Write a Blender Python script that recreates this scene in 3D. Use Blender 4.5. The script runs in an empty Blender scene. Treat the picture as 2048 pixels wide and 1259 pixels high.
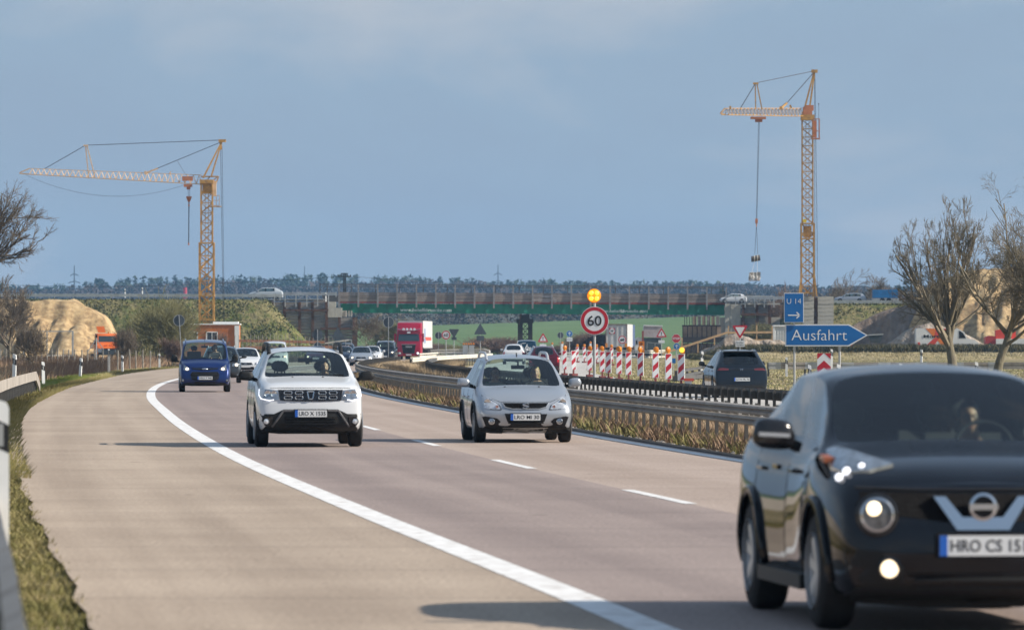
import bpy, bmesh, math, random
import numpy as np
from mathutils import Vector, Matrix, noise
from mathutils.bvhtree import BVHTree
from mathutils.geometry import tessellate_polygon

S = bpy.context.scene
COL = S.collection
rad = math.radians
random.seed(7)
RNG = np.random.default_rng(7)

# ------------------------------------------------------------------ camera
F = 11378.0           # 200 mm lens, pixels of the 2048 wide photograph
EYE = 1.8
HZ = 683.0
cam_d = bpy.data.cameras.new('camera')
cam = bpy.data.objects.new('camera', cam_d)
COL.objects.link(cam)
cam_d.lens = 200
cam_d.sensor_width = 36
cam_d.clip_start = 1
cam_d.clip_end = 9000
cam_d.dof.use_dof = True
cam_d.dof.focus_distance = 165
cam_d.dof.aperture_fstop = 5.6
cam.location = (0, 0, EYE)
cam.rotation_euler = (rad(90) + math.atan((HZ - 629.5) / F), 0, 0)
S.camera = cam

# ------------------------------------------------------------------ sun and sky
SUN_AZ, SUN_EL = 99.0, 31.0
sv = Vector((math.sin(rad(SUN_AZ)) * math.cos(rad(SUN_EL)), math.cos(rad(SUN_AZ)) * math.cos(rad(SUN_EL)), math.sin(rad(SUN_EL))))
ld = bpy.data.lights.new('sun', 'SUN')
ld.energy = 4.9
ld.angle = rad(0.6)
ld.color = (1.0, 0.91, 0.79)
lo = bpy.data.objects.new('sun', ld)
COL.objects.link(lo)
lo.rotation_euler = sv.to_track_quat('Z', 'Y').to_euler()
lo.location = (60, -20, 60)

w = bpy.data.worlds.new('World')
S.world = w
w.use_nodes = True
nt = w.node_tree
nt.nodes.clear()
wo = nt.nodes.new('ShaderNodeOutputWorld')
bg = nt.nodes.new('ShaderNodeBackground')
sky = nt.nodes.new('ShaderNodeTexSky')
sky.sky_type = 'NISHITA'
sky.sun_disc = False
sky.sun_elevation = rad(SUN_EL)
sky.sun_rotation = rad(SUN_AZ)
sky.air_density = 1.2
sky.dust_density = 1.0
# a thin, even layer of blue-grey cloud over the clear sky, with lighter veils
tc = nt.nodes.new('ShaderNodeTexCoord')
mp = nt.nodes.new('ShaderNodeMapping')
mp.inputs['Scale'].default_value = (9, 9, 26)
mp.inputs['Location'].default_value = (2.35, 0.6, 0.55)
n1 = nt.nodes.new('ShaderNodeTexNoise')
n1.inputs['Scale'].default_value = 1.0
n1.inputs['Detail'].default_value = 7
n1.inputs['Roughness'].default_value = 0.52
n1.inputs['Distortion'].default_value = 0.35
r1 = nt.nodes.new('ShaderNodeValToRGB')
r1.color_ramp.elements[0].position = 0.47
r1.color_ramp.elements[0].color = (2.5, 3.4, 4.8, 1)
r1.color_ramp.elements[1].position = 0.74
r1.color_ramp.elements[1].color = (4.5, 4.8, 5.5, 1)
e = r1.color_ramp.elements.new(0.57)
e.color = (2.6, 3.6, 5.0, 1)
mx = nt.nodes.new('ShaderNodeMix')
mx.data_type = 'RGBA'
mx.inputs[0].default_value = 0.86
nt.links.new(tc.outputs['Generated'], mp.inputs['Vector'])
nt.links.new(mp.outputs['Vector'], n1.inputs['Vector'])
sz = nt.nodes.new('ShaderNodeSeparateXYZ'); nt.links.new(tc.outputs['Generated'], sz.inputs[0])
mr = nt.nodes.new('ShaderNodeMapRange'); mr.inputs[1].default_value = 0.036; mr.inputs[2].default_value = 0.066; mr.inputs[3].default_value = 0.0; mr.inputs[4].default_value = 0.15
mr2 = nt.nodes.new('ShaderNodeMapRange'); mr2.inputs[1].default_value = 0.12; mr2.inputs[2].default_value = 0.4; mr2.inputs[3].default_value = 0.0; mr2.inputs[4].default_value = -0.17
nt.links.new(sz.outputs['Z'], mr.inputs[0]); nt.links.new(sz.outputs['Z'], mr2.inputs[0])
ad0 = nt.nodes.new('ShaderNodeMath'); ad0.operation = 'ADD'; nt.links.new(mr.outputs[0], ad0.inputs[0]); nt.links.new(mr2.outputs[0], ad0.inputs[1])
ad = nt.nodes.new('ShaderNodeMath'); ad.operation = 'ADD'; nt.links.new(n1.outputs['Fac'], ad.inputs[0]); nt.links.new(ad0.outputs[0], ad.inputs[1])
nt.links.new(ad.outputs[0], r1.inputs['Fac'])
nt.links.new(sky.outputs['Color'], mx.inputs[6])
nt.links.new(r1.outputs['Color'], mx.inputs[7])
nt.links.new(mx.outputs[2], bg.inputs['Color'])
bg.inputs['Strength'].default_value = 0.075
nt.links.new(bg.outputs['Background'], wo.inputs['Surface'])

S.view_settings.view_transform = 'Standard'
S.view_settings.look = 'None'
S.view_settings.exposure = 0.6
S.view_settings.gamma = 1.0
S.view_settings.use_curve_mapping = False
S.render.engine = 'CYCLES'
S.cycles.use_denoising = True
S.cycles.max_bounces = 8
S.cycles.transparent_max_bounces = 12
S.cycles.volume_bounces = 0

# ------------------------------------------------------------------ helpers
def PX(px, d): return (px - 1024) / F * d
def PZ(py, d): return EYE + (HZ - py) / F * d
def P(px, py, d): return Vector((PX(px, d), d, PZ(py, d)))

def tag(o, label=None, cat=None, group=None, kind=None):
    if label: o['label'] = label
    if cat: o['category'] = cat
    if group: o['group'] = group
    if kind: o['kind'] = kind
    return o

def thing(name, label, cat, loc=(0, 0, 0), rz=0.0, group=None):
    o = bpy.data.objects.new(name, None)
    COL.objects.link(o)
    o.location = loc
    o.rotation_euler = (0, 0, rz)
    o.empty_display_size = 0.3
    return tag(o, label, cat, group)

def copy_tree(o, parent=None):
    c = o.copy()
    COL.objects.link(c)
    c.parent = parent
    for ch in list(o.children):
        copy_tree(ch, c)
    return c

def link_mesh(name, me, parent=None, loc=None):
    o = bpy.data.objects.new(name, me)
    COL.objects.link(o)
    if parent is not None: o.parent = parent
    if loc is not None: o.location = loc
    return o

def smooth(me, angle=None):
    me.polygons.foreach_set('use_smooth', [True] * len(me.polygons))
    if angle is not None:
        me.set_sharp_from_angle(angle=rad(angle))

class MB:
    """collects solids for ONE mesh"""
    def __init__(s):
        s.v = []; s.f = []; s.m = []
    def add(s, vs, fs, m=0):
        k = len(s.v)
        s.v += [tuple(v) for v in vs]
        for f in fs:
            s.f.append(tuple(i + k for i in f)); s.m.append(m)
        return s
    def box(s, c, d, m=0, rz=0.0, rx=0.0, ry=0.0):
        hx, hy, hz = d[0] / 2, d[1] / 2, d[2] / 2
        R = Matrix.Rotation(rz, 3, 'Z') @ Matrix.Rotation(ry, 3, 'Y') @ Matrix.Rotation(rx, 3, 'X') if (rz or rx or ry) else None
        vs = []
        for x, y, z in ((-1,-1,-1),(1,-1,-1),(1,1,-1),(-1,1,-1),(-1,-1,1),(1,-1,1),(1,1,1),(-1,1,1)):
            v = Vector((x * hx, y * hy, z * hz))
            if R: v = R @ v
            vs.append(v + Vector(c))
        return s.add(vs, [(0,3,2,1),(4,5,6,7),(0,1,5,4),(1,2,6,5),(2,3,7,6),(3,0,4,7)], m)
    def tube(s, a, b, r0, r1=None, n=6, m=0, caps=True):
        a = Vector(a); b = Vector(b)
        if r1 is None: r1 = r0
        d = b - a
        if d.length < 1e-6: return s
        q = d.to_track_quat('Z', 'Y')
        u = q @ Vector((1, 0, 0)); w_ = q @ Vector((0, 1, 0))
        vs = []
        for p, r in ((a, r0), (b, r1)):
            for i in range(n):
                t = 2 * math.pi * (i + .5) / n
                vs.append(p + u * (r * math.cos(t)) + w_ * (r * math.sin(t)))
        fs = [(i, (i + 1) % n, n + (i + 1) % n, n + i) for i in range(n)]
        if caps: fs += [tuple(range(n - 1, -1, -1)), tuple(range(n, 2 * n))]
        return s.add(vs, fs, m)
    def bar(s, a, b, w_, h, m=0):
        a = Vector(a); b = Vector(b); d = (b - a)
        dn = d.normalized()
        up = Vector((0, 0, 1)) if abs(dn.z) < 0.95 else Vector((0, 1, 0))
        u = dn.cross(up).normalized(); v = u.cross(dn).normalized()
        vs = [p + u * (sx * w_ / 2) + v * (sz * h / 2) for p in (a, b) for sx, sz in ((-1,-1),(1,-1),(1,1),(-1,1))]
        return s.add(vs, [(0,1,2,3),(7,6,5,4),(0,4,5,1),(1,5,6,2),(2,6,7,3),(3,7,4,0)], m)
    def prism(s, poly, y0, y1, m=0, rim=None):
        """polygon in x,z extruded along y"""
        n = len(poly)
        area = sum(poly[i][0] * poly[(i + 1) % n][1] - poly[(i + 1) % n][0] * poly[i][1] for i in range(n))
        if area < 0: poly = poly[::-1]
        vs = [(x, y0, z) for x, z in poly] + [(x, y1, z) for x, z in poly]
        tris = tessellate_polygon([[Vector((x, z, 0)) for x, z in poly]])
        fs = []
        for t in tris:
            a, b, c = t
            ar = (poly[b][0]-poly[a][0])*(poly[c][1]-poly[a][1]) - (poly[c][0]-poly[a][0])*(poly[b][1]-poly[a][1])
            if ar < 0: b, c = c, b
            fs.append((a, b, c)); fs.append((n + a, n + c, n + b))
        s.add(vs, fs, m)
        s.add(vs, [(i, n + i, n + (i + 1) % n, (i + 1) % n) for i in range(n)], m if rim is None else rim)
        return s
    def lathe(s, prof, c, axis='z', n=16, m=0):
        """prof: (r, h) list around an axis through c"""
        vs = []
        for r, h in prof:
            for i in range(n):
                t = 2 * math.pi * i / n
                a, b = r * math.cos(t), r * math.sin(t)
                vs.append((c[0] + a, c[1] + b, c[2] + h) if axis == 'z' else (c[0] + h, c[1] + a, c[2] + b) if axis == 'x' else (c[0] + b, c[1] + h, c[2] + a))
        fs = []
        for j in range(len(prof) - 1):
            for i in range(n):
                k = (i + 1) % n
                fs.append((j * n + i, j * n + k, (j + 1) * n + k, (j + 1) * n + i))
        return s.add(vs, fs, m)
    def ball(s, c, r, n=8, k=5, m=0, sc=(1, 1, 1)):
        vs = []; fs = []
        for j in range(k + 1):
            ph = math.pi * j / k
            for i in range(n):
                t = 2 * math.pi * i / n
                vs.append((c[0] + r * sc[0] * math.sin(ph) * math.cos(t), c[1] + r * sc[1] * math.sin(ph) * math.sin(t), c[2] + r * sc[2] * math.cos(ph)))
        for j in range(k):
            for i in range(n):
                l = (i + 1) % n
                fs.append((j * n + i, (j + 1) * n + i, (j + 1) * n + l, j * n + l))
        return s.add(vs, fs, m)
    def mesh(s, name, mats):
        me = bpy.data.meshes.new(name)
        me.from_pydata(s.v, [], s.f)
        if not isinstance(mats, (list, tuple)): mats = [mats]
        for m in mats: me.materials.append(m)
        if len(mats) > 1: me.polygons.foreach_set('material_index', s.m)
        me.validate()
        return me
    def build(s, name, mats, parent=None, loc=None, sm=None):
        me = s.mesh(name, mats)
        if sm: smooth(me, sm)
        return link_mesh(name, me, parent, loc)

def np_mesh(name, V, Fq, mats, mi=None):
    """V (n,3), Fq (m,k) numpy arrays of equal sized polygons"""
    me = bpy.data.meshes.new(name)
    V = np.asarray(V, dtype=np.float32); Fq = np.asarray(Fq, dtype=np.int32)
    k = Fq.shape[1]
    me.vertices.add(len(V)); me.vertices.foreach_set('co', V.ravel())
    me.loops.add(Fq.size); me.loops.foreach_set('vertex_index', Fq.ravel())
    me.polygons.add(len(Fq))
    me.polygons.foreach_set('loop_start', np.arange(0, Fq.size, k, dtype=np.int32))
    try: me.polygons.foreach_set('loop_total', np.full(len(Fq), k, dtype=np.int32))
    except Exception: pass
    if not isinstance(mats, (list, tuple)): mats = [mats]
    for m in mats: me.materials.append(m)
    if mi is not None: me.polygons.foreach_set('material_index', np.asarray(mi, dtype=np.int32))
    me.update(calc_edges=True)
    return me

def tubes_mesh(name, segs, mats, n=3, mi=None):
    """segs: (m,8) array p0(3) p1(3) r0 r1 -> open prisms"""
    A = np.asarray(segs, dtype=np.float64)
    p0, p1, r0, r1 = A[:, :3], A[:, 3:6], A[:, 6], A[:, 7]
    d = p1 - p0
    L = np.linalg.norm(d, axis=1, keepdims=True); L[L < 1e-9] = 1; d = d / L
    up = np.where(np.abs(d[:, 2:3]) < 0.9, np.array([[0, 0, 1.0]]), np.array([[1.0, 0, 0]]))
    u = np.cross(d, up); u /= np.linalg.norm(u, axis=1, keepdims=True)
    v = np.cross(u, d)
    m = len(A)
    V = np.zeros((m, 2 * n, 3))
    for i in range(n):
        t = 2 * math.pi * i / n
        o = u * math.cos(t) + v * math.sin(t)
        V[:, i] = p0 + o * r0[:, None]
        V[:, n + i] = p1 + o * r1[:, None]
    base = (np.arange(m) * 2 * n)[:, None]
    Fs = [base + np.array([[i, n + i, n + (i + 1) % n, (i + 1) % n]]) for i in range(n)]
    Fq = np.stack(Fs, axis=1).reshape(-1, 4)
    MI = None if mi is None else np.repeat(np.asarray(mi), n)
    return np_mesh(name, V.reshape(-1, 3), Fq, mats, MI)

# ------------------------------------------------------------------ materials
_M = {}
def mat(name, col, rough=0.6, metal=0.0, var=0.0, vs=3.0, bump=0.0, bs=20.0, col2=None, cs=1.0, contrast=(0.35, 0.65), coat=0.0, emit=None, es=0.0, detail=6, stretch=None, spec=None, dirt=None):
    """procedural material: base colour, a second colour mixed in by noise, fine relief"""
    if name in _M: return _M[name]
    m = bpy.data.materials.new(name)
    m.use_nodes = True
    t = m.node_tree; b = t.nodes['Principled BSDF']
    b.inputs['Base Color'].default_value = (*col, 1)
    b.inputs['Roughness'].default_value = rough
    b.inputs['Metallic'].default_value = metal
    if coat: b.inputs['Coat Weight'].default_value = coat; b.inputs['Coat Roughness'].default_value = 0.04
    if spec is not None: b.inputs['Specular IOR Level'].default_value = spec
    if emit: b.inputs['Emission Color'].default_value = (*emit, 1); b.inputs['Emission Strength'].default_value = es
    if col2 is not None or var or bump or dirt:
        g = t.nodes.new('ShaderNodeTexCoord')
        mpn = t.nodes.new('ShaderNodeMapping')
        t.links.new(g.outputs['Object'], mpn.inputs['Vector'])
        if stretch: mpn.inputs['Scale'].default_value = stretch
    last = None
    if col2 is not None or var:
        nz = t.nodes.new('ShaderNodeTexNoise'); nz.inputs['Scale'].default_value = vs if col2 is None else cs
        nz.inputs['Detail'].default_value = detail; nz.inputs['Roughness'].default_value = 0.6
        t.links.new(mpn.outputs['Vector'], nz.inputs['Vector'])
        rp = t.nodes.new('ShaderNodeValToRGB')
        rp.color_ramp.elements[0].position, rp.color_ramp.elements[1].position = contrast
        c2 = col2 if col2 is not None else tuple(min(1, c * (1 + var)) for c in col)
        c1 = col if col2 is not None else tuple(c * (1 - var) for c in col)
        rp.color_ramp.elements[0].color = (*c1, 1); rp.color_ramp.elements[1].color = (*c2, 1)
        t.links.new(nz.outputs['Fac'], rp.inputs['Fac'])
        last = rp.outputs['Color']
    if dirt:
        dz = t.nodes.new('ShaderNodeTexNoise'); dz.inputs['Scale'].default_value = dirt[1]; dz.inputs['Detail'].default_value = 8
        t.links.new(mpn.outputs['Vector'], dz.inputs['Vector'])
        dr = t.nodes.new('ShaderNodeValToRGB'); dr.color_ramp.elements[0].position = dirt[2]; dr.color_ramp.elements[1].position = dirt[2] + .25
        dm = t.nodes.new('ShaderNodeMix'); dm.data_type = 'RGBA'
        t.links.new(dz.outputs['Fac'], dr.inputs['Fac']); t.links.new(dr.outputs['Color'], dm.inputs[0])
        if last is not None: t.links.new(last, dm.inputs[6])
        else: dm.inputs[6].default_value = (*col, 1)
        dm.inputs[7].default_value = (*dirt[0], 1)
        last = dm.outputs[2]
    if last is not None: t.links.new(last, b.inputs['Base Color'])
    if bump:
        bz = t.nodes.new('ShaderNodeTexNoise'); bz.inputs['Scale'].default_value = bs; bz.inputs['Detail'].default_value = 6
        t.links.new(mpn.outputs['Vector'], bz.inputs['Vector'])
        bn = t.nodes.new('ShaderNodeBump'); bn.inputs['Strength'].default_value = bump; bn.inputs['Distance'].default_value = 0.05
        t.links.new(bz.outputs['Fac'], bn.inputs['Height']); t.links.new(bn.outputs['Normal'], b.inputs['Normal'])
    _M[name] = m
    return m

def glass_mat(name, tint=(0.35, 0.45, 0.42), refl=1.0):
    if name in _M: return _M[name]
    m = bpy.data.materials.new(name); m.use_nodes = True
    t = m.node_tree; t.nodes.clear()
    o = t.nodes.new('ShaderNodeOutputMaterial'); a = t.nodes.new('ShaderNodeBsdfTransparent'); g = t.nodes.new('ShaderNodeBsdfGlossy')
    a.inputs['Color'].default_value = (*tint, 1)
    g.inputs['Roughness'].default_value = 0.02; g.inputs['Color'].default_value = (refl, refl, refl, 1)
    f = t.nodes.new('ShaderNodeFresnel'); f.inputs['IOR'].default_value = 1.65
    mxn = t.nodes.new('ShaderNodeMixShader')
    t.links.new(f.outputs['Fac'], mxn.inputs['Fac']); t.links.new(a.outputs['BSDF'], mxn.inputs[1]); t.links.new(g.outputs['BSDF'], mxn.inputs[2])
    t.links.new(mxn.outputs['Shader'], o.inputs['Surface'])
    _M[name] = m
    return m

def foliage_mat(name, cols, scale=0.6, rough=0.8, seed=0.0, use='Object', trans=0.25, micro=9.0):
    """colours picked by noise over the plant's volume"""
    if name in _M: return _M[name]
    m = bpy.data.materials.new(name); m.use_nodes = True
    t = m.node_tree; b = t.nodes['Principled BSDF']; b.inputs['Roughness'].default_value = rough
    b.inputs['Specular IOR Level'].default_value = 0.25
    g = t.nodes.new('ShaderNodeTexCoord'); nz = t.nodes.new('ShaderNodeTexNoise'); nz.inputs['Scale'].default_value = scale; nz.inputs['Detail'].default_value = 7
    nz.inputs['Roughness'].default_value = 0.68
    t.links.new(g.outputs[use], nz.inputs['Vector'])
    rp = t.nodes.new('ShaderNodeValToRGB'); cr = rp.color_ramp
    k = len(cols)
    cr.elements[0].position = 0.32; cr.elements[0].color = (*cols[0], 1)
    cr.elements[1].position = 0.68; cr.elements[1].color = (*cols[-1], 1)
    for i in range(1, k - 1):
        e_ = cr.elements.new(0.32 + 0.36 * i / (k - 1)); e_.color = (*cols[i], 1)
    t.links.new(nz.outputs['Fac'], rp.inputs['Fac']); t.links.new(rp.outputs['Color'], b.inputs['Base Color'])
    _M[name] = m
    return m

M_white = mat('white_paint', (0.78, 0.79, 0.78), 0.5, var=0.05, vs=6)
M_galv = mat('galvanised_steel', (0.42, 0.43, 0.43), 0.5, metal=0.55, var=0.12, vs=1.5)
M_black = mat('black_plastic', (0.012, 0.012, 0.014), 0.45, spec=.25)
M_rubber = mat('tyre_rubber', (0.022, 0.022, 0.023), 0.8, var=0.15, vs=30, spec=.2)
M_rust = mat('rusty_steel', (0.055, 0.032, 0.024), 0.8, col2=(0.12, 0.055, 0.03), cs=2.0, bump=0.3)
M_conc = mat('concrete', (0.40, 0.38, 0.34), 0.85, var=0.16, vs=0.9, bump=0.25, bs=8)
M_wood_new = mat('fresh_timber', (0.52, 0.34, 0.18), 0.75, var=0.15, vs=3, bump=0.2)
M_red = mat('sign_red', (0.42, 0.012, 0.028), 0.45)
M_signblue = mat('sign_blue', (0.004, 0.115, 0.36), 0.42, var=0.05, vs=1.2)
M_signwhite = mat('sign_white', (0.66, 0.68, 0.70), 0.42, var=0.04, vs=3)
M_signback = mat('sign_back_grey', (0.055, 0.07, 0.085), 0.6, var=0.15, vs=5)

FONT_CACHE = {}
def text_mesh(name, s, size, material, parent=None, loc=(0, 0, 0), bold=0.0, width=None, thick=0.003, align='CENTER', rz=0.0, shear=0.0, ry=0.0, xs=1.0):
    """lettering facing -Y, in the x,z plane; width fits it"""
    cu = bpy.data.curves.new(name, 'FONT')
    cu.body = s; cu.size = size; cu.align_x = align; cu.align_y = 'CENTER'
    cu.offset = bold; cu.extrude = thick; cu.shear = shear; cu.resolution_u = 3
    o = bpy.data.objects.new(name, cu); COL.objects.link(o)
    dg = bpy.context.evaluated_depsgraph_get()
    me = bpy.data.meshes.new_from_object(o.evaluated_get(dg))
    bpy.data.objects.remove(o); bpy.data.curves.remove(cu)
    n = len(me.vertices)
    co = np.zeros(n * 3, dtype=np.float32); me.vertices.foreach_get('co', co); co = co.reshape(-1, 3)
    if width and n:
        w0 = co[:, 0].max() - co[:, 0].min()
        co[:, 0] *= width / w0
    co[:, 0] *= xs
    if align == 'CENTER' and n: co[:, 0] -= (co[:, 0].max() + co[:, 0].min()) / 2
    co[:, 1] -= (co[:, 1].max() + co[:, 1].min()) / 2
    new = np.stack([co[:, 0], -co[:, 2], co[:, 1]], axis=1)
    me.vertices.foreach_set('co', new.ravel())
    me.materials.clear(); me.materials.append(material)
    me.name = name
    o = link_mesh(name, me, parent, loc)
    o.rotation_euler = (0, ry, rz)
    return o
# ------------------------------------------------------------------ course of the motorway
def hermite(xs, ys):
    xs = np.array(xs, float); ys = np.array(ys, float)
    m = np.gradient(ys, xs)
    def f(x):
        x = np.asarray(x, float)
        i = np.clip(np.searchsorted(xs, x) - 1, 0, len(xs) - 2)
        h = xs[i + 1] - xs[i]; t = (x - xs[i]) / h
        t = np.clip(t, 0 - (x < xs[0]) * 5, 1 + (x > xs[-1]) * 5)
        return (2*t**3 - 3*t**2 + 1) * ys[i] + (t**3 - 2*t**2 + t) * h * m[i] + (-2*t**3 + 3*t**2) * ys[i + 1] + (t**3 - t**2) * h * m[i + 1]
    return f
XL = hermite([-40, 0, 20, 35.5, 60, 86, 118, 150, 183, 225, 274, 340, 403, 478, 577, 660, 800, 1000, 1300],
             [7.4, 4.1, 2.3, 0.9, -1.55, -4.05, -6.75, -9.2, -11.6, -14.1, -16.1, -17.0, -16.2, -14.4, -12.3, -8.8, -1, 15, 50])
EDGE_L = hermite([-40, 0, 20, 35.5, 64.6, 94.4, 139, 191, 240, 277, 330, 379, 430, 500, 577, 660, 800, 1000, 1300],
                 [4.0, 0.6, -1.1, -2.6, -5.5, -8.3, -12.1, -15.6, -18.3, -19.9, -22.0, -23.0, -22.6, -19.0, -14.9, -11.3, -3.5, 12.5, 47.5])
def xo(d, off):
    """point at offset off metres right of the left edge line"""
    return XL(d) + off

RIDGE = 1450.0
def sstep(a, b, x):
    t = np.clip((x - a) / (b - a), 0, 1)
    return t * t * (3 - 2 * t)
def ground_z(x, y):
    x = np.asarray(x, float); y = np.asarray(y, float)
    z = np.zeros(np.broadcast(x, y).shape) - 0.05
    left = np.clip((EDGE_L(np.clip(y, -40, 1290)) - x), 0, 60)
    z = z - 0.25 * sstep(0.6, 5, left) * (1 - sstep(400, 520, y)) 
    right = np.clip(x - (xo(np.clip(y, -40, 1290), 24)), 0, 80)
    z = z + 0.35 * sstep(470, 520, y) * sstep(0, 6, right) * (1 - sstep(600, 700, y))
    zr = np.clip(6.1 + 0.034 * (x + 13), 4.2, 10.5) * sstep(0, 1, (y - 760) / (RIDGE - 760)) 
    z = z + np.where(y > 760, zr, 0)
    z = z + sstep(RIDGE + 60, 3000, y) * 12.0
    # motorway bed under the carriageways stays level
    z = z + 0.12 * (np.sin(x * 0.9 + y * 0.13) * np.sin(y * 0.31 - x * 0.2)) * sstep(2.0, 6, left) 
    return z

def grid_sheet(name, xs, ys, zf, material, kind='structure'):
    X, Y = np.meshgrid(xs, ys)
    Z = zf(X, Y)
    V = np.stack([X, Y, Z], axis=-1).reshape(-1, 3)
    ny, nx = X.shape
    i = np.arange(ny - 1)[:, None] * nx + np.arange(nx - 1)[None, :]
    Fq = np.stack([i, i + 1, i + nx + 1, i + nx], axis=-1).reshape(-1, 4)
    me = np_mesh(name, V, Fq, material)
    smooth(me)
    o = link_mesh(name, me)
    o['kind'] = kind
    return o

def soil_mat(name, cols, s1, s2, bump=0.4, bs=3.0, stretch=(1, 1, 1), w2=0.5):
    """ground colours from two scales of noise"""
    m = bpy.data.materials.new(name); m.use_nodes = True
    t = m.node_tree; b = t.nodes['Principled BSDF']; b.inputs['Roughness'].default_value = 0.95
    b.inputs['Specular IOR Level'].default_value = 0.1
    g = t.nodes.new('ShaderNodeTexCoord'); mpn = t.nodes.new('ShaderNodeMapping'); mpn.inputs['Scale'].default_value = stretch
    t.links.new(g.outputs['Object'], mpn.inputs['Vector'])
    fac = None
    for s_ in (s1, s2):
        nz = t.nodes.new('ShaderNodeTexNoise'); nz.inputs['Scale'].default_value = s_; nz.inputs['Detail'].default_value = 8; nz.inputs['Roughness'].default_value = 0.62
        t.links.new(mpn.outputs['Vector'], nz.inputs['Vector'])
        if fac is None: fac = nz.outputs['Fac']
        else:
            mm = t.nodes.new('ShaderNodeMix'); mm.inputs[0].default_value = w2
            t.links.new(fac, mm.inputs[2]); t.links.new(nz.outputs['Fac'], mm.inputs[3]); fac = mm.outputs[0]
    rp = t.nodes.new('ShaderNodeValToRGB'); cr = rp.color_ramp; k = len(cols)
    cr.elements[0].position = 0.36; cr.elements[0].color = (*cols[0], 1)
    cr.elements[1].position = 0.64; cr.elements[1].color = (*cols[-1], 1)
    for i in range(1, k - 1):
        e_ = cr.elements.new(0.36 + 0.28 * i / (k - 1)); e_.color = (*cols[i], 1)
    t.links.new(fac, rp.inputs['Fac']); t.links.new(rp.outputs['Color'], b.inputs['Base Color'])
    bz = t.nodes.new('ShaderNodeTexNoise'); bz.inputs['Scale'].default_value = bs; bz.inputs['Detail'].default_value = 8
    t.links.new(g.outputs['Object'], bz.inputs['Vector'])
    bn = t.nodes.new('ShaderNodeBump'); bn.inputs['Strength'].default_value = bump; bn.inputs['Distance'].default_value = 0.3
    t.links.new(bz.outputs['Fac'], bn.inputs['Height']); t.links.new(bn.outputs['Normal'], b.inputs['Normal'])
    return m

M_ground = soil_mat('grassland', [(0.10, 0.115, 0.04), (0.20, 0.17, 0.085), (0.34, 0.27, 0.16), (0.17, 0.17, 0.06)], 0.05, 0.6)
M_field = soil_mat('crop_field', [(0.085, 0.14, 0.05), (0.105, 0.165, 0.065), (0.13, 0.185, 0.08)], 0.01, 0.15, bump=0.25, bs=0.6, stretch=(1, .25, 1))
M_hill = soil_mat('far_hill', [(0.06, 0.07, 0.035), (0.12, 0.10, 0.07)], 0.01, 0.1)
ys_near = np.concatenate([np.arange(-60, 700, 5.0), np.arange(700, 781, 10.0)])
xs_near = np.concatenate([[-900, -600, -350, -200, -130], np.arange(-90, 91, 1.5), [130, 200, 350, 600, 900]])
grid_sheet('ground', xs_near, ys_near, ground_z, M_ground)
xs_far = np.concatenate([[-900, -600, -400], np.arange(-300, 301, 10.0), [400, 600, 900]])
grid_sheet('field', xs_far, np.arange(780, RIDGE + 61, 10.0), ground_z, M_field)
grid_sheet('hills', xs_far, np.arange(RIDGE + 60, 4000, 60.0), ground_z, M_hill)

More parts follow.
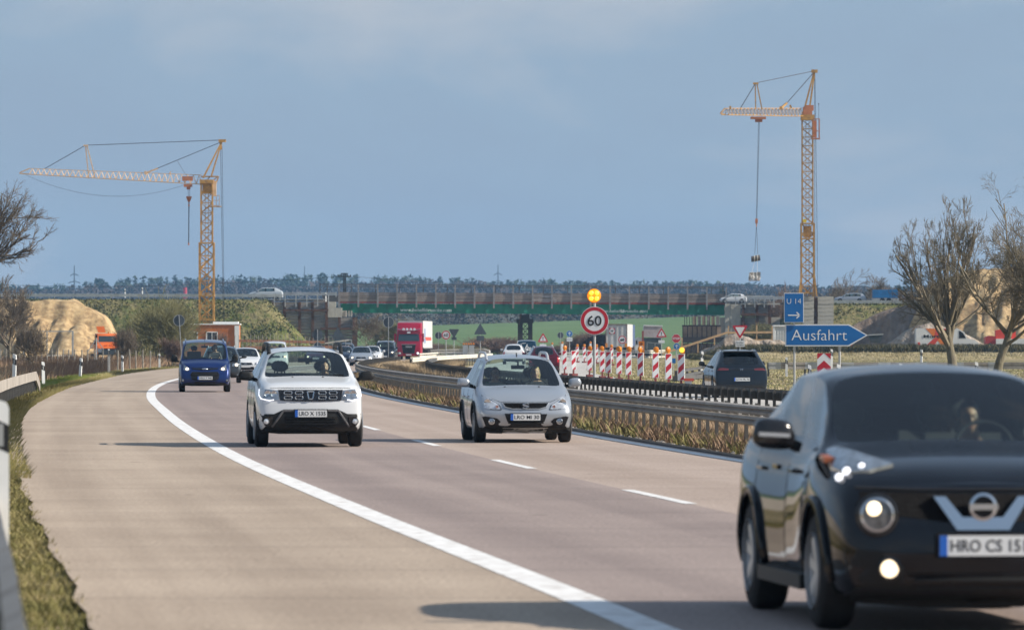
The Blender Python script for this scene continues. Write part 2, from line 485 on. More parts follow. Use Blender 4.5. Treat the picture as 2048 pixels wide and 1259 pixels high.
# ------------------------------------------------------------------ carriageways
def road_mat(name, base, tint, joint_y=5.0, dark=(0.07, 0.065, 0.06), track=.045):
    m = bpy.data.materials.new(name); m.use_nodes = True
    t = m.node_tree; b = t.nodes['Principled BSDF']; b.inputs['Roughness'].default_value = 0.82; b.inputs['Specular IOR Level'].default_value = 0.3
    uv = t.nodes.new('ShaderNodeUVMap'); sep = t.nodes.new('ShaderNodeSeparateXYZ'); t.links.new(uv.outputs['UV'], sep.inputs['Vector'])
    g = t.nodes.new('ShaderNodeTexCoord')
    # long streaks along the traffic
    mpn = t.nodes.new('ShaderNodeMapping'); mpn.inputs['Scale'].default_value = (1.4, 0.02, 1); t.links.new(uv.outputs['UV'], mpn.inputs['Vector'])
    a = t.nodes.new('ShaderNodeTexNoise'); a.inputs['Scale'].default_value = 1.0; a.inputs['Detail'].default_value = 5; t.links.new(mpn.outputs['Vector'], a.inputs['Vector'])
    c = t.nodes.new('ShaderNodeTexNoise'); c.inputs['Scale'].default_value = 0.22; c.inputs['Detail'].default_value = 9; c.inputs['Roughness'].default_value = .7; t.links.new(g.outputs['Object'], c.inputs['Vector'])
    d = t.nodes.new('ShaderNodeTexNoise'); d.inputs['Scale'].default_value = 24; d.inputs['Detail'].default_value = 3; t.links.new(g.outputs['Object'], d.inputs['Vector'])
    s1 = t.nodes.new('ShaderNodeMath'); s1.operation = 'ADD'; t.links.new(a.outputs['Fac'], s1.inputs[0]); t.links.new(c.outputs['Fac'], s1.inputs[1])
    rp = t.nodes.new('ShaderNodeValToRGB'); rp.color_ramp.elements[0].position = 0.40; rp.color_ramp.elements[1].position = 0.60
    half = t.nodes.new('ShaderNodeMath'); half.operation = 'MULTIPLY'; half.inputs[1].default_value = 0.5; t.links.new(s1.outputs[0], half.inputs[0])
    ph = t.nodes.new('ShaderNodeMath'); ph.operation = 'MULTIPLY_ADD'; ph.inputs[1].default_value = 2 * math.pi / 1.87; ph.inputs[2].default_value = -2 * math.pi * .95 / 1.87; t.links.new(sep.outputs['X'], ph.inputs[0])
    cs_ = t.nodes.new('ShaderNodeMath'); cs_.operation = 'COSINE'; t.links.new(ph.outputs[0], cs_.inputs[0])
    tr = t.nodes.new('ShaderNodeMath'); tr.operation = 'MULTIPLY_ADD'; tr.inputs[1].default_value = -track; t.links.new(cs_.outputs[0], tr.inputs[0]); t.links.new(half.outputs[0], tr.inputs[2])
    t.links.new(tr.outputs[0], rp.inputs['Fac']); rp.color_ramp.elements[0].color = (*base, 1); rp.color_ramp.elements[1].color = (*tint, 1)
    # speckle of the aggregate
    sp = t.nodes.new('ShaderNodeMix'); sp.data_type = 'RGBA'; sp.blend_type = 'MULTIPLY'; sp.inputs[0].default_value = 1
    r2 = t.nodes.new('ShaderNodeValToRGB'); r2.color_ramp.elements[0].position = .3; r2.color_ramp.elements[1].position = .7
    r2.color_ramp.elements[0].color = (.66, .66, .66, 1); r2.color_ramp.elements[1].color = (1.22, 1.22, 1.22, 1)
    t.links.new(d.outputs['Fac'], r2.inputs['Fac']); t.links.new(rp.outputs['Color'], sp.inputs[6]); t.links.new(r2.outputs['Color'], sp.inputs[7])
    # faint slab joints every five metres
    fr = t.nodes.new('ShaderNodeMath'); fr.operation = 'MODULO'; fr.inputs[1].default_value = joint_y; t.links.new(sep.outputs['Y'], fr.inputs[0])
    lt = t.nodes.new('ShaderNodeMath'); lt.operation = 'LESS_THAN'; lt.inputs[1].default_value = 0.05; t.links.new(fr.outputs[0], lt.inputs[0])
    fm = t.nodes.new('ShaderNodeMath'); fm.operation = 'MULTIPLY'; fm.inputs[1].default_value = 0.7; t.links.new(lt.outputs[0], fm.inputs[0])
    jm = t.nodes.new('ShaderNodeMix'); jm.data_type = 'RGBA'; t.links.new(fm.outputs[0], jm.inputs[0]); t.links.new(sp.outputs[2], jm.inputs[6]); jm.inputs[7].default_value = (*dark, 1)
    # dark blotches and tar spots
    v = t.nodes.new('ShaderNodeTexNoise'); v.inputs['Scale'].default_value = 2.2; v.inputs['Detail'].default_value = 2; t.links.new(g.outputs['Object'], v.inputs['Vector'])
    vr = t.nodes.new('ShaderNodeValToRGB'); vr.color_ramp.elements[0].position = .735; vr.color_ramp.elements[1].position = .775
    t.links.new(v.outputs['Fac'], vr.inputs['Fac'])
    vm = t.nodes.new('ShaderNodeMix'); vm.data_type = 'RGBA'; t.links.new(vr.outputs['Color'], vm.inputs[0]); t.links.new(jm.outputs[2], vm.inputs[6]); vm.inputs[7].default_value = (base[0]*.55, base[1]*.55, base[2]*.55, 1)
    t.links.new(vm.outputs[2], b.inputs['Base Color'])
    bn = t.nodes.new('ShaderNodeBump'); bn.inputs['Strength'].default_value = 0.25; bn.inputs['Distance'].default_value = 0.01
    t.links.new(d.outputs['Fac'], bn.inputs['Height']); t.links.new(bn.outputs['Normal'], b.inputs['Normal'])
    return m

def strip(name, fl, fr, d0, d1, z, material, step=2.0, nx=1, kind='structure', parent=None):
    """sheet between two offset functions of distance, with metric uv"""
    ds = np.arange(d0, d1 + 1e-6, step)
    if ds[-1] < d1 - 1e-6: ds = np.append(ds, d1)
    L_, R_ = fl(ds), fr(ds)
    cols = [L_ + (R_ - L_) * k / nx for k in range(nx + 1)]
    V = np.stack([np.stack([c, ds, np.full_like(ds, z)], -1) for c in cols], 1)
    n = len(ds)
    i = np.arange(n - 1)[:, None] * (nx + 1) + np.arange(nx)[None, :]
    Fq = np.stack([i, i + 1, i + nx + 2, i + nx + 1], -1).reshape(-1, 4)
    me = np_mesh(name, V.reshape(-1, 3), Fq, material)
    uvl = me.uv_layers.new(name='UVMap')
    base = XL(ds)
    U = np.stack([np.stack([c - base, ds], -1) for c in cols], 1).reshape(-1, 2)
    li = Fq.ravel()
    uvl.data.foreach_set('uv', U[li].astype(np.float32).ravel())
    o = link_mesh(name, me, parent)
    if kind: o['kind'] = kind
    return o

M_lane = road_mat('lane_concrete', (0.235, 0.188, 0.172), (0.31, 0.25, 0.225))
M_lane2 = road_mat('second_lane_concrete', (0.325, 0.255, 0.21), (0.40, 0.32, 0.27))
M_shoulder = road_mat('shoulder_concrete', (0.31, 0.245, 0.188), (0.42, 0.34, 0.265), track=0)
M_opp = road_mat('opposite_concrete', (0.42, 0.40, 0.37), (0.50, 0.475, 0.44))
M_line = mat('road_marking', (0.74, 0.74, 0.73), 0.7, var=0.06, vs=2.0, dirt=((0.42, 0.38, 0.35), 5.0, 0.47))
M_asphalt = mat('dark_asphalt', (0.04, 0.042, 0.046), 1.0, var=0.25, vs=0.8, spec=.05)
strip('hard_shoulder', lambda d: EDGE_L(d) + 0.03 * np.sin(d * 1.7) + 0.03 * np.sin(d * 0.61), lambda d: xo(d, 0), -40, 1290, 0.0, M_shoulder)
strip('road', lambda d: xo(d, 0), lambda d: xo(d, 3.85), -40, 1290, 0.0, M_lane)
strip('road_outer_lane', lambda d: xo(d, 3.85), lambda d: xo(d, 7.75), -40, 1290, 0.0, M_lane2)
strip('drainage_channel', lambda d: xo(d, 7.75), lambda d: xo(d, 8.15), -40, 900, -0.004, M_asphalt)
strip('opposite_road', lambda d: xo(d, 13.0), lambda d: xo(d, 21.6), 60, 1290, 0.0, M_opp)
strip('opposite_road_exit_lane', lambda d: xo(d, 21.6), lambda d: xo(d, 21.6 + 6.5 * (1 - sstep(150, 222, d))), 60, 221, 0.0, M_opp)
strip('edge_line', lambda d: xo(d, -0.15), lambda d: xo(d, 0.15), -40, 900, 0.004, M_line)
strip('inner_edge_line', lambda d: xo(d, 7.4), lambda d: xo(d, 7.62), -40, 900, 0.004, M_line)
strip('opposite_inner_edge_line', lambda d: xo(d, 13.5), lambda d: xo(d, 13.7), 60, 900, 0.004, M_line)
strip('opposite_outer_edge_line', lambda d: xo(d, 20.9), lambda d: xo(d, 21.1), 60, 214, 0.004, M_line)
k = 0
for d0 in np.arange(65.2 - 18 * 5, 640, 17.6):
    strip('lane_dash', lambda d: xo(d, 3.78), lambda d: xo(d, 3.93), d0, d0 + 6, 0.004, M_line)
for d0 in np.arange(100, 420, 17.6):
    strip('opposite_lane_dash', lambda d: xo(d, 17.1), lambda d: xo(d, 17.25), d0, d0 + 6, 0.004, M_line)

# the slip road that leaves to the right far beyond the exit barrier (raised country road over the bridge)
# ------------------------------------------------------------------ embankments of the crossing road
M_bank = soil_mat('embankment_grass', [(0.06, 0.075, 0.028), (0.11, 0.125, 0.04), (0.21, 0.18, 0.09), (0.10, 0.115, 0.04)], 0.16, 0.9, bump=0.9, bs=1.6)
BR = 660.0   # distance of the bridge face
def bank(name, x0, x1, y0, y1, top, slope, res=0.8, seed=0):
    m_ = top * slope + 1
    xs = np.arange(x0 - m_, x1 + m_ + res, res); ys = np.arange(y0 - m_, y1 + m_ + res, res)
    def zf(X, Y):
        dx = np.maximum(np.maximum(x0 - X, X - x1), 0); dy = np.maximum(np.maximum(y0 - Y, Y - y1), 0)
        d_ = np.hypot(dx, dy)
        n_ = np.vectorize(lambda a, b: noise.fractal(Vector((a * .35 + seed, b * .35, 0)), 1.0, 2.0, 4))(X, Y)
        z = top - d_ / slope + n_ * 0.28 * np.minimum(d_, 1.5) / 1.5
        return np.maximum(z, -0.6)
    return grid_sheet(name, xs, ys, zf, M_bank)
bank('embankment', PX(-260, BR), PX(538, 650), 645.5, 664, PZ(600, 655) , .95, seed=3)
bank('embankment_east', PX(1600, 655), PX(2400, BR), 647, 664, PZ(608, 655), 1.05, seed=9)
M_croad = mat('country_road_asphalt', (0.07, 0.07, 0.075), 0.9, var=0.15, vs=1)
zt = PZ(600, 655); zt2 = PZ(607, 655)
b_ = MB(); b_.box(((PX(-240, BR) + PX(650, BR)) / 2, 658.5, zt + 0.03), (PX(650, BR) - PX(-240, BR), 9, 0.1)); o = b_.build('country_road', M_croad); o['kind'] = 'structure'
b_ = MB(); b_.box(((PX(1455, BR) + PX(2380, BR)) / 2, 658.5, zt2 + 0.03), (PX(2380, BR) - PX(1455, BR), 9, 0.1)); o = b_.build('country_road_east', M_croad); o['kind'] = 'structure'

# ------------------------------------------------------------------ heaps of sand and soil
M_sand = soil_mat('sand', [(0.12, 0.085, 0.05), (0.28, 0.195, 0.105), (0.44, 0.32, 0.175), (0.52, 0.40, 0.235)], 0.24, 1.1, bump=0.7, bs=0.8, stretch=(1, 1, 1.6))
M_soil = soil_mat('brown_soil', [(0.13, 0.095, 0.075), (0.21, 0.16, 0.125), (0.27, 0.21, 0.165)], 0.3, 1.6, bump=1.0, bs=1.2, stretch=(1, 1, .3))
M_rubble = soil_mat('rubble_soil', [(0.17, 0.13, 0.10), (0.30, 0.25, 0.2), (0.42, 0.37, 0.32)], 0.6, 3.0, bump=1.0, bs=2)
def heap(name, label, prof, d, depth, material, front=1.35, seed=0, rough=0.5, res=0.35, floor=-0.2):
    """prof: skyline of the heap as photo pixels (x,y) at distance d"""
    xs_ = [PX(p[0], d) for p in prof]; zs_ = [PZ(p[1], d) for p in prof]
    xs = np.arange(min(xs_), max(xs_) + res, res)
    top = max(zs_); ys = np.arange(d - top * front - 1, d + depth, res)
    def zf(X, Y):
        h = np.interp(X, xs_, zs_)
        n_ = np.vectorize(lambda a, b: noise.fractal(Vector((a * .45 + seed, b * .3, 7)), 0.9, 2.1, 5))(X, Y)
        n2 = np.vectorize(lambda a, b: abs(noise.noise(Vector((a * .24 + b * .10 + seed, b * .05, 3)))) + .45 * abs(noise.noise(Vector((a * .75 - b * .1 + seed, b * .12, 5)))))(X, Y)
        g_ = (d - Y) / front + n_ * 0.9 + n2 * 4.6
        z = np.where(Y < d, np.minimum(h, h - np.maximum(g_, 0)), h) + n_ * rough * 0.6
        fall = np.clip((h - floor) / 0.8, 0, 1)
        return np.maximum(floor + (z - floor) * fall, floor)
    o = grid_sheet(name, xs, ys, zf, material)
    del o['kind']
    return tag(o, label, 'heap')
heap('sand_heap', 'pale yellow sand heap against the grassy embankment beside the orange truck', [(-260, 596), (-60, 598), (60, 602), (105, 600), (140, 601), (160, 612), (182, 622), (205, 632), (218, 655), (232, 688), (240, 702)], 612, 10, M_sand, seed=1)
heap('soil_heap', 'brown soil heap under the blue trailer, right of the exit sign', [(1590, 702), (1640, 688), (1690, 660), (1740, 636), (1785, 618), (1830, 609), (1870, 612), (1900, 640), (1960, 690)], 640, 8, M_soil, seed=5, rough=0.3)
heap('tall_sand_heap', 'tall orange sand heap behind the bare trees by the white van', [(1790, 706), (1816, 668), (1835, 625), (1860, 590), (1890, 560), (1930, 545), (1990, 540), (2060, 535), (2200, 560), (2350, 690)], 636, 9, M_sand, seed=8, rough=0.7)
heap('grey_soil_heap', 'low grey earth mound left of the white and orange van', [(1750, 706), (1790, 680), (1830, 652), (1870, 645), (1930, 668), (1990, 700)], 618, 4, M_rubble, seed=12, rough=0.3)
heap('rubble_mound', 'brown rubble mound behind the dark grey car and the give way sign', [(1400, 704), (1425, 696), (1450, 678), (1476, 668), (1500, 674), (1520, 682), (1538, 680), (1556, 682), (1578, 690), (1605, 702)], 560, 3, M_rubble, seed=21, rough=0.5, res=0.2, floor=0.0)
# long low berm with dry grass in front of the building site
def berm(name, px0, px1, d, h, seed):
    x0, x1 = PX(px0, d), PX(px1, d)
    xs = np.arange(x0, x1, 0.5); ys = np.arange(d - 14, d + 5, 0.5)
    def zf(X, Y):
        n_ = np.vectorize(lambda a, b: noise.fractal(Vector((a * .5 + seed, b * .5, 1)), 1.0, 2.0, 4))(X, Y)
        e_ = sstep(0, 4, X - x0) * sstep(0, 4, x1 - X)
        z = h * sstep(0, 1, (Y - (d - 13)) / 12) * (1 - sstep(0, 1, (Y - d) / 4)) + n_ * 0.14
        return z * e_ - 0.1
    return grid_sheet(name, xs, ys, zf, soil_mat(name + '_soil', [(0.13, 0.13, 0.05), (0.30, 0.25, 0.13), (0.44, 0.36, 0.23)], 0.25, 1.2))
berm('berm', 1385, 2300, 520, 1.0, 4)
# ------------------------------------------------------------------ temporary bridge
M_board = mat('weathered_board', (0.27, 0.23, 0.205), 0.9, var=0.3, vs=2.2, bump=0.5, bs=12, stretch=(0.5, 4, 4))
M_board2 = mat('weathered_board_dark', (0.20, 0.175, 0.16), 0.9, var=0.25, vs=2.2, bump=0.5, bs=12, stretch=(0.5, 4, 4))
M_redboard = mat('red_edge_board', (0.24, 0.075, 0.06), 0.8, var=0.2, vs=2)
M_green = mat('green_girder', (0.014, 0.19, 0.12), 0.5, var=0.15, vs=0.8, dirt=((0.03, 0.06, 0.045), 1.2, 0.55))
M_postst = mat('weathered_steel_post', (0.22, 0.215, 0.22), 0.75, var=0.25, vs=4)
M_whiteprint = mat('white_lettering', (0.62, 0.66, 0.64), 0.6)
bx0, bx1 = PX(680, BR), PX(1458, BR)
def bz(x, y_left, y_right):
    """height on the bridge face from the photo rows at the left and the right end"""
    t = (x - bx0) / (bx1 - bx0)
    return PZ(y_left + (y_right - y_left) * t, BR)
bridge = thing('bridge', 'long green temporary girder bridge with wooden parapet over the motorway', 'bridge', (0, BR, 0))
PITCH = (PX(719.2, BR) - PX(680, BR))
nb = 20
px_posts = [PX(678 + i * 38.72, BR) for i in range(nb + 1)]
rr = random.Random(3)
for i, x in enumerate(px_posts):
    zt_ = bz(x, 568, 574); zl = bz(x, 612, 618)
    m_ = MB(); m_.box((x, -0.16, (zt_ + zl) / 2), (0.15, 0.14, zt_ - zl)); m_.box((x, -0.2, (bz(x, 586, 588) + zl) / 2 - .1), (0.2, 0.1, (bz(x, 586, 588) - zl)))
    m_.build('parapet_post', M_postst, bridge)
for i in range(nb):
    x0, x1 = px_posts[i], px_posts[i + 1]; xm = (x0 + x1) / 2
    tilt = math.atan2(bz(x1, 585, 588) - bz(x0, 585, 588), x1 - x0)
    ztop = bz(xm, 584, 587.5); zbot = bz(xm, 602, 604.5)
    nrow = 5; hgt = (ztop - zbot) / nrow
    for k in range(nrow):
        zc = ztop - hgt * (k + .5)
        m_ = MB(); m_.box((0, 0, 0), (x1 - x0 - 0.02, 0.05, hgt - 0.035), ry=-tilt)
        m_.build('board', M_board if rr.random() < .6 else M_board2, bridge, (xm, -0.05 + rr.uniform(-.02, .02), zc))
    m_ = MB(); m_.box((0, 0, 0), (x1 - x0, 0.05, 0.2), ry=-tilt)
    m_.build('edge_board', M_redboard, bridge, (xm, -0.03, zbot - 0.13))
m_ = MB()
xa, xb = PX(640, BR), PX(1446, BR)
m_.bar((xa, -0.16, PZ(568.3, BR)), (bx0, -0.16, bz(bx0, 568.3, 574)), 0.08, 0.09)
m_.bar((bx0, -0.16, bz(bx0, 568.5, 574)), (xb, -0.16, bz(xb, 568.5, 574)), 0.08, 0.10)
for px in (640, 1446): m_.box((PX(px, BR), -0.16, PZ(578, BR)), (0.1, 0.1, 1.1))
m_.build('handrail', mat('dark_handrail', (.09, .085, .085), .85, var=.2, vs=2), bridge)
# rear parapet, seen between the front posts
m_ = MB()
for i in range(17):
    x = PX(650 + i * 48.6, BR); m_.box((x, 8, bz(x, 577, 581)), (0.11, 0.1, 0.9))
m_.bar((xa, 8, PZ(571, BR)), (xb, 8, PZ(575.3, BR)), 0.08, 0.08)
m_.box(((xa + xb) / 2, 8, PZ(596, BR)), (xb - xa, 0.05, 0.75))
m_.build('rear_parapet', mat('dark_handrail', (.09, .085, .085)), bridge)
def girder(name, y, th):
    m_ = MB()
    x0, x1 = PX(682, BR), PX(1449, BR)
    zt0, zt1 = bz(x0, 607, 610), bz(x1, 607, 610); zb0, zb1 = bz(x0, 624, 628.5), bz(x1, 624, 628.5)
    def plate(dy0, dy1, a0, a1, b0, b1):
        vs = [(x0, dy0, b0), (x1, dy0, b1), (x1, dy0, a1), (x0, dy0, a0), (x0, dy1, b0), (x1, dy1, b1), (x1, dy1, a1), (x0, dy1, a0)]
        m_.add(vs, [(0,1,2,3),(7,6,5,4),(3,2,6,7),(4,5,1,0),(1,5,6,2),(4,0,3,7)])
    plate(y, y + .04, zt0, zt1, zb0, zb1)
    plate(y - .15, y + .2, zt0 + .002, zt1 + .002, zt0 - .05, zt1 - .05)
    plate(y - .15, y + .2, zb0 + .03, zb1 + .03, zb0 - .03, zb1 - .03)
    for i in range(1, 40):
        x = x0 + (x1 - x0) * i / 40
        t = i / 40
        m_.box((x, y - .05, (zt0 + (zt1 - zt0) * t + zb0 + (zb1 - zb0) * t) / 2), (0.025, 0.1, (zt0 - zb0) - .1))
    return m_.build(name, M_green, bridge)
girder('girder', 0.1, 1)
girder('girder', 7.4, 1)
m_ = MB(); m_.box(((bx0 + bx1) / 2, 3.9, PZ(607, BR) - .14), (bx1 - bx0 - .4, 7.2, 0.2)); m_.build('deck', M_croad, bridge)
t1 = text_mesh('lettering', 'www.behelfsbruecke.com', 0.55, M_whiteprint, bridge, (PX(852, BR), 0.085, PZ(619.5, BR)), bold=0.012, width=PX(903, BR) - PX(801, BR), shear=0.25)
t1.rotation_euler = (0, math.atan(0.008), 0)
t2 = text_mesh('lettering', 'www.behelfsbruecke.com', 0.5, M_whiteprint, bridge, (PX(1246, BR), 0.085, PZ(621.5, BR)), bold=0.012, width=PX(1296, BR) - PX(1196, BR), shear=0.25)
for t_ in (t1, t2): t_.location.y = 0.088

# middle pier of the bridge
pier = thing('bridge_pier', 'dark steel lattice pier standing under the middle of the green bridge', 'bridge pier', (PX(1050, BR), BR + 1, 0))
def px2(px, py): return (PX(px, BR) - PX(1050, BR), PZ(py, BR))
M_dkst = mat('dark_pier_steel', (0.022, 0.018, 0.018), 0.7, var=0.3, vs=2)
for a, b in ((1035.5, 1045.5), (1056, 1065)):
    xa_, z1 = px2(a, 640); xb_, _ = px2(b, 640)
    m_ = MB(); m_.box(((xa_ + xb_) / 2, 0, z1 / 2), (xb_ - xa_, 0.9, z1)); m_.build('column', M_dkst, pier)
m_ = MB(); xa_, z0 = px2(1033, 646); xb_, z1 = px2(1067, 637); m_.box(((xa_ + xb_) / 2, 0.02, (z0 + z1) / 2), (xb_ - xa_, 1.2, z1 - z0)); m_.build('cap_beam', M_dkst, pier)
m_ = MB(); xa_, z0 = px2(1039, 637.5); xb_, z1 = px2(1059, 629); m_.box(((xa_ + xb_) / 2, 0.02, (z0 + z1) / 2 - .02), (xb_ - xa_, 1.0, z1 - z0 + .1)); m_.build('bearing_block', M_dkst, pier)
m_ = MB()
zz = 0.2
while zz < 3.6:
    xa_, xb_ = px2(1045, 0)[0], px2(1056, 0)[0]
    m_.bar((xa_, -.3, zz), (xb_, -.3, zz + .62), 0.07, 0.07); m_.bar((xb_, -.38, zz), (xa_, -.38, zz + .62), 0.07, 0.07); m_.bar((xa_, -.2, zz), (xb_, -.2, zz), 0.08, 0.08)
    zz += .62
m_.build('lattice', M_dkst, pier)
m_ = MB(); m_.bar((px2(1038, 0)[0], -.62, px2(0, 650)[1]), (px2(1045, 0)[0], -.62, px2(0, 614)[1]), 0.09, 0.09); m_.build('rusty_pipe', M_rust, pier)

# ------------------------------------------------------------------ shored wing walls
M_lag = mat('timber_lagging', (0.19, 0.175, 0.165), 0.9, var=0.28, vs=1.6, bump=0.5, bs=7, stretch=(.35, 1, 3.5))
M_lag2 = mat('timber_lagging_light', (0.25, 0.23, 0.21), 0.9, var=0.2, vs=1.6, bump=0.5, bs=7, stretch=(.35, 1, 3.5))
def zq(py, d=648): return PZ(py, d)
def xq(px, d=648): return PX(px, d)
def lagging(parent, px0, px1, py0, py1, d=648, y=0.0, pitch=0.36, mats=(M_lag, M_lag2), ox=0):
    z1, z0 = zq(py0, d), max(zq(py1, d), 0)
    n = max(1, round((z1 - z0) / pitch)); h = (z1 - z0) / n
    x0, x1 = xq(px0, d), xq(px1, d)
    for i in range(n):
        m_ = MB(); m_.box((0, 0, 0), (x1 - x0, 0.12, h - .03))
        m_.build('lagging_board', mats[0] if rr.random() < .65 else mats[1], parent, ((x0 + x1) / 2 - ox, y + rr.uniform(-.03, .03), z0 + h * (i + .5)))
ww = thing('retaining_wall', 'timber lagged retaining wall with rusty steel beams at the left end of the bridge', 'retaining wall', (0, 648, 0))
beams = [(545, 603, 628), (569, 603, 637), (599, 603, 656), (625, 603, 668), (653, 603, 680)]
for px, a, b in beams:
    z1, z0 = zq(a), zq(b) - 1.2
    m_ = MB(); m_.box((xq(px), -.15, (z1 + z0) / 2), (0.3, 0.3, z1 - z0)); m_.build('steel_beam', M_rust, ww)
for (a, b) in ((547, 567), (571.5, 597), (601.5, 623), (627.5, 650.5)):
    lagging(ww, a, b, 603.5 if a < 620 else 600, 640 if a < 570 else 700)
for px in (679, 710):
    z1 = zq(634); m_ = MB(); m_.box((xq(px) , -.15 - (.1 if px > 700 else 0), z1 / 2), (0.3 if px < 700 else .55, 0.35, z1)); m_.build('steel_beam', M_rust, ww)
lagging(ww, 655.5, 676.5, 634.5, 700); lagging(ww, 681.5, 705, 634.5, 700)
for (a, b, y_) in ((567, 657, 620), (641, 717, 657)):
    m_ = MB(); m_.box(((xq(a) + xq(b)) / 2, -.42, zq(y_)), (xq(b) - xq(a), 0.22, 0.24)); m_.build('waler', M_rust, ww)
m_ = MB(); m_.bar((xq(712), -.4, zq(657)), (xq(712), .0, zq(666)), .2, .2); m_.build('bracket', M_rust, ww)
M_block = mat('concrete_block', (0.40, 0.385, 0.34), 0.9, var=0.12, vs=1.2, bump=0.3, bs=5)
for (a, b, c, d_) in ((656, 671.5, 603, 615), (656, 684, 615.2, 634.3)):
    m_ = MB()
    if b > 680:
        for (a2, b2) in ((656, 669.7), (670.1, 684)):
            m_ = MB(); m_.box(((xq(a2) + xq(b2)) / 2, .1, (zq(c) + zq(d_)) / 2), (xq(b2) - xq(a2), 0.8, zq(c) - zq(d_))); m_.build('concrete_block', M_block, ww)
    else:
        m_.box(((xq(a) + xq(b)) / 2, .1, (zq(c) + zq(d_)) / 2), (xq(b) - xq(a), 0.8, zq(c) - zq(d_))); m_.build('concrete_block', M_block, ww)
m_ = MB()
for px in (692, 698, 703): m_.box((xq(px), .1, zq(627)), (0.16, 0.16, 0.7))
m_.box((xq(689), 0.5, zq(627)), (0.5, 0.6, 0.7)); m_.build('bearing_stub', M_conc, ww)

# railings and crash barriers along the country road
M_gal_far = mat('dull_galvanised', (0.42, 0.44, 0.45), 0.6, metal=0.2, var=0.2, vs=1)
def far_rail(name, label, px0, px1, y0, y1, d, step_px, post_h, beam=True, post_top=None, group=None, down=0.75):
    t = thing(name, label, 'crash barrier' if beam else 'railing', (0, d, 0), group=group)
    n = int(abs(px1 - px0) / step_px)
    me = None
    for i in range(n + 1):
        px = px0 + (px1 - px0) * i / n; py = y0 + (y1 - y0) * i / n
        z1 = PZ(py, d) + (0.06 if beam else 0.0)
        if me is None:
            m_ = MB(); m_.box((0, 0, -post_h / 2), (0.11, 0.1, post_h)); me = m_.mesh('post', M_gal_far)
        link_mesh('post', me, t, (PX(px, d), 0.12, z1))
    m_ = MB()
    a = (PX(px0, d), 0, PZ(y0, d)); b = (PX(px1, d), 0, PZ(y1, d))
    if beam:
        m_.bar((a[0], -.03, a[2] - .05), (b[0], -.03, b[2] - .05), 0.05, 0.11); m_.bar((a[0], 0, a[2] - .155), (b[0], 0, b[2] - .155), 0.03, 0.1); m_.bar((a[0], -.03, a[2] - .26), (b[0], -.03, b[2] - .26), 0.05, 0.11)
    else:
        m_.bar(a, b, 0.07, 0.07); m_.bar((a[0], 0, a[2] - .5), (b[0], 0, b[2] - .5), .05, .05)
    m_.build('beam' if beam else 'rail', M_gal_far, t)
    return t
far_rail('crash_barrier', 'grey crash barrier on the embankment left of the tall left crane', -230, 560, 587, 588, 652.5, 36.5, 0.75)
far_rail('crash_barrier', 'grey crash barrier along the country road behind the silver estate car', 1660, 2380, 600.5, 603, 652.5, 34, 0.72)
far_rail('crash_barrier', 'grey barrier along the far edge of the country road near the left bridge end', 560, 672, 584.5, 584.5, 663, 30, 0.6)
far_rail('crash_barrier', 'grey barrier along the country road between bridge and tall right crane', 1462, 1600, 592, 593, 662.5, 30, 0.7)
far_rail('railing', 'thin posts of the handrail above the left timber retaining wall', 505, 657, 590, 589, 647.3, 19.2, 1.35, beam=False)
far_rail('railing', 'thin posts of the handrail above the right concrete abutment', 1452, 1548, 591, 592, 647.3, 17.5, 1.3, beam=False)

# ------------------------------------------------------------------ right abutment
ab = thing('abutment', 'grey abutment with concrete slabs and brown lagging at the right bridge end', 'abutment', (0, 648, 0))
def slab(name, a, b, c, d_, m__, par=ab, y=0.0, th=.5):
    m_ = MB(); m_.box(((xq(a) + xq(b)) / 2, y, (zq(c) + max(zq(d_), 0)) / 2), (xq(b) - xq(a), th, zq(c) - max(zq(d_), 0))); return m_.build(name, m__, par)
slab('concrete_slab', 1450, 1460, 607, 690, M_block); slab('concrete_slab', 1460.6, 1481, 608, 690, M_block, y=-.02)
for px in (1486, 1514, 1539): slab('steel_beam', px - 3, px + 3, 609, 668 + 20, M_rust, y=-.3, th=.3)
for a, b in ((1489.5, 1510.5), (1517.5, 1535.5)): lagging(ab, a, b, 609, 690, mats=(M_lag2, M_lag))
slab('waler', 1481, 1540, 626, 631, M_rust, y=-.5, th=.25)
slab('concrete_wing', 1482, 1560, 606, 609, M_conc, y=-.1, th=.6)
slab('abutment_body', 1440, 1560, 634, 702, M_conc, y=.6, th=.4)
# timber formwork with starter bars in front of it
fw = thing('formwork', 'brown timber formwork box with dark starter bars under the right bridge end', 'formwork', (0, 640, 0))
M_form = mat('formwork_panel', (0.24, 0.18, 0.135), 0.85, var=0.22, vs=1.4, bump=0.3, bs=6)
def fq(px): return PX(px, 640)
def fz(py): return PZ(py, 640)
for i in range(8):
    a = 1365.5 + i * 9.6
    m_ = MB(); m_.box((fq(a + 4.8), 0.0, (fz(652) + fz(674)) / 2), (fq(a + 9.2) - fq(a), 0.15, fz(652) - fz(674))); m_.build('panel', M_form, fw)
    m_ = MB(); m_.box((fq(a), -.14, (fz(651) + fz(676)) / 2), (0.1, 0.12, fz(651) - fz(676))); m_.build('soldier_beam', M_dkst, fw)
for i in range(6):
    a = 1386 + i * 9.2
    m_ = MB(); m_.box((fq(a + 4), 0.9, (fz(632) + fz(651)) / 2), (fq(a + 7) - fq(a), 0.15, fz(632) - fz(651))); m_.build('upper_panel', M_lag if i % 2 else M_form, fw)
for i, px in enumerate((1369.5, 1374, 1379.5, 1384.5, 1391, 1400, 1410, 1420, 1428)):
    m_ = MB(); m_.tube((fq(px), .4, fz(654)), (fq(px), .4, fz(632.5)), .045, n=5); m_.build('starter_bar', M_dkst, fw)
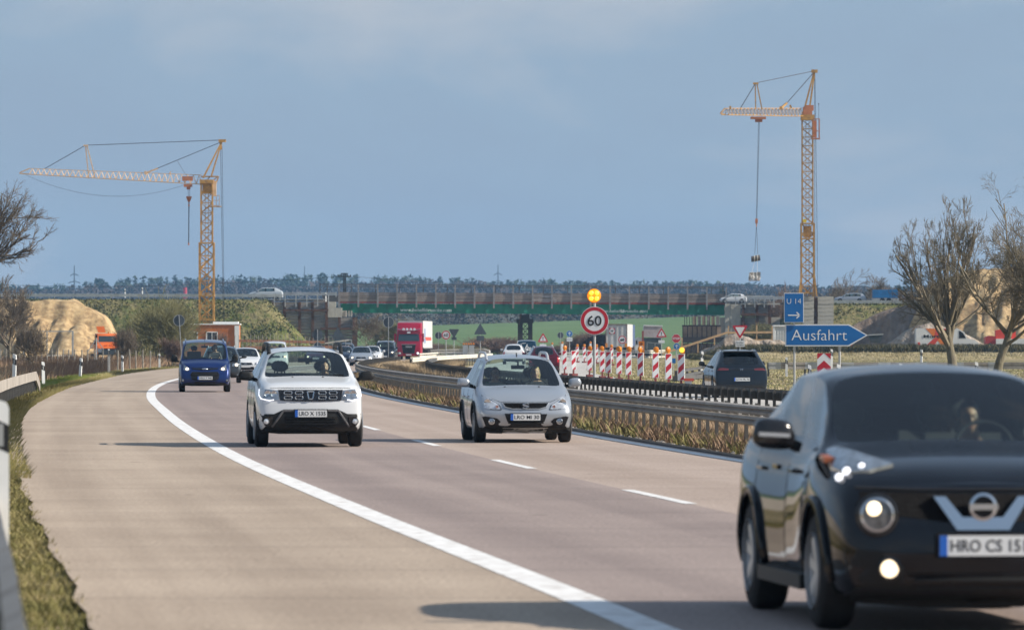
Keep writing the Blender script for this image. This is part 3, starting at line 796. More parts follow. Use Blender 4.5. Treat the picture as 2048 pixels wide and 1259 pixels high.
m_ = MB(); m_.box(((fq(1364) + fq(1450)) / 2, -.1, (fz(674) + fz(685)) / 2), (fq(1450) - fq(1364), .5, fz(674) - fz(685))); m_.box(((fq(1364) + fq(1442)) / 2, .1, fz(651)), (fq(1442) - fq(1364), .4, .16)); m_.build('base_frame', M_dkst, fw)
m_ = MB()
for i in range(8):
    a = 1370 + i * 9.6
    m_.bar((fq(a), -.4, 0.1), (fq(a + 6), -.3, fz(684)), .12, .12)
m_.build('raking_prop', M_dkst, fw)

m_ = MB(); m_.box(((fq(1362) + fq(1452)) / 2, .5, fz(685) / 2 - .1), (fq(1452) - fq(1362), .8, fz(685) + .1)); m_.build('footing', M_soil, fw)
# crane footing of stacked concrete blocks
cb = thing('block_wall', 'tall wall of stacked pale concrete blocks under the right crane', 'block wall', (0, 642, 0))
for i in range(10):
    z1 = PZ(592.5 + i * 7.9, 642); z0 = PZ(592.5 + (i + 1) * 7.9, 642) if i < 9 else 0.0
    for a, b, c in ((1607, 1627.5, 0), (1635.5, 1667, 1)):
        if i == 9 and c == 0: pass
        m_ = MB(); m_.box((0, 0, 0), (PX(b, 642) - PX(a, 642), 1.0, z1 - z0 - .035))
        m_.build('block', M_block, cb, ((PX(a, 642) + PX(b, 642)) / 2 + rr.uniform(-.02, .02), rr.uniform(-.03, .03) + c * .1, (z0 + z1) / 2))
m_ = MB(); m_.box((PX(1631.5, 642), .2, PZ(595, 642) / 2), (PX(1636, 642) - PX(1627, 642), .4, PZ(595, 642))); m_.build('steel_post', M_rust, cb)

# timber safety fence on the site
tf = thing('timber_fence', 'fresh timber safety fence sloping down beside the dirt mound', 'timber fence', (0, 600, 0))
def tq(px, py): return (PX(px, 600), 0, PZ(py, 600))
for i, (a, b) in enumerate((((1325, 707), (1458, 663.5)), ((1458, 665), (1550, 664)), ((1458, 680.5), (1550, 680)), ((1395, 697), (1458, 672)))):
    if i == 3: continue
    m_ = MB(); m_.bar(tq(*a), tq(*b), .06, .22); m_.build('plank', M_wood_new, tf)
for px, a, b in ((1457, 651, 683), (1513.5, 650, 684), (1544.5, 650, 684), (1429, 672, 690), (1396, 684, 702), (1364, 675, 702)):
    m_ = MB(); m_.bar((PX(px, 600), .09, PZ(b, 600) - 1), (PX(px, 600), .09, PZ(a, 600)), .12, .12); m_.build('post', M_wood_new, tf)
# white corrugated site container
ct = thing('site_container', 'white corrugated site container behind the motorway exit sign', 'container', (PX(1590, 575), 575, 0))
M_wc = mat('white_container_steel', (0.62, 0.63, 0.62), 0.55, var=0.1, vs=1)
m_ = MB()
x0, x1 = PX(1548, 575) - PX(1590, 575), PX(1700, 575) - PX(1590, 575); zt_ = PZ(651, 575)
m_.box(((x0 + x1) / 2, 1.3, zt_ / 2 + .05), (x1 - x0, 2.4, zt_ - .1)); x = x0 + .15
while x < x1 - .1: m_.box((x, .06, zt_ / 2 + .05), (0.12, .1, zt_ - .3)); x += .26
m_.build('wall', M_wc, ct)
m_ = MB(); m_.box(((x0 + x1) / 2, 1.2, zt_), (x1 - x0 + .1, 2.6, .14)); m_.box((x0, 0.02, zt_ / 2), (.14, .14, zt_)); m_.box(((x0 + x1) / 2, 0.0, .1), (x1 - x0 + .1, .2, .2)); m_.build('frame', M_white, ct)

# orange office container at the foot of the left crane
oc = thing('office_container', 'orange office container with two white framed windows at the crane foot', 'container', (PX(424, 606), 606, 0))
M_oran = mat('orange_container', (0.42, 0.125, 0.022), 0.6, var=0.18, vs=1.2)
def oq(px): return PX(px, 606) - PX(424, 606)
zt_ = PZ(649, 606)
m_ = MB(); m_.box((0, 1.2, zt_ / 2), (oq(478) - oq(369), 2.4, zt_)); m_.build('wall', M_oran, oc)
m_ = MB(); m_.box((0, 1.2, zt_ + .06), (oq(480) - oq(367), 2.6, .12)); m_.box((oq(451), 1, zt_ + .22), (oq(480) - oq(430), 1.6, .2)); m_.build('roof', M_white, oc)
for px in (382, 422):
    wf = MB()
    xc = oq(px + 2); zc = PZ(673, 606)
    for sx in (-1, 1): wf.box((xc + sx * .58, -.03, zc), (.1, .08, 1.1))
    for sz in (-1, 1): wf.box((xc, -.03, zc + sz * .5), (1.26, .08, .1))
    wf.box((xc, -.02, zc), (.06, .06, 1.0))
    wo_ = wf.build('window', M_white, oc)
    g_ = MB(); g_.box((xc, -.005, zc), (1.08, .03, .92)); g_.build('pane', mat('dark_pane', (0.03, 0.04, 0.045), 0.1), wo_)
m_ = MB(); m_.box((oq(474), -.05, zt_ / 2), (.5, .12, zt_ - .2)); m_.build('corner_panel', M_white, oc)
# ------------------------------------------------------------------ tower cranes
M_crane = mat('crane_yellow', (0.46, 0.255, 0.06), 0.6, var=0.2, vs=1.5, dirt=((0.16, 0.085, 0.045), 2.5, 0.52))
M_crane_pale = mat('crane_pale_yellow', (0.62, 0.43, 0.26), 0.6, var=0.15, vs=1.5)
M_crane_red = mat('crane_orange', (0.42, 0.16, 0.07), 0.6, var=0.2, vs=1.5)
M_cable = mat('steel_cable', (0.035, 0.035, 0.04), 0.6)
def mast(m_, cx, cy, z0, z1, w, step, r, ladder=True):
    h = w / 2
    for sx in (-1, 1):
        for sy in (-1, 1): m_.bar((cx + sx * h, cy + sy * h, z0), (cx + sx * h, cy + sy * h, z1), r * 2, r * 2)
    n = max(1, round((z1 - z0) / step)); s_ = (z1 - z0) / n
    for i in range(n):
        a, b = z0 + i * s_, z0 + (i + 1) * s_
        f = 1 if i % 2 else -1
        for (p, q) in (((-h, -h), (h, -h)), ((-h, h), (h, h)), ((-h, -h), (-h, h)), ((h, -h), (h, h))):
            if f < 0: p, q = q, p
            m_.bar((cx + p[0], cy + p[1], a), (cx + q[0], cy + q[1], b), r * 1.1, r * 1.1)
            m_.bar((cx + q[0], cy + q[1], a), (cx + p[0], cy + p[1], b), r * .8, r * .8)
        for (p, q) in (((-h, -h), (h, -h)), ((-h, h), (h, h)), ((-h, -h), (-h, h)), ((h, -h), (h, h))):
            m_.bar((cx + p[0], cy + p[1], b), (cx + q[0], cy + q[1], b), r, r)
    if ladder:
        for sx in (-.18, .18): m_.bar((cx + sx, cy, z0), (cx + sx, cy, z1), r * .9, r * .9)
        zz = z0
        while zz < z1: m_.bar((cx - .18, cy, zz), (cx + .18, cy, zz), .03, .03); zz += .35
def jib_lattice(m_, tr, tt, br, bt, wd, n, r, m=0):
    """top and bottom chord ends (root, tip); triangular section"""
    tr, tt, br, bt = map(Vector, (tr, tt, br, bt))
    ax = (bt - br).normalized(); side = ax.cross(Vector((0, 0, 1))).normalized() * wd / 2
    m_.bar(tr, tt, r * 1.6, r * 1.6, m)
    for s_ in (-1, 1): m_.bar(br + side * s_, bt + side * s_, r * 1.6, r * 1.6, m)
    for i in range(n):
        t0, t1, tm = i / n, (i + 1) / n, (i + .5) / n
        T = tr.lerp(tt, tm)
        for s_ in (-1, 1):
            B0 = br.lerp(bt, t0) + side * s_; B1 = br.lerp(bt, t1) + side * s_
            m_.bar(B0, T, r, r, m); m_.bar(T, B1, r, r, m)
        m_.bar(br.lerp(bt, t0) + side, br.lerp(bt, t0) - side, r, r, m); m_.bar(br.lerp(bt, t0) + side, br.lerp(bt, t1) - side, r * .8, r * .8, m)

def rel(px, py, d, o): return P(px, py, d) - o
# left crane ---------------------------------------------------------
D1 = 628.0
o1 = Vector((PX(413.5, D1), D1, 0))
c1 = thing('tower_crane', 'yellow tower crane on the left with a long jib and an empty hanging hook', 'tower crane', o1)
L = lambda px, py, dd=0: rel(px, py, D1 + dd, o1)
m_ = MB(); mast(m_, 0, 0, 0.2, PZ(486, D1), 1.55, 1.35, .085); 
for zz in (1.5, 4.2, 6.9, PZ(486, D1)): m_.box((0, 0, zz), (1.75, 1.75, .14))
for k_ in range(24): m_.bar((random.uniform(-.7, .7), random.uniform(-.7, .2), .5 + k_ * .45), (random.uniform(-.7, .7), random.uniform(-.7, .2), .9 + k_ * .45), .09, .09)
m_.build('lower_mast', M_crane, c1)
m_ = MB(); mast(m_, 0, 0, PZ(486, D1) + .05, PZ(366, D1), 1.25, 1.1, .065); m_.box((.05, 0, PZ(372, D1) - .25), (1.0, 1.0, 1.2)); m_.box((0, 0, PZ(363, D1)), (1.5, 1.5, .4)); m_.build('upper_mast', M_crane, c1)
m_ = MB(); m_.box(L(428, 377, -.3), (.5, .5, 1.7)); m_.build('slewing_motor_cover', M_crane_pale, c1)
m_ = MB()
for a, b in (((406, 356), (444, 282)), ((422, 354), (444, 282))):
    for s_ in (-.45, .45): m_.bar(L(*a) + Vector((0, s_, 0)), L(*b) + Vector((0, s_ * .3, 0)), .13, .13)
m_.box(L(444.5, 281.5), (.8, .6, .3)); m_.box(L(441.5, 291), (.25, .4, .9)); m_.build('a_frame', M_crane, c1)
m_ = MB()
m_.bar(L(402, 353), L(437, 353), .9, .12); m_.bar(L(437, 353), L(431, 369), .12, .12); m_.bar(L(402, 367), L(431, 367), .9, .12); m_.bar(L(408, 367), L(420, 353), .1, .1); m_.bar(L(420, 367), L(434, 354), .1, .1)
m_.build('slewing_platform', M_crane, c1)
m_ = MB(); jib_lattice(m_, L(404, 350), L(59, 336.8), L(404, 368.5), L(59, 348.5), .9, 30, .042)
for a, b in (((59, 336.8), (39, 345.6)), ((59, 348.5), (39, 346.6))): m_.bar(L(*a), L(*b), .12, .12)
m_.build('jib', M_crane_pale, c1)
m_ = MB()
for a, b in (((171, 292), (177.5, 357)), ((174, 292), (190.5, 357))): m_.bar(L(*a), L(*b), .11, .11)
m_.box(L(171.5, 291), (.5, .4, .16)); m_.bar(L(291, 349), L(291, 342), .25, .3); m_.bar(L(291, 346), L(316, 336.5), .16, .16); m_.bar(L(339, 349), L(341, 343), .15, .15)
m_.build('jib_strut', M_crane_pale, c1)
m_ = MB()
for a, b in (((444, 280), (171, 290.5)), ((171, 290.5), (90, 337)), ((442, 284), (315, 336.5))): m_.tube(L(*a), L(*b), .045, n=4)
m_.tube(L(354, 321), L(373, 351), .02, n=3)
m_.build('tie_rope', M_cable, c1)
m_ = MB()
prev = None
for i in range(25):
    t = i / 24; px = 52 + (365 - 52) * t; py = 350 + (371 - 350) * t + 4 * 31 * t * (1 - t)
    q = L(px, py)
    if prev is not None: m_.tube(prev, q, .018, n=3)
    prev = q
m_.tube(L(441, 292), L(446.5, 641), .03, n=4); m_.tube(L(444, 292), L(448.5, 641), .03, n=4)
m_.build('slack_rope', M_cable, c1)
m_ = MB(); m_.box(L(376, 371, -.1), (.9, .9, .3)); m_.box(L(377, 376), (.4, .5, .3)); m_.box(L(375, 357, -.5), (1.2, .04, .5)); m_.build('trolley', M_crane_red, c1)
m_ = MB()
for s_ in (-1.5, 1.5): m_.tube(L(377.5 + s_, 378), L(378 + s_ * .7, 392), .025, n=3)
m_.tube(L(377.8, 404), L(377.3, 486), .055, n=5)
z_ = 486
m_.build('hoist_rope', M_cable, c1)
m_ = MB(); m_.lathe([(0, -.5), (.14, -.3), (.3, .1), (.3, .25), (0, .25)], L(377.8, 397), n=8); m_.box(L(377.8, 410), (.16, .1, .3)); m_.tube(L(377.3, 485), L(377.3, 490), .09, n=6); m_.build('hook_block', M_crane_red, c1)
m_ = MB()
for a, b in (((428, 411), (439, 411)), ((428, 401), (439, 401)), ((428, 391), (439, 391)), ((439, 391), (439, 411)), ((433, 391), (433, 411))): m_.bar(L(*a) + Vector((0, -.5, 0)), L(*b) + Vector((0, -.5, 0)), .05, .05)
m_.box(L(430, 413), (1.4, 1.2, .1)); m_.build('access_cage', M_crane, c1)
m_ = MB(); m_.box((0, 0, .2), (3.6, 3.6, .4)); m_.build('base', M_rust, c1)

# right crane ---------------------------------------------------------
D2 = 642.0
zb = PZ(592.5, 642)
o2 = Vector((PX(1615, D2), D2, zb))
c2 = thing('tower_crane', 'tall orange tower crane on the right lifting a wrapped load above the bridge', 'tower crane', o2)
R = lambda px, py, dd=0: rel(px, py, D2 + dd, o2)
z_mid = PZ(447, D2) - zb
m_ = MB(); mast(m_, 0, 0, 0.0, z_mid, 1.42, 1.2, .075)
for zz in (.4, z_mid, z_mid - 1.7): m_.box((0, 0, zz), (1.6, 1.6, .14))
m_.box((0, .2, z_mid - .9), (.9, .7, 1.3))
for sx in (-1, 1): m_.bar((sx * 1.0, -.9, 0), (sx * .72, -.7, 2.6), .16, .16)
m_.build('lower_mast', M_crane, c2)
m_ = MB(); mast(m_, 0, 0, z_mid + .05, PZ(240, D2) - zb, 1.2, 1.0, .055); m_.box((0, 0, PZ(235, D2) - zb), (1.5, 1.5, .6)); m_.build('upper_mast', M_crane, c2)
m_ = MB(); m_.tube((-.35, -.7, z_mid + .3), (-.35, -.75, z_mid + .3), .22, n=12); m_.build('round_plate', mat('signal_yellow', (.7, .5, .03), .5), c2)
m_ = MB()
for a, b in (((1606, 229), (1628.5, 143)), ((1619.5, 214), (1629.5, 143))):
    for s_ in (-.4, .4): m_.bar(R(*a) + Vector((0, s_, 0)), R(*b) + Vector((0, s_ * .3, 0)), .16, .16)
m_.box(R(1629, 142.5), (.7, .6, .35)); m_.box(R(1627.5, 152), (.3, .4, .6)); m_.build('a_frame', M_crane, c2)
m_ = MB(); m_.box(R(1615, 222), (1.0, 1.3, .9)); m_.bar(R(1604, 226), R(1626, 213), .9, .15); m_.box(R(1619, 216), (.9, 1.1, .6)); m_.build('slewing_platform', M_crane_red, c2)
DT = -13
def RJ(px, py, t): return R(px, py, DT * t)
m_ = MB(); jib_lattice(m_, R(1604, 216.5), RJ(1450, 216.5, 1), R(1604, 232.5), RJ(1450, 229.5, 1), 1.0, 22, .04)
for a in ((1450, 216.5), (1450, 229.5)): m_.bar(RJ(*a, 1), RJ(1441, 226.5, 1.02), .12, .12)
m_.bar(RJ(1460.5, 218, 1), RJ(1460.5, 212, 1), .2, .2)
m_.build('jib', M_crane, c2)
m_ = MB()
for a, b in (((1510.5, 168), (1511.5, 219)), ((1514, 168), (1524, 219))): m_.bar(RJ(*a, .6), RJ(*b, .6), .12, .12)
m_.box(RJ(1511.5, 167, .6), (.6, .4, .2)); m_.bar(RJ(1561, 219, .28), RJ(1562, 213, .28), .3, .3); m_.bar(RJ(1562, 216, .28), RJ(1574, 206, .25), .2, .2); m_.bar(R(1583, 217), R(1580, 210), .2, .2)
m_.build('jib_strut', M_crane, c2)
m_ = MB()
for a, b in ((R(1628, 142), RJ(1511.5, 166, .6)), (RJ(1511.5, 166, .6), RJ(1480, 218, .8)), (R(1627, 146), RJ(1574, 206, .25))): m_.tube(a, b, .045, n=4)
m_.tube(R(1629.5, 150), R(1630, 591), .03, n=4); m_.tube(R(1630, 150), R(1634.5, 480), .03, n=4); m_.tube(R(1634.5, 480), R(1634.5, 591), .03, n=4)
m_.build('tie_rope', M_cable, c2)
TJ = .57
m_ = MB(); m_.box(RJ(1516.5, 236, TJ), (1.7, 1.2, .25)); m_.box(RJ(1517.5, 241, TJ), (.8, .6, .35)); m_.build('trolley', M_crane_red, c2)
m_ = MB()
for s_ in (-1, 1): m_.tube(RJ(1518 + s_, 243, TJ), RJ(1513.2 + s_ * .6, 438, TJ), .03, n=4)
m_.tube(RJ(1513, 448, TJ), RJ(1509.5, 508, TJ), .025, n=3); m_.tube(RJ(1513, 448, TJ), RJ(1515.5, 508, TJ), .025, n=3); m_.build('hoist_rope', M_cable, c2)
m_ = MB(); m_.box(RJ(1513, 442, TJ), (.28, .25, .55)); m_.tube(RJ(1513, 447, TJ), RJ(1513, 453, TJ), .07, n=6); m_.build('hook_block', M_crane_red, c2)
m_ = MB()
for a, b in (((1625, 277), (1638.5, 277)), ((1625, 238), (1638.5, 238)), ((1638.5, 238), (1638.5, 277)), ((1625, 238), (1625, 277)), ((1631.5, 238), (1631.5, 277)), ((1625, 262), (1638.5, 262))):
    for s_ in (-.8, .2): m_.bar(R(*a) + Vector((0, s_, 0)), R(*b) + Vector((0, s_, 0)), .05, .05)
m_.box(R(1631, 277.5, -.3), (1.0, 1.2, .12)); m_.build('operator_cage', M_crane_red, c2)
m_ = MB(); m_.box(R(1629.5, 258, -.25), (.4, .7, 1.9)); m_.build('cage_panel', M_crane_red, c2)
m_ = MB(); m_.tube(R(1637.5, 277), R(1637.5, 208), .025, n=4); m_.ball(R(1637.5, 208), .08, 6, 4); m_.build('antenna', M_cable, c2)
# the load hanging from the right crane
dl = D2 + DT * TJ
ol = P(1512.5, 516, dl)
lg = thing('lifting_drum', 'short dark roller hanging from the hook of the right crane', 'drum', ol)
m_ = MB(); a_ = P(1503, 518, dl) - ol; b_ = P(1520, 515, dl) - ol
m_.tube(a_, b_, .33, .33, 12); m_.build('drum', mat('drum_brown', (0.10, 0.08, 0.065), .7, var=.3, vs=4), lg)
m_ = MB(); m_.tube(a_ - Vector((.02, 0, 0)), a_ + Vector((.02, 0, 0)), .34, .34, 12); m_.build('end_disc', M_black, lg)
m_ = MB()
for t in (.35, .7): q = a_.lerp(b_, t); m_.tube(q - Vector((.05, 0, 0)), q + Vector((.05, 0, 0)), .36, .36, 12)
m_.build('strap', mat('pale_strap', (.5, .47, .4), .7), lg)
ol2 = P(1509, 552, dl)
pk = thing('wrapped_load', 'pallet load wrapped in white plastic film hanging below the roller', 'load', ol2)
m_ = MB()
rr2 = random.Random(5)
hw, hh = .62, .42
ring = []
n_ = 7
for iz in range(4):
    for ix in range(n_): ring.append((-hw + 2 * hw * ix / (n_ - 1) + rr2.uniform(-.05, .05), rr2.uniform(-.06, .06) - .4, -hh + 2 * hh * iz / 3 + rr2.uniform(-.05, .05)))
for iz in range(4):
    for ix in range(n_): ring.append((-hw + 2 * hw * ix / (n_ - 1) + rr2.uniform(-.05, .05), .4, -hh + 2 * hh * iz / 3 + rr2.uniform(-.05, .05)))
fs = []
for s_ in (0, 1):
    for iz in range(3):
        for ix in range(n_ - 1):
            a = s_ * 4 * n_ + iz * n_ + ix; q = (a, a + 1, a + 1 + n_, a + n_)
            fs.append(q if s_ == 0 else q[::-1])
for iz in range(3):
    a = iz * n_; b = 4 * n_ + iz * n_
    fs.append((a, a + n_, b + n_, b)); a += n_ - 1; b += n_ - 1; fs.append((a, b, b + n_, a + n_))
for ix in range(n_ - 1):
    a = ix; b = 4 * n_ + ix; fs.append((a, b, b + 1, a + 1)); a += 3 * n_; b += 3 * n_; fs.append((a, a + 1, b + 1, b))
m_.add(ring, fs); m_.build('plastic_film', mat('plastic_wrap', (.55, .54, .52), .35, col2=(.25, .22, .19), cs=4.5, contrast=(.45, .6), bump=.6, bs=6), pk)
m_ = MB(); m_.box((0, 0, -hh - .06), (1.2, .8, .1)); m_.build('pallet', M_board, pk)
m_ = MB()
for sx in (-.3, .3): m_.tube((sx, 0, hh), (P(1512.5, 521, dl) - ol2) + Vector((sx * .5, 0, 0)), .02, n=3)
m_.build('sling', mat('white_sling', (.6, .6, .58), .7), pk)
# ------------------------------------------------------------------ traffic signs
def circ(r, n=36, cx=0, cz=0, a0=0): return [(cx + r * math.cos(a0 + 2 * math.pi * i / n), cz + r * math.sin(a0 + 2 * math.pi * i / n)) for i in range(n)]
def tri(r, up=True):
    a0 = math.pi / 2 if up else -math.pi / 2
    pts = []
    for k in range(3):
        a = a0 + 2 * math.pi * k / 3; c = (r * .88 * math.cos(a), r * .88 * math.sin(a))
        for j in range(-3, 4):
            b = a + j * math.pi / 9; pts.append((c[0] + r * .12 * math.cos(b), c[1] + r * .12 * math.sin(b)))
    return pts
def sign_post(t, z1, x=0.0, r=0.038, y=0.05, lean=0.0, z0=-0.3):
    m_ = MB(); m_.tube((x - lean * z1, y, z0), (x, y, z1), r, n=10); m_.build('post', M_galv, t); 
    return t
def sign_thing(name, label, px, d, group=None, rz=0.0):
    z = 0.0
    return thing(name, label, 'traffic sign', (PX(px, d), d, z), rz, group)
def plate(t, poly, zc, y0, th, m, name='face', x=0.0):
    m_ = MB(); m_.prism([(a + x, b + zc) for a, b in poly], y0 - th, y0, 0); return m_.build(name, m, t)
def ringp(t, r1, r0, zc, y0, th, m, name='rim', n=40, x=0.0):
    m_ = MB(); vs = []; fs = []
    for i in range(n):
        a = 2 * math.pi * i / n; c, s_ = math.cos(a), math.sin(a)
        vs += [(x + r1 * c, y0 - th, zc + r1 * s_), (x + r0 * c, y0 - th, zc + r0 * s_), (x + r1 * c, y0, zc + r1 * s_), (x + r0 * c, y0, zc + r0 * s_)]
    for i in range(n):
        a, b = i * 4, ((i + 1) % n) * 4
        fs += [(a, a + 1, b + 1, b), (a + 1, a + 3, b + 3, b + 1), (a + 2, a, b, b + 2), (a + 3, a + 2, b + 2, b + 3)]
    m_.add(vs, [f[::-1] for f in fs]); return m_.build(name, m, t)
M_signblack = mat('sign_black', (0.012, 0.012, 0.014), 0.5)

def speed_sign(label, px, py, r, d, post_top=None, bold=.03, rz=0.0, base_r=.04):
    t = sign_thing('speed_limit_sign', label, px, d, rz=rz)
    zc = PZ(py, d)
    plate(t, circ(r, 48), zc, 0, .02, M_signwhite)
    ringp(t, r * .965, r * .73, zc, -.02, .004, M_red, 'red_ring')
    text_mesh('lettering', '60', r * 1.0, M_signblack, t, (0, -.026, zc), bold=bold * r, width=r * 1.0)
    m_ = MB(); m_.prism([(a, b + zc) for a, b in circ(r * .99, 24)], 0.002, .012); m_.build('back', M_signback, t)
    sign_post(t, post_top if post_top else zc + r * .9, r=base_r, y=.06)
    return t, zc
t60, zc60 = speed_sign('large round 60 speed limit sign under an orange warning lamp', 1189, 641, 0.405, 163, post_top=PZ(598, 163), bold=.008)
speed_sign('small round 60 speed limit sign on a thin pole right of the red truck', 892, 669.5, 0.37, 470, bold=.01)
# warning lamp on the same pole
lamp = thing('warning_lamp', 'round orange warning lamp lit above the large 60 sign', 'warning lamp', (PX(1188, 163), 163 + .06, PZ(591, 163)))
M_amber = mat('amber_lens', (0.75, 0.24, 0.01), 0.3, emit=(1.0, 0.26, 0.005), es=.75)
M_amber_hot = mat('amber_glow', (0.9, 0.5, 0.05), 0.3, emit=(1.0, 0.52, 0.03), es=1.1)
M_amber_off = mat('amber_lens_off', (0.50, 0.15, 0.004), 0.4, var=.12, vs=20)
M_yellow_house = mat('lamp_yellow_case', (0.60, 0.22, 0.01), 0.5)
m_ = MB(); m_.lathe([(0, .1), (.19, .1), (.205, .0), (.205, -.05), (.19, -.06)], (0, 0, 0), 'y', 28); m_.build('case', M_yellow_house, lamp, sm=40)
m_ = MB(); m_.lathe([(.188, -.058), (.12, -.085), (0, -.095)], (0, 0, 0), 'y', 28); m_.build('lens', M_amber, lamp, sm=60)
for sx in (-1, 1):
    for sz in (-1, 1):
        m_ = MB(); m_.lathe([(.068, -.078), (.055, -.1), (0, -.108)], (sx * .075, 0, sz * .075), 'y', 14); m_.build('bulb', M_amber_hot, lamp, sm=60)

# exit signs
ex = sign_thing('exit_sign', 'blue arrow shaped motorway exit sign reading Ausfahrt on two posts', 1635, 227)
SX = 11378 / 227
def sg(px, py): return ((px - 1635) / SX, PZ(py, 227))
poly = [sg(1570, 648), sg(1698, 648), sg(1735.5, 670), sg(1698, 692), sg(1570, 692)]
m_ = MB(); m_.prism(poly, -.03, 0); m_.build('face', M_signwhite, ex)
i_ = .05
poly2 = [(poly[0][0] + i_, poly[0][1] - i_), (poly[1][0] - .02, poly[1][1] - i_), (poly[2][0] - .075, poly[2][1]), (poly[3][0] - .02, poly[3][1] + i_), (poly[4][0] + i_, poly[4][1] + i_)]
m_ = MB(); m_.prism(poly2, -.036, -.03); m_.build('blue_panel', M_signblue, ex)
text_mesh('lettering', 'Ausfahrt', .62, M_signwhite, ex, (sg(1638.5, 0)[0], -.04, sg(0, 669.5)[1]), bold=-.006, width=(1694 - 1583) / SX)
for px in (1589, 1679.5):
    m_ = MB(); m_.tube((sg(px, 0)[0], .07, -.3), (sg(px, 0)[0], .07, sg(0, 650)[1]), .045 if px < 1600 else .05, n=12); m_.build('post', M_galv, ex)
for py in (656, 684):
    m_ = MB(); m_.box((sg(1640, 0)[0], .018, sg(0, py)[1]), (2.3, .03, .05)); m_.build('bracket', M_galv, ex)
u14 = sign_thing('detour_sign', 'small upright blue detour sign U 14 with a white arrow above the exit sign', 1588, 226.9)
def sg(px, py): return ((px - 1588) / SX, PZ(py, 226.9))
m_ = MB(); a_ = sg(1568, 585.5); b_ = sg(1607.5, 645); m_.box(((a_[0] + b_[0]) / 2, -.015, (a_[1] + b_[1]) / 2), (b_[0] - a_[0], .03, a_[1] - b_[1])); m_.build('face', M_signwhite, u14)
m_ = MB(); m_.box(((a_[0] + b_[0]) / 2, -.033, (a_[1] + b_[1]) / 2), (b_[0] - a_[0] - .05, .006, a_[1] - b_[1] - .05)); m_.build('blue_panel', M_signblue, u14)
text_mesh('lettering', 'U 14', .31, M_signwhite, u14, (sg(1587.8, 0)[0], -.04, sg(0, 602)[1]), bold=-.004, width=(1602 - 1573.5) / SX)
m_ = MB(); za = sg(0, 630)[1]; xa_, xb_ = sg(1576, 0)[0], sg(1599.5, 0)[0]
m_.box(((xa_ + xb_) / 2, -.039, za), (xb_ - xa_, .006, .045)); m_.bar((xb_ - .13, -.039, za + .12), (xb_, -.039, za), .006, .045); m_.bar((xb_ - .13, -.039, za - .12), (xb_, -.039, za), .006, .045); m_.build('arrow', M_signwhite, u14)
m_ = MB(); m_.tube((sg(1588.5, 0)[0], .07, sg(0, 649)[1]), (sg(1588.5, 0)[0], .07, sg(0, 587)[1]), .04, n=10); m_.build('post', M_galv, u14)

# chevron board
cv = thing('chevron_board', 'red and white chevron board in the grass right of the exit sign post', 'chevron board', (PX(1648, 213), 213, 0))
s_ = 11378 / 213; hw = 13.6 / s_; z1 = PZ(706, 213); z0 = PZ(750, 213)
m_ = MB(); m_.box((0, 0, (z0 + z1) / 2), (2 * hw, .03, z1 - z0)); m_.build('face', M_signwhite, cv)
st = (z1 - z0) / 3.0
def clipz(poly, lo, hi):
    for lim, sg_ in ((lo, 1), (hi, -1)):
        out = []
        for i in range(len(poly)):
            p, q = poly[i], poly[(i + 1) % len(poly)]
            ip, iq = (p[1] - lim) * sg_ >= 0, (q[1] - lim) * sg_ >= 0
            if ip: out.append(p)
            if ip != iq:
                t = (lim - p[1]) / (q[1] - p[1]); out.append((p[0] + (q[0] - p[0]) * t, lim))
        poly = out
        if not poly: return poly
    return poly
for k_ in range(3):
    for sx in (-1, 1):
        zt_ = z1 - st * .0 + st * .52 - k_ * st * 1.18
        if k_ == 0: q = [(sx * .01, z1 + .002), (sx * hw, z1), (sx * hw, z1 - 12 / s_)]
        else: q = [(0, z1 - (14.5 + (k_ - 1) * 27) / s_), (sx * hw, z1 - (27 + (k_ - 1) * 27) / s_), (sx * hw, z1 - (41 + (k_ - 1) * 27) / s_), (0, z1 - (28.5 + (k_ - 1) * 27) / s_)]
        q = clipz(q, z0, z1)
        if len(q) > 2: m_ = MB(); m_.prism(q, -.02, -.015); m_.build('chevron', M_red, cv)
m_ = MB(); m_.tube((0, .05, -.3), (0, .05, z1), .035, n=8); m_.build('post', M_galv, cv)

# smaller signs of the junction
def tri_sign(name, label, px, py, r, d, up=True, back=False, mark='!', plate_below=None, base=0.0):
    t = sign_thing(name, label, px, d)
    zc = PZ(py, d)
    if back: plate(t, tri(r, up), zc, 0, .02, M_signback, 'panel')
    else:
        plate(t, tri(r, up), zc, 0, .02, M_red)
        plate(t, [(a * .62, b * .62) for a, b in tri(r, up)], zc, -.02, .005, M_signwhite, 'inner_panel')
        if mark: text_mesh('mark', mark, r * .8, M_signblack, t, (0, -.028, zc + (.06 if up else 0) * r), bold=.02)
    if plate_below:
        dz, w_, h_, txt = plate_below
        m_ = MB(); m_.box((0, -.01, zc + dz), (w_, .02, h_)); m_.build('supplementary_plate', M_signback if back else M_signwhite, t)
        if txt:
            for i, line in enumerate(txt): text_mesh('lettering', line, h_ * .34, M_signblack, t, (0, -.024, zc + dz + h_ * (.2 - .4 * i) * (1 if len(txt) > 1 else 0)), width=w_ * .8)
    sign_post(t, zc + r * .5)
    return t
tri_sign('give_way_sign', 'red and white give way triangle behind the dark grey car, white plate below', 1480, 659.5, .50, 345, up=False, mark=None, plate_below=(-.83, .55, .37, ('Baustellen-', 'Ausfahrt')))
tri_sign('warning_sign', 'small red triangle warning sign with exclamation mark, above the red car', 1086, 677.5, .56, 560, plate_below=(-.65, .65, .3, None))
tri_sign('warning_sign', 'red triangle warning sign with exclamation mark in front of the grey tipper', 1323, 667.5, .57, 560, plate_below=(-.75, .6, .28, None))
tri_sign('traffic_sign', 'dark back of a triangular sign right of the bridge wall', 676, 668, .70, 560, back=True, plate_below=(-.75, .72, .75, None))
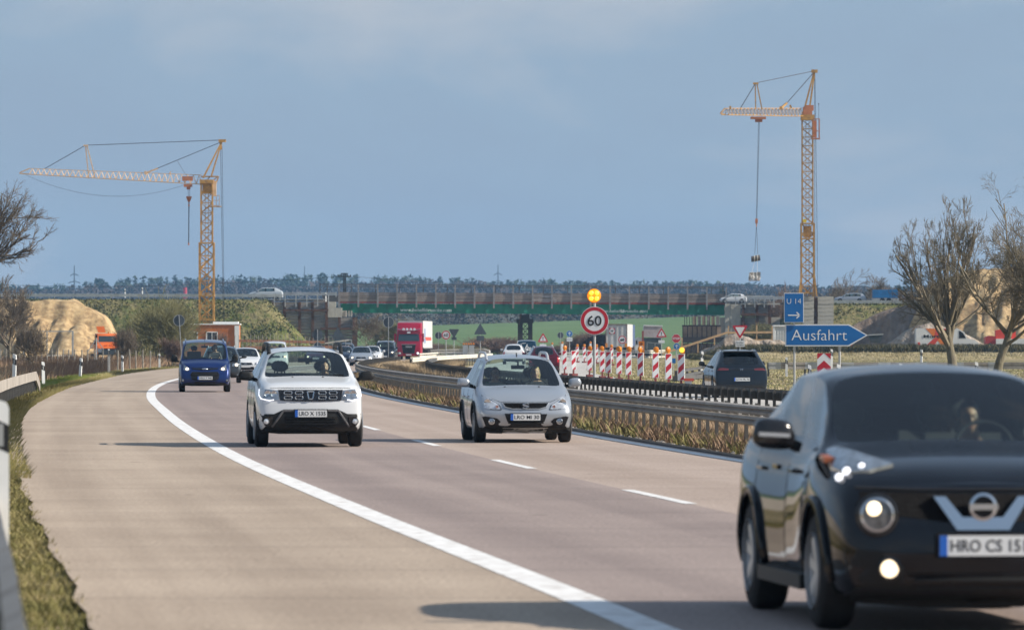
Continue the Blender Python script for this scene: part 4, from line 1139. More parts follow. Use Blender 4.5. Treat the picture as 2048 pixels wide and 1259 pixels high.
tri_sign('traffic_sign', 'dark back of a triangular sign with a square plate below it', 960.5, 661, .66, 560, back=True, plate_below=(-.75, .75, .5, None))
tri_sign('traffic_sign', 'dark back of a downward triangle sign beside the small 60 sign', 908, 664, .46, 470, up=False, back=True, plate_below=(-.52, .42, .24, None))
def disc_back(label, px, py, r, d, lean=0.0, n=36):
    t = sign_thing('traffic_sign', label, px, d)
    zc = PZ(py, d); plate(t, circ(r, n, a0=math.pi / 8 if n == 8 else 0), zc, 0, .02, M_signback, 'panel')
    ringp(t, r * 1.01, r * .94, zc, -.02, .01, M_galv, 'edge', n=n if n > 8 else 32) if n > 8 else None
    m_ = MB(); m_.bar((lean * zc, -.04, -.3), (0, -.04, zc + r * .95), .05, .05); m_.build('post', M_galv, t)
    return t
disc_back('dark round sign back on a leaning pole left of the blue van', 358, 640.5, .385, 390, lean=.075)
disc_back('dark round sign back on a thin pole in front of the red truck', 777, 644, .41, 430)
disc_back('dark small round sign back partly behind the small 60 sign', 877, 670.5, .33, 520)
disc_back('grey round sign back left of the blue arrow sign', 1121, 670, .31, 560)
disc_back('grey octagonal sign back in front of the left retaining wall', 635, 669, .47, 470, n=8)
disc_back('dark round sign back under the octagonal one, above the white car roof', 635.2, 691, .31, 469.8)
def blue_arrow(label, px, py, r, d, plate_=None):
    t = sign_thing('direction_sign', label, px, d); zc = PZ(py, d)
    plate(t, circ(r, 32), zc, 0, .02, M_signwhite); plate(t, circ(r * .94, 32), zc, -.02, .004, M_signblue, 'blue_panel')
    m_ = MB(); m_.box((0, -.028, zc - r * .1), (r * .2, .006, r * 1.0)); m_.bar((-r * .45, -.028, zc + r * .08), (0.02, -.028, zc + r * .55), .006, r * .2); m_.bar((r * .45, -.028, zc + r * .08), (-.02, -.028, zc + r * .55), .006, r * .2); m_.build('arrow', M_signwhite, t)
    if plate_: m_ = MB(); m_.box((0, -.01, zc - plate_[0]), (plate_[1], .02, plate_[2])); m_.build('supplementary_plate', M_signwhite, t); text_mesh('lettering', 'Baustelle', .12, M_signblack, t, (0, -.024, zc - plate_[0]), width=plate_[1] * .8)
    sign_post(t, zc)
    return t
blue_arrow('round blue sign with white up arrow and white plate on the green field', 1139, 667, .31, 560, (.56, .55, .38))
blue_arrow('round blue sign with white up arrow directly below the stop sign', 1353.3, 692.3, .31, 545)
stp = sign_thing('stop_sign', 'red octagonal stop sign in front of the timber formwork', 1352.5, 545); zc = PZ(676.5, 545)
plate(stp, circ(.45, 8, a0=math.pi / 8), zc, 0, .02, M_signwhite); plate(stp, circ(.42, 8, a0=math.pi / 8), zc, -.02, .004, M_red, 'red_panel'); text_mesh('lettering', 'STOP', .27, M_signwhite, stp, (0, -.028, zc), bold=.008, width=.66); sign_post(stp, zc)
# back of a double sign on the left verge with its struts
t = sign_thing('traffic_sign', 'pair of small dark sign backs on a post before the wire fence', 217.5, 340)
zc = PZ(704, 340)
for sx in (-1, 1): m_ = MB(); m_.box((sx * .165, 0, zc), (.29, .03, .27)); m_.build('panel', M_signback, t)
for sx in (-.04, .05): m_ = MB(); m_.tube((sx, .04, -.3), (sx, .04, zc + .15), .03, n=6); m_.build('post', M_galv, t)
t = thing('signal_frame', 'thin grey steel frame with slanting struts beside the orange truck', 'steel frame', (PX(193, 380), 380, 0))
s3 = 11378 / 380
m_ = MB(); m_.tube((0, 0, -.3), (0, 0, PZ(672, 380)), .035, n=6); m_.build('post', M_galv, t)
for a in ((176, 702), (207.5, 699)): m_ = MB(); m_.bar((0, 0, PZ(677, 380)), ((a[0] - 193) / s3, 0, PZ(a[1], 380)), .05, .05); m_.build('strut', M_galv, t)
m_ = MB(); m_.box((0, 0, PZ(672, 380)), (.13, .1, .2)); m_.build('cap', M_black, t)
# pale pipe gate
t = thing('pipe_gate', 'pale pipe frame gate standing in front of the sand heap', 'pipe frame', (PX(120, 560), 560, 0)); s3 = 11378 / 560
def gq(px, py): return ((px - 120) / s3, 0, PZ(py, 560))
m_ = MB(); m_.bar(gq(45, 662.5), gq(147, 662), .09, .09); m_.build('crossbar', M_galv, t)
for px, a in ((145.5, 662), (94, 663), (47, 663)): m_ = MB(); m_.bar(gq(px, 718), gq(px, a), .1 if px < 140 else .16, .1); m_.build('post', M_galv, t)
m_ = MB(); m_.bar(gq(95, 710.5), gq(145, 710.5), .06, .07); m_.build('lower_rail', M_white, t)

# ------------------------------------------------------------------ red and white beacons with lamps
def beacon_proto():
    t = thing('traffic_beacon', 'x', 'traffic beacon', (0, 0, 0))
    m_ = MB(); m_.box((0, 0, .62 + .2), (.27, .06, 1.02)); m_.build('panel', M_white, t)
    w_, z0, z1 = .112, .33, 1.31
    k_ = 0; zz = z0 - .18
    n_ = 0
    while zz < z1 + .3:
        q = [(-w_, zz - .10), (w_, zz + .12), (w_, zz + .36), (-w_, zz + .14)]
        q = clipz(q, z0, z1)
        if len(q) > 2:
            m_ = MB(); m_.prism(q, -.036, -.031); m_.build('stripe', M_red, t)
        zz += .50; n_ += 1
    m_ = MB(); m_.box((0, -.0335, .82), (.236, .004, .992)); m_.build('reflective_sheet', M_signwhite, t)
    m_ = MB(); m_.box((0, 0, .06), (.3, .6, .12)); m_.box((0, 0, .19), (.08, .08, .26)); m_.build('foot', mat('beacon_foot_red', (.20, .05, .045), .8, var=.2, vs=5), t)
    return t
def lamp_proto():
    l = thing('beacon_lamp', 'x', 'warning lamp', (0, 0, 0))
    m_ = MB(); m_.lathe([(0, .05), (.08, .05), (.105, .035), (.105, -.035), (.09, -.05)], (0, 0, .14), 'y', 20); m_.build('case', M_yellow_house, l, sm=40)
    m_ = MB(); m_.lathe([(.09, -.048), (.05, -.062), (0, -.066)], (0, 0, .14), 'y', 18); m_.build('lens', M_amber_off, l, sm=60)
    m_ = MB(); m_.box((0, 0, .03), (.05, .05, .07)); m_.box((.06, .05, .11), (.09, .07, .2)); m_.build('battery_box', M_yellow_house, l)
    return l
bp, lp = beacon_proto(), lamp_proto()
rowb = [(1362.5, 714, 219, 1), (1337, 713.5, 227, 2), (1311, 713, 235, 2), (1281, 712, 248, 2), (1257, 711.5, 256, 1), (1238, 710.5, 264, 1), (1217, 709.5, 272, 0), (1204.5, 709, 280, 1), (1179, 708, 292, 1), (1147, 707, 301, 0), (1129, 705.5, 305, 1)]
ordn = ['rightmost, under the brightly lit lamp', 'second from right', 'third from right', 'fourth from right, below the orange board', 'fifth from right', 'sixth from right', 'lampless, seventh from right', 'just right of the 60 sign pole', 'just left of the 60 sign pole', 'lampless, between pole and red car', 'nearest the red car']
GB = 'red and white beacons closing the opposite lane'
GL = 'round amber lamps on the beacons'
for i, (px, py, d, lm) in enumerate(rowb):
    b_ = bp if i == 0 else copy_tree(bp)
    b_.location = (PX(px, d), d, PZ(py, d) - 1.33); b_.rotation_euler.z = (.12 if i % 3 else -.2) + (.5 if i in (9,) else 0)
    if b_.location.z < 0: b_.location.z = 0.0
    if i in (7, 10): b_.scale = (.92, 1, 1)
    tag(b_, 'striped beacon in the front row, ' + ordn[i], None, GB)
    if lm:
        l_ = lp if i == 0 else copy_tree(lp)
        l_.location = (b_.location.x + (-.02 if i % 2 else .02), d, b_.location.z + 1.33); l_.scale = (1.08,) * 3; l_.rotation_euler.z = [0, .7, .2, .8, .1, -.6, 0, .2, .0, 0, .6][i]
        tag(l_, 'round amber lamp on front row beacon, ' + ordn[i].replace('under the brightly lit lamp', 'brightly lit'), None, GL)
for i, (px, py, d) in enumerate(((1154.5, 699, 495), (1168.5, 698.5, 488), (1193, 699.5, 470), (1223, 702, 430))):
    b_ = copy_tree(bp); b_.location = (PX(px, d), d, max(0, PZ(py, d) - 1.33)); tag(b_, 'small distant striped beacon in the back row, ' + ['leftmost one', 'second from left', 'behind the 60 sign pole', 'rightmost, under the white trailer'][i], None, 'distant beacons behind the front row'); b_.rotation_euler.z = .2
    l_ = copy_tree(lp); l_.location = (b_.location.x, d, b_.location.z + 1.33); tag(l_, 'small amber lamp on the distant beacon, ' + ['leftmost one', 'second from left', 'behind the 60 sign pole', 'rightmost one'][i], None, 'distant amber lamps'); l_.rotation_euler.z = 0.3
for i, (px, py, d) in enumerate(((1104.5, 688, 600), (1124.5, 686.5, 600), (1181, 686, 600))):
    t = thing('lamp_post', 'white post with an amber lamp, ' + ['above the red car roof', 'left of the back row beacons', 'above the beacon left of the 60 pole'][i], 'lamp post', (PX(px, d), d, 0), group='white lamp posts beyond the beacons')
    z1 = PZ(py, d); m_ = MB(); m_.box((0, 0, z1 / 2), (.22 if i else .12, .1, z1)); m_.build('post', M_white, t); m_ = MB(); m_.ball((0, -.02, z1 + .08), .12, 8, 6); m_.build('lens', M_amber_off, t)
g_ = MB(); g_.lathe([(.09, -.049), (.05, -.07), (0, -.074)], (0, 0, .14), 'y', 18); g_.build('glowing_lens', M_amber_hot, lp, sm=60)
# orange board on the fourth beacon
t = thing('orange_board', 'upright orange board with a white square standing behind the striped beacons', 'signal board', (PX(1283, 300), 300, 0)); s3 = 11378 / 300
zt_, zb_ = PZ(682, 300), PZ(716, 300)
m_ = MB(); m_.box((0, 0, (zt_ + zb_) / 2), (11.5 / s3, .1, zt_ - zb_)); m_.build('case', mat('board_orange', (.55, .17, .015), .5, var=.1), t)
m_ = MB(); m_.box((-.01, -.055, PZ(695.5, 300)), (7 / s3, .01, 8 / s3)); m_.build('white_square', M_signwhite, t)
text_mesh('lettering', 'C', .19, M_signblack, t, (-.01, -.064, PZ(695.7, 300)), bold=.01)
m_ = MB(); m_.tube((0, -.052, PZ(687, 300)), (0, -.06, PZ(687, 300)), .07, n=12); m_.build('dim_lens', mat('dim_lens', (.2, .06, .02), .4), t)
m_ = MB(); m_.box((0, 0, zb_ / 2), (.08, .08, zb_)); m_.build('post', M_galv, t)
# blue sign back low behind the beacon, water barriers, tape fence
t = thing('blue_sign', 'small square blue sign low between the two right beacons', 'traffic sign', (PX(1347, 320), 320, 0)); m_ = MB(); m_.box((0, 0, PZ(721, 320)), (.24, .02, .27)); m_.build('panel', M_signblue, t); m_ = MB(); m_.tube((0, .03, -.1), (0, .03, PZ(718, 320)), .02, n=6); m_.build('post', M_galv, t)
t = thing('barrier_block', 'low grey and red plastic barrier foot in the grass right of the last beacon', 'barrier foot', (PX(1378, 214), 214, 0)); m_ = MB(); z_ = PZ(756, 214); m_.box((0, 0, z_ - .05), (.36, .3, .1)); m_.build('red_cap', mat('red_plastic', (.42, .06, .03), .6), t); m_ = MB(); m_.box((-.03, 0, (z_ - .1) / 2), (.26, .25, z_ - .1)); m_.build('block', M_galv, t)

# ------------------------------------------------------------------ delineator posts
def delin_proto():
    t = thing('delineator_post', 'x', 'delineator post', (0, 0, 0))
    w_, d_ = .12, .11
    prof = [(-.06, 0), (.06, 0), (.06, .95), (.02, 1.0), (-.06, 1.0)]
    m_ = MB(); m_.prism([(-.06, 0), (.06, 0), (.06, .66), (-.06, .72)], -.05, .05); m_.prism([(-.06, .92), (.06, .86), (.06, .98), (.045, 1.02), (-.05, 1.05), (-.06, 1.03)], -.05, .05); m_.build('body', M_white, t)
    m_ = MB(); m_.prism([(-.06, .72), (.06, .66), (.06, .86), (-.06, .92)], -.051, .051); m_.build('black_band', M_signblack, t)
    m_ = MB(); m_.box((0, -.054, .79), (.045, .006, .16)); m_.build('reflector', mat('reflector', (.35, .36, .36), .25), t)
    return t
dp = delin_proto()
GD = 'white delineator posts with black band'
dl_ = [(87, 232, 0, 'tall in the grass just beyond the left guardrail end'), (160, 281, 0, 'in bright green grass between guardrail end and fence'), (245, 338, 0, 'in front of the brush under the orange truck'), (319, 392, 0, 'beside the leaning round sign'), (28, 196, .38, 'rising above the left guardrail by the small bush'), (1621, 200, 0, 'beside the exit sign post, close to the black car'), (1953, 228, 0, 'before the rightmost guardrail between the two tree trunks'), (1674, 205, 0, 'half hidden by black car roof by the chevron board'), (1663, 300, .42, 'behind the chevron board at the barrier'), (1842, 330, .35, 'behind the barrier below the white and orange van'), (1799, 212, 0, 'only its top showing above the black car roof'), (1403, 300, .3, 'by the low barrier end left of the dark car'), (1573, 300, .0, 'under the exit barrier right of the dark car')]
for i, (px, d, z, lb) in enumerate(dl_):
    o = dp if i == 0 else copy_tree(dp)
    o.location = (PX(px, d), d, z - .05); o.rotation_euler = (0, random.uniform(-.03, .06), random.uniform(-.3, .3))
    tag(o, 'white post with black band ' + lb, None, GD)
dp.rotation_euler.y = -.02
o = copy_tree(dp); o.location = (PX(0, 38.5), 38.5, .42); o.scale = (1.0, 1, .95); o.rotation_euler = (0, 0, .1); tag(o, 'close blurred white post with black band on the left guardrail at the photo edge', None, GD)
for i, (px, py) in enumerate(((250.5, 577), (285, 574.5), (652, 585))):
    d = 655; o = copy_tree(dp); o.location = (PX(px, d), d, PZ(py, d) - 1.05); tag(o, 'tiny white post on the embankment road, ' + ['left one of two above the sand heap', 'right one of two above the sand heap', 'near the left bridge end'][i], None, GD)

# ------------------------------------------------------------------ crash barriers
M_rail = mat('galvanised_rail', (0.31, 0.285, 0.255), 0.75, var=0.12, vs=0.5, dirt=((0.15, 0.13, 0.11), 2.2, 0.54), spec=.25)
M_rail_old = mat('dirty_rail', (0.10, 0.10, 0.10), 0.75, metal=0.15, var=0.2, vs=0.6, dirt=((0.04, 0.035, 0.03), 2.0, 0.5))
M_rpost = mat('barrier_post', (0.085, 0.08, 0.075), 0.8, var=0.3, vs=2)
M_rail_light = mat('cream_rail', (0.62, 0.58, 0.50), 0.6, var=0.1, vs=0.6)
def wbeam_pts():
    """profile (outward, z) of a folded box beam"""
    return [(.0, -.155), (.075, -.12), (.085, -.055), (.03, -.012), (.03, .012), (.085, .055), (.075, .12), (.0, .155)]
def rail_path(fx, d):
    x = float(fx(d)); return Vector((x, d, 0))
def guardrail(name, label, fx, d0, d1, side, z=0.60, seg=4.0, step=1.333, material=M_rail, second=None, group=None, maxpost=260, end_down=None, box=False, jut=0.12, hs=1.0):
    """side: +1 beam on the right of the post line, -1 on the left"""
    t = thing(name, label, 'crash barrier', (float(fx(d0)), d0, 0), group=group)
    org = Vector((float(fx(d0)), d0, 0))
    ds = np.arange(d0, d1 - .01, seg)
    prof = [(a, b * hs) for a, b in wbeam_pts()]
    levels = [z] + ([second] if second else [])
    for lv in levels:
        for k_, a in enumerate(ds):
            b = min(a + seg, d1)
            pa, pb = rail_path(fx, a), rail_path(fx, b)
            u = (pb - pa).normalized(); nrm = Vector((u.y, -u.x, 0)) * side
            jt = (k_ % 2) * .004
            m_ = MB(); vs = []
            za = zb_ = lv
            if end_down and b > end_down[0]:
                g = lambda q: lv - (lv - end_down[1]) * max(0, min(1, (q - end_down[0]) / (d1 - end_down[0])))
                za, zb_ = g(a), g(b)
            for p, zz in ((pa - u * .02, za), (pb + u * .02, zb_)):
                for o_, h_ in prof:
                    q = p + nrm * (o_ + jut + jt); vs.append((q.x - org.x, q.y - org.y, zz + h_))
            n = len(prof)
            fs = [(i, i + 1, n + i + 1, n + i) for i in range(n - 1)] + [(n - 1, 0, n, 2 * n - 1), tuple(range(n)), tuple(range(2 * n - 1, n - 1, -1))]
            m_.add(vs, fs); m_.build('beam', material, t)
    # overlapping splice plates
    dps = np.arange(d0 + .3, d1, step)
    me = None
    rest = MB()
    for i, d in enumerate(dps):
        p = rail_path(fx, d); p2 = rail_path(fx, d + .5); ang = math.atan2(p2.y - p.y, p2.x - p.x)
        h = z + .1
        if end_down and d > end_down[0]: h = max(.15, z + .1 - (z - end_down[1]) * (d - end_down[0]) / (d1 - end_down[0]))
        if i < maxpost:
            if me is None or h < z + .09:
                m_ = MB(); m_.box((0, 0, h / 2 - .1), (.1, .055, h + .2)); m_.box((0, -.04 * side - .02, h - .12), (.13, .09, .16)); me_ = m_.mesh('post', M_rpost)
                if me is None: me = me_
            o = link_mesh('post', me if h >= z + .09 else me_, t, (p.x - org.x, p.y - org.y, 0)); o.rotation_euler = (random.uniform(-.02, .02), random.uniform(-.03, .03), ang)
        else: rest.box((p.x - org.x, p.y - org.y, h / 2 - .1), (.1, .06, h + .2), rz=ang)
    if rest.v:
        o = rest.build('post_row', M_rpost, t); o['kind'] = 'stuff'
    return t
NEAR = lambda d: xo(d, 8.75)
FAR = lambda d: xo(d, 12.15)
guardrail('crash_barrier', 'grey double beam crash barrier along the inner lane, behind the silver car', NEAR, 60, 392, -1, z=.69, second=.51, maxpost=240, hs=.52)
guardrail('crash_barrier', 'dark dirty crash barrier on the far side of the median, before the beacons', FAR, 84, 352, 1, z=.69, material=M_rail_old, maxpost=230, hs=.75)
guardrail('crash_barrier', 'pale barrier beyond the bend of the median, left of the silver car', lambda d: np.interp(d, [351, 372, 420, 478], [-6.3, -5.9, -4.3, -1.8]), 351, 479, 1, z=.66, material=M_rail_light, step=4)
guardrail('crash_barrier', 'near guardrail at the left photo corner, running along the hard shoulder', lambda d: EDGE_L(d) - 0.72, 17, 206.5, -1, z=.60, step=2, end_down=(201.5, .15), jut=-.12)
# temporary cream barriers under the bridge
def plain_barrier(label, pts, h, m__=M_rail_light, name='temporary_barrier'):
    o0 = P(*pts[0]); o0.z = 0
    t = thing(name, label, 'crash barrier', o0)
    for i in range(len(pts) - 1):
        a = P(*pts[i]) - o0; b = P(*pts[i + 1]) - o0
        n = max(1, int((b - a).length / 4))
        for k_ in range(n):
            p, q = a.lerp(b, k_ / n), a.lerp(b, (k_ + 1) / n)
            m_ = MB(); m_.bar(p - Vector((0, 0, .06)), q - Vector((0, 0, .06)), .12, .12); m_.bar(p - Vector((0, 0, .28)), q - Vector((0, 0, .28)), .12, .12); m_.bar((p.x, p.y, .1), (q.x, q.y, .1), .3, .2); m_.build('element', m__, t)
            m_ = MB(); m_.box((p.x, p.y + .1, p.z / 2), (.12, .1, p.z)); m_.build('post', M_rpost, t)
    return t
plain_barrier('cream steel barrier under the bridge right of the red truck', [(858, 699, 600), (920, 697.5, 600), (968, 697, 590), (979, 700, 560), (980, 705, 520)], .8)
plain_barrier('lower cream steel barrier in front of the grey lamp boxes', [(838, 706.5, 560), (880, 704, 570), (935, 705, 545), (969, 708, 520)], .8)
plain_barrier('cream barrier with dark gaps behind the striped beacons', [(1148, 699.5, 640), (1215, 699.5, 640), (1300, 700, 630), (1340, 699, 640)], .9)
plain_barrier('cream stacked barrier elements right of the red car', [(1118, 704, 520), (1142, 704, 520)], .8)
plain_barrier('sagging dark guardrail end in the grass left of the dark grey car', [(1352, 741, 262), (1385, 735, 275), (1425, 729, 290), (1445, 726, 298)], .5, M_rail_old, 'barrier_end')
t = thing('lamp_barrier', 'pair of grey barrier boxes with a row of amber lamps under the bridge', 'barrier box', (PX(937, 545), 545, 0)); s3 = 11378 / 545
for sx in (-1, 1): m_ = MB(); m_.box((sx * 6.1 / s3, 0, (PZ(690, 545) + .3) / 2), (10.5 / s3, .4, PZ(690, 545) - .3)); m_.build('box', M_galv, t)
for i in range(5): m_ = MB(); m_.ball(((-10 + i * 5) / s3, 0, PZ(687.5, 545)), .1, 8, 6); m_.build('lamp', M_amber_off, t)
# exit barrier on the right
guardx = thing('crash_barrier', 'long grey guardrail across the dry grass behind the exit sign', 'crash barrier', (PX(1700, 300), 300, 0))
for i in range(34):
    px = 1537 + i * 24.5
    def q(p_): return PX(p_, 300) - PX(1700, 300), .5 * math.sin((p_ - 1500) / 260)
    (xa_, ya_), (xb_, yb_) = q(px), q(px + 24.6)
    for dz, w__ in ((.66, .12), (.54, .1), (.42, .12)):
        m_ = MB()
        m_.bar((xa_, ya_ - (.04 if dz != .54 else 0), dz), (xb_, yb_ - (.04 if dz != .54 else 0), dz), .05, w__)
        if dz == .66: mm = m_
        else: mm.v, mm.f, mm.m = (lambda A, B: (A.v + B.v, A.f + [tuple(j + len(A.v) for j in f) for f in B.f], A.m + B.m))(mm, m_)
    mm.build('beam', M_rail if i % 3 else M_galv, guardx)
    if i % 3 == 0: m_ = MB(); m_.box((xa_, ya_ + .1, .3), (.1, .08, .8)); m_.box((xa_, ya_ + .04, .54), (.14, .08, .3)); m_.build('post', M_rail_old, guardx)
# wire fence posts on the left
t = thing('wildlife_fence', 'row of thin wooden fence posts in dry grass beneath the orange truck', 'wire fence', (PX(160, 400), 400, 0))
fpx = [(84, 697, 420), (94, 697, 417), (104.5, 696.5, 413), (115, 696.5, 408), (126, 698, 404), (137, 698.5, 399), (149, 698, 392), (164, 699, 385), (175.5, 699, 379), (189.5, 699, 373), (205, 700, 365), (219, 699.5, 360), (235, 700, 353), (260, 698, 372), (272, 700, 374), (286, 699, 378), (300, 701, 382), (1, 697, 440), (12, 696, 437), (38, 697, 432), (50, 697, 428), (62, 697, 425), (73, 697, 423)]
o0 = Vector((PX(160, 400), 400, 0))
M_fpost = mat('grey_fence_wood', (.24, .22, .19), .9, var=.25, vs=4)
for px, py, d in fpx:
    p = P(px, py, d) - o0; m_ = MB(); m_.tube((p.x, p.y, -.3), (p.x + random.uniform(-.04, .04), p.y, p.z), .045, n=6); m_.build('post', M_fpost, t)
m_ = MB()
for h in (.3, .6, .9, 1.15):
    pr = None
    for px, py, d in sorted(fpx, key=lambda q: q[0])[:19]:
        p = P(px, py, d) - o0; p.z = h
        if pr is not None: m_.tube(pr, p, .006, n=3)
        pr = p
m_.build('wire', M_cable, t)
t = thing('site_fence', 'sparse row of thin posts around the site behind the white cars', 'wire fence', (PX(560, 560), 560, 0)); o0 = Vector((PX(560, 560), 560, 0))
for i in range(26):
    px = 470 + i * 7.8; p = P(px, 668 + random.uniform(-2, 3) + (i > 14) * 4, 560) - o0; m_ = MB(); m_.tube((p.x, p.y, -.3), p, .03, n=5); m_.build('post', M_fpost, t)
m_ = MB(); m_.bar(P(478, 681, 560) - o0, P(650, 684, 560) - o0, .04, .25); m_.bar(P(490, 695, 560) - o0, P(700, 694, 560) - o0, .04, .3); m_.build('orange_tape', mat('faded_orange_net', (.34, .16, .09), .9, var=.3, vs=3), t)
t = thing('boom_barrier', 'pale slanting barrier pole with a small frame at the retaining wall foot', 'boom barrier', (PX(690, 560), 560, 0)); o0 = Vector((PX(690, 560), 560, 0))
m_ = MB(); m_.bar(P(650, 686, 560) - o0, P(698, 679.5, 560) - o0, .08, .1); m_.build('pole', M_rail_light, t)
m_ = MB()
for a, b in (((691.5, 679), (703, 679)), ((703, 679), (703, 690)), ((691.5, 679), (691.5, 690)), ((691.5, 688), (703, 688))): m_.bar(P(*a, 560) - o0, P(*b, 560) - o0, .07, .07)
m_.bar(P(697, 690, 560) - o0, Vector((.3, 0, 0)), .1, .1)
m_.build('frame', M_galv, t)
# small site clutter
t = thing('skip', 'dark tipping skip at the foot of the brown soil heap', 'skip', (PX(1750, 600), 600, 0)); s3 = 11378 / 600
def sq(px, py): return ((px - 1750) / s3, PZ(py, 600))
m_ = MB(); m_.prism([sq(1736, 670.5), sq(1765, 668.5), sq(1760, 686), sq(1741, 684)], -.6, .8); m_.build('tub', mat('skip_dark', (.03, .035, .035), .7, var=.3, vs=3), t)
m_ = MB(); a = sq(1735, 669.8); b = sq(1766, 668); m_.bar((a[0], -.65, a[1]), (b[0], -.65, b[1]), .1, .12); m_.build('rim', M_galv, t)
m_ = MB(); a = sq(1720, 0)[0]; m_.box((a + .6, .2, .55), (2.2, 1.2, .5)); m_.box((a + 1.1, 0, 1.0), (.3, .8, .8)); m_.build('dumper_chassis', mat('machine_dark', (.05, .045, .045), .8, var=.4, vs=4), t)
for sx in (1722, 1735): m_ = MB(); m_.tube((sq(sx, 0)[0], -.5, .42), (sq(sx, 0)[0], -.2, .42), .4, n=14); m_.build('wheel', M_rubber, t)
t = thing('timber_stack', 'low stack of pale planks lying before the brown soil heap', 'timber stack', (PX(1790, 590), 590, 0)); s3 = 11378 / 590
for i in range(14): m_ = MB(); a = random.uniform(-2.9, 2.4); m_.bar((a - 1.2, random.uniform(-.5, .5), .82 + .1 * (i % 4)), (a + 1.2, random.uniform(-.5, .5), .85 + .1 * (i % 4) + random.uniform(-.05, .05)), .25, .09); m_.build('plank', M_wood_new if i % 3 else M_board, t)
m_ = MB(); m_.box((0, 0, .4), (6, 1, .72)); m_.build('supports', M_board2, t)
for i, (px, py) in enumerate(((1698, 690), (1668, 691))):
    t = thing('site_barrier', ['low red and white plastic barrier under the tip of the exit sign', 'low white plastic barrier left of the red one under the exit sign'][i], 'plastic barrier', (PX(px, 545), 545, 0)); m_ = MB(); m_.prism([(-.5, .1), (.5, .1), (.4, PZ(687, 545)), (-.4, PZ(687, 545))], -.2, .2); m_.build('body', M_red if i == 0 else M_white, t)
# ------------------------------------------------------------------ cars
M_glass = glass_mat('window_glass', (0.80, 0.92, 0.88))
M_glass_dark = glass_mat('privacy_glass', (0.10, 0.13, 0.14))
M_gloss = mat('gloss_black', (0.010, 0.010, 0.012), 0.18, coat=.3)
M_trim = mat('dark_trim', (0.016, 0.017, 0.018), 0.55, bump=.15, bs=60, spec=.25)
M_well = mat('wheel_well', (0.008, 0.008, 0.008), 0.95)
M_chrome = mat('chrome', (0.62, 0.64, 0.66), 0.14, metal=1.0)
M_alloy = mat('alloy', (0.55, 0.56, 0.57), 0.35, metal=.5)
M_lens = mat('lamp_reflector', (0.34, 0.37, 0.40), 0.12, metal=.75, var=.35, vs=14)
M_lensw = mat('lamp_bright', (0.75, 0.78, 0.8), 0.15, metal=.4)
M_clear = glass_mat('lamp_cover', (0.85, 0.88, 0.9), .8)
M_drl = mat('running_light', (.9, .9, 1), .3, emit=(.92, .94, 1.0), es=1.0)
M_warm = mat('lit_headlamp', (1, .9, .7), .3, emit=(1.0, .76, .46), es=1.7)
M_warm_soft = mat('dipped_headlamp', (1, .9, .7), .3, emit=(1.0, .84, .62), es=1.3)
M_orange = mat('indicator', (.32, .09, .035), .35)
M_tail = mat('tail_lamp', (.38, .012, .015), .2, coat=.6)
M_interior = mat('car_interior', (0.028, 0.029, 0.032), 0.85, spec=.1)
M_seat = mat('seat_fabric', (0.035, 0.036, 0.04), 0.9)
M_plate = mat('plate_white', (.62, .64, .65), .45)
M_plateblue = mat('plate_blue', (.01, .10, .45), .45)
M_intgrey = mat('headliner', (.22, .22, .21), .9)
def paint(name, col, metal=.25, rough=.36, coat=None):
    dark = max(col) < .1
    return mat('paint_' + name, col, rough, metal=metal, coat=coat or (1.0 if dark else .6), spec=.0 if dark else .3)

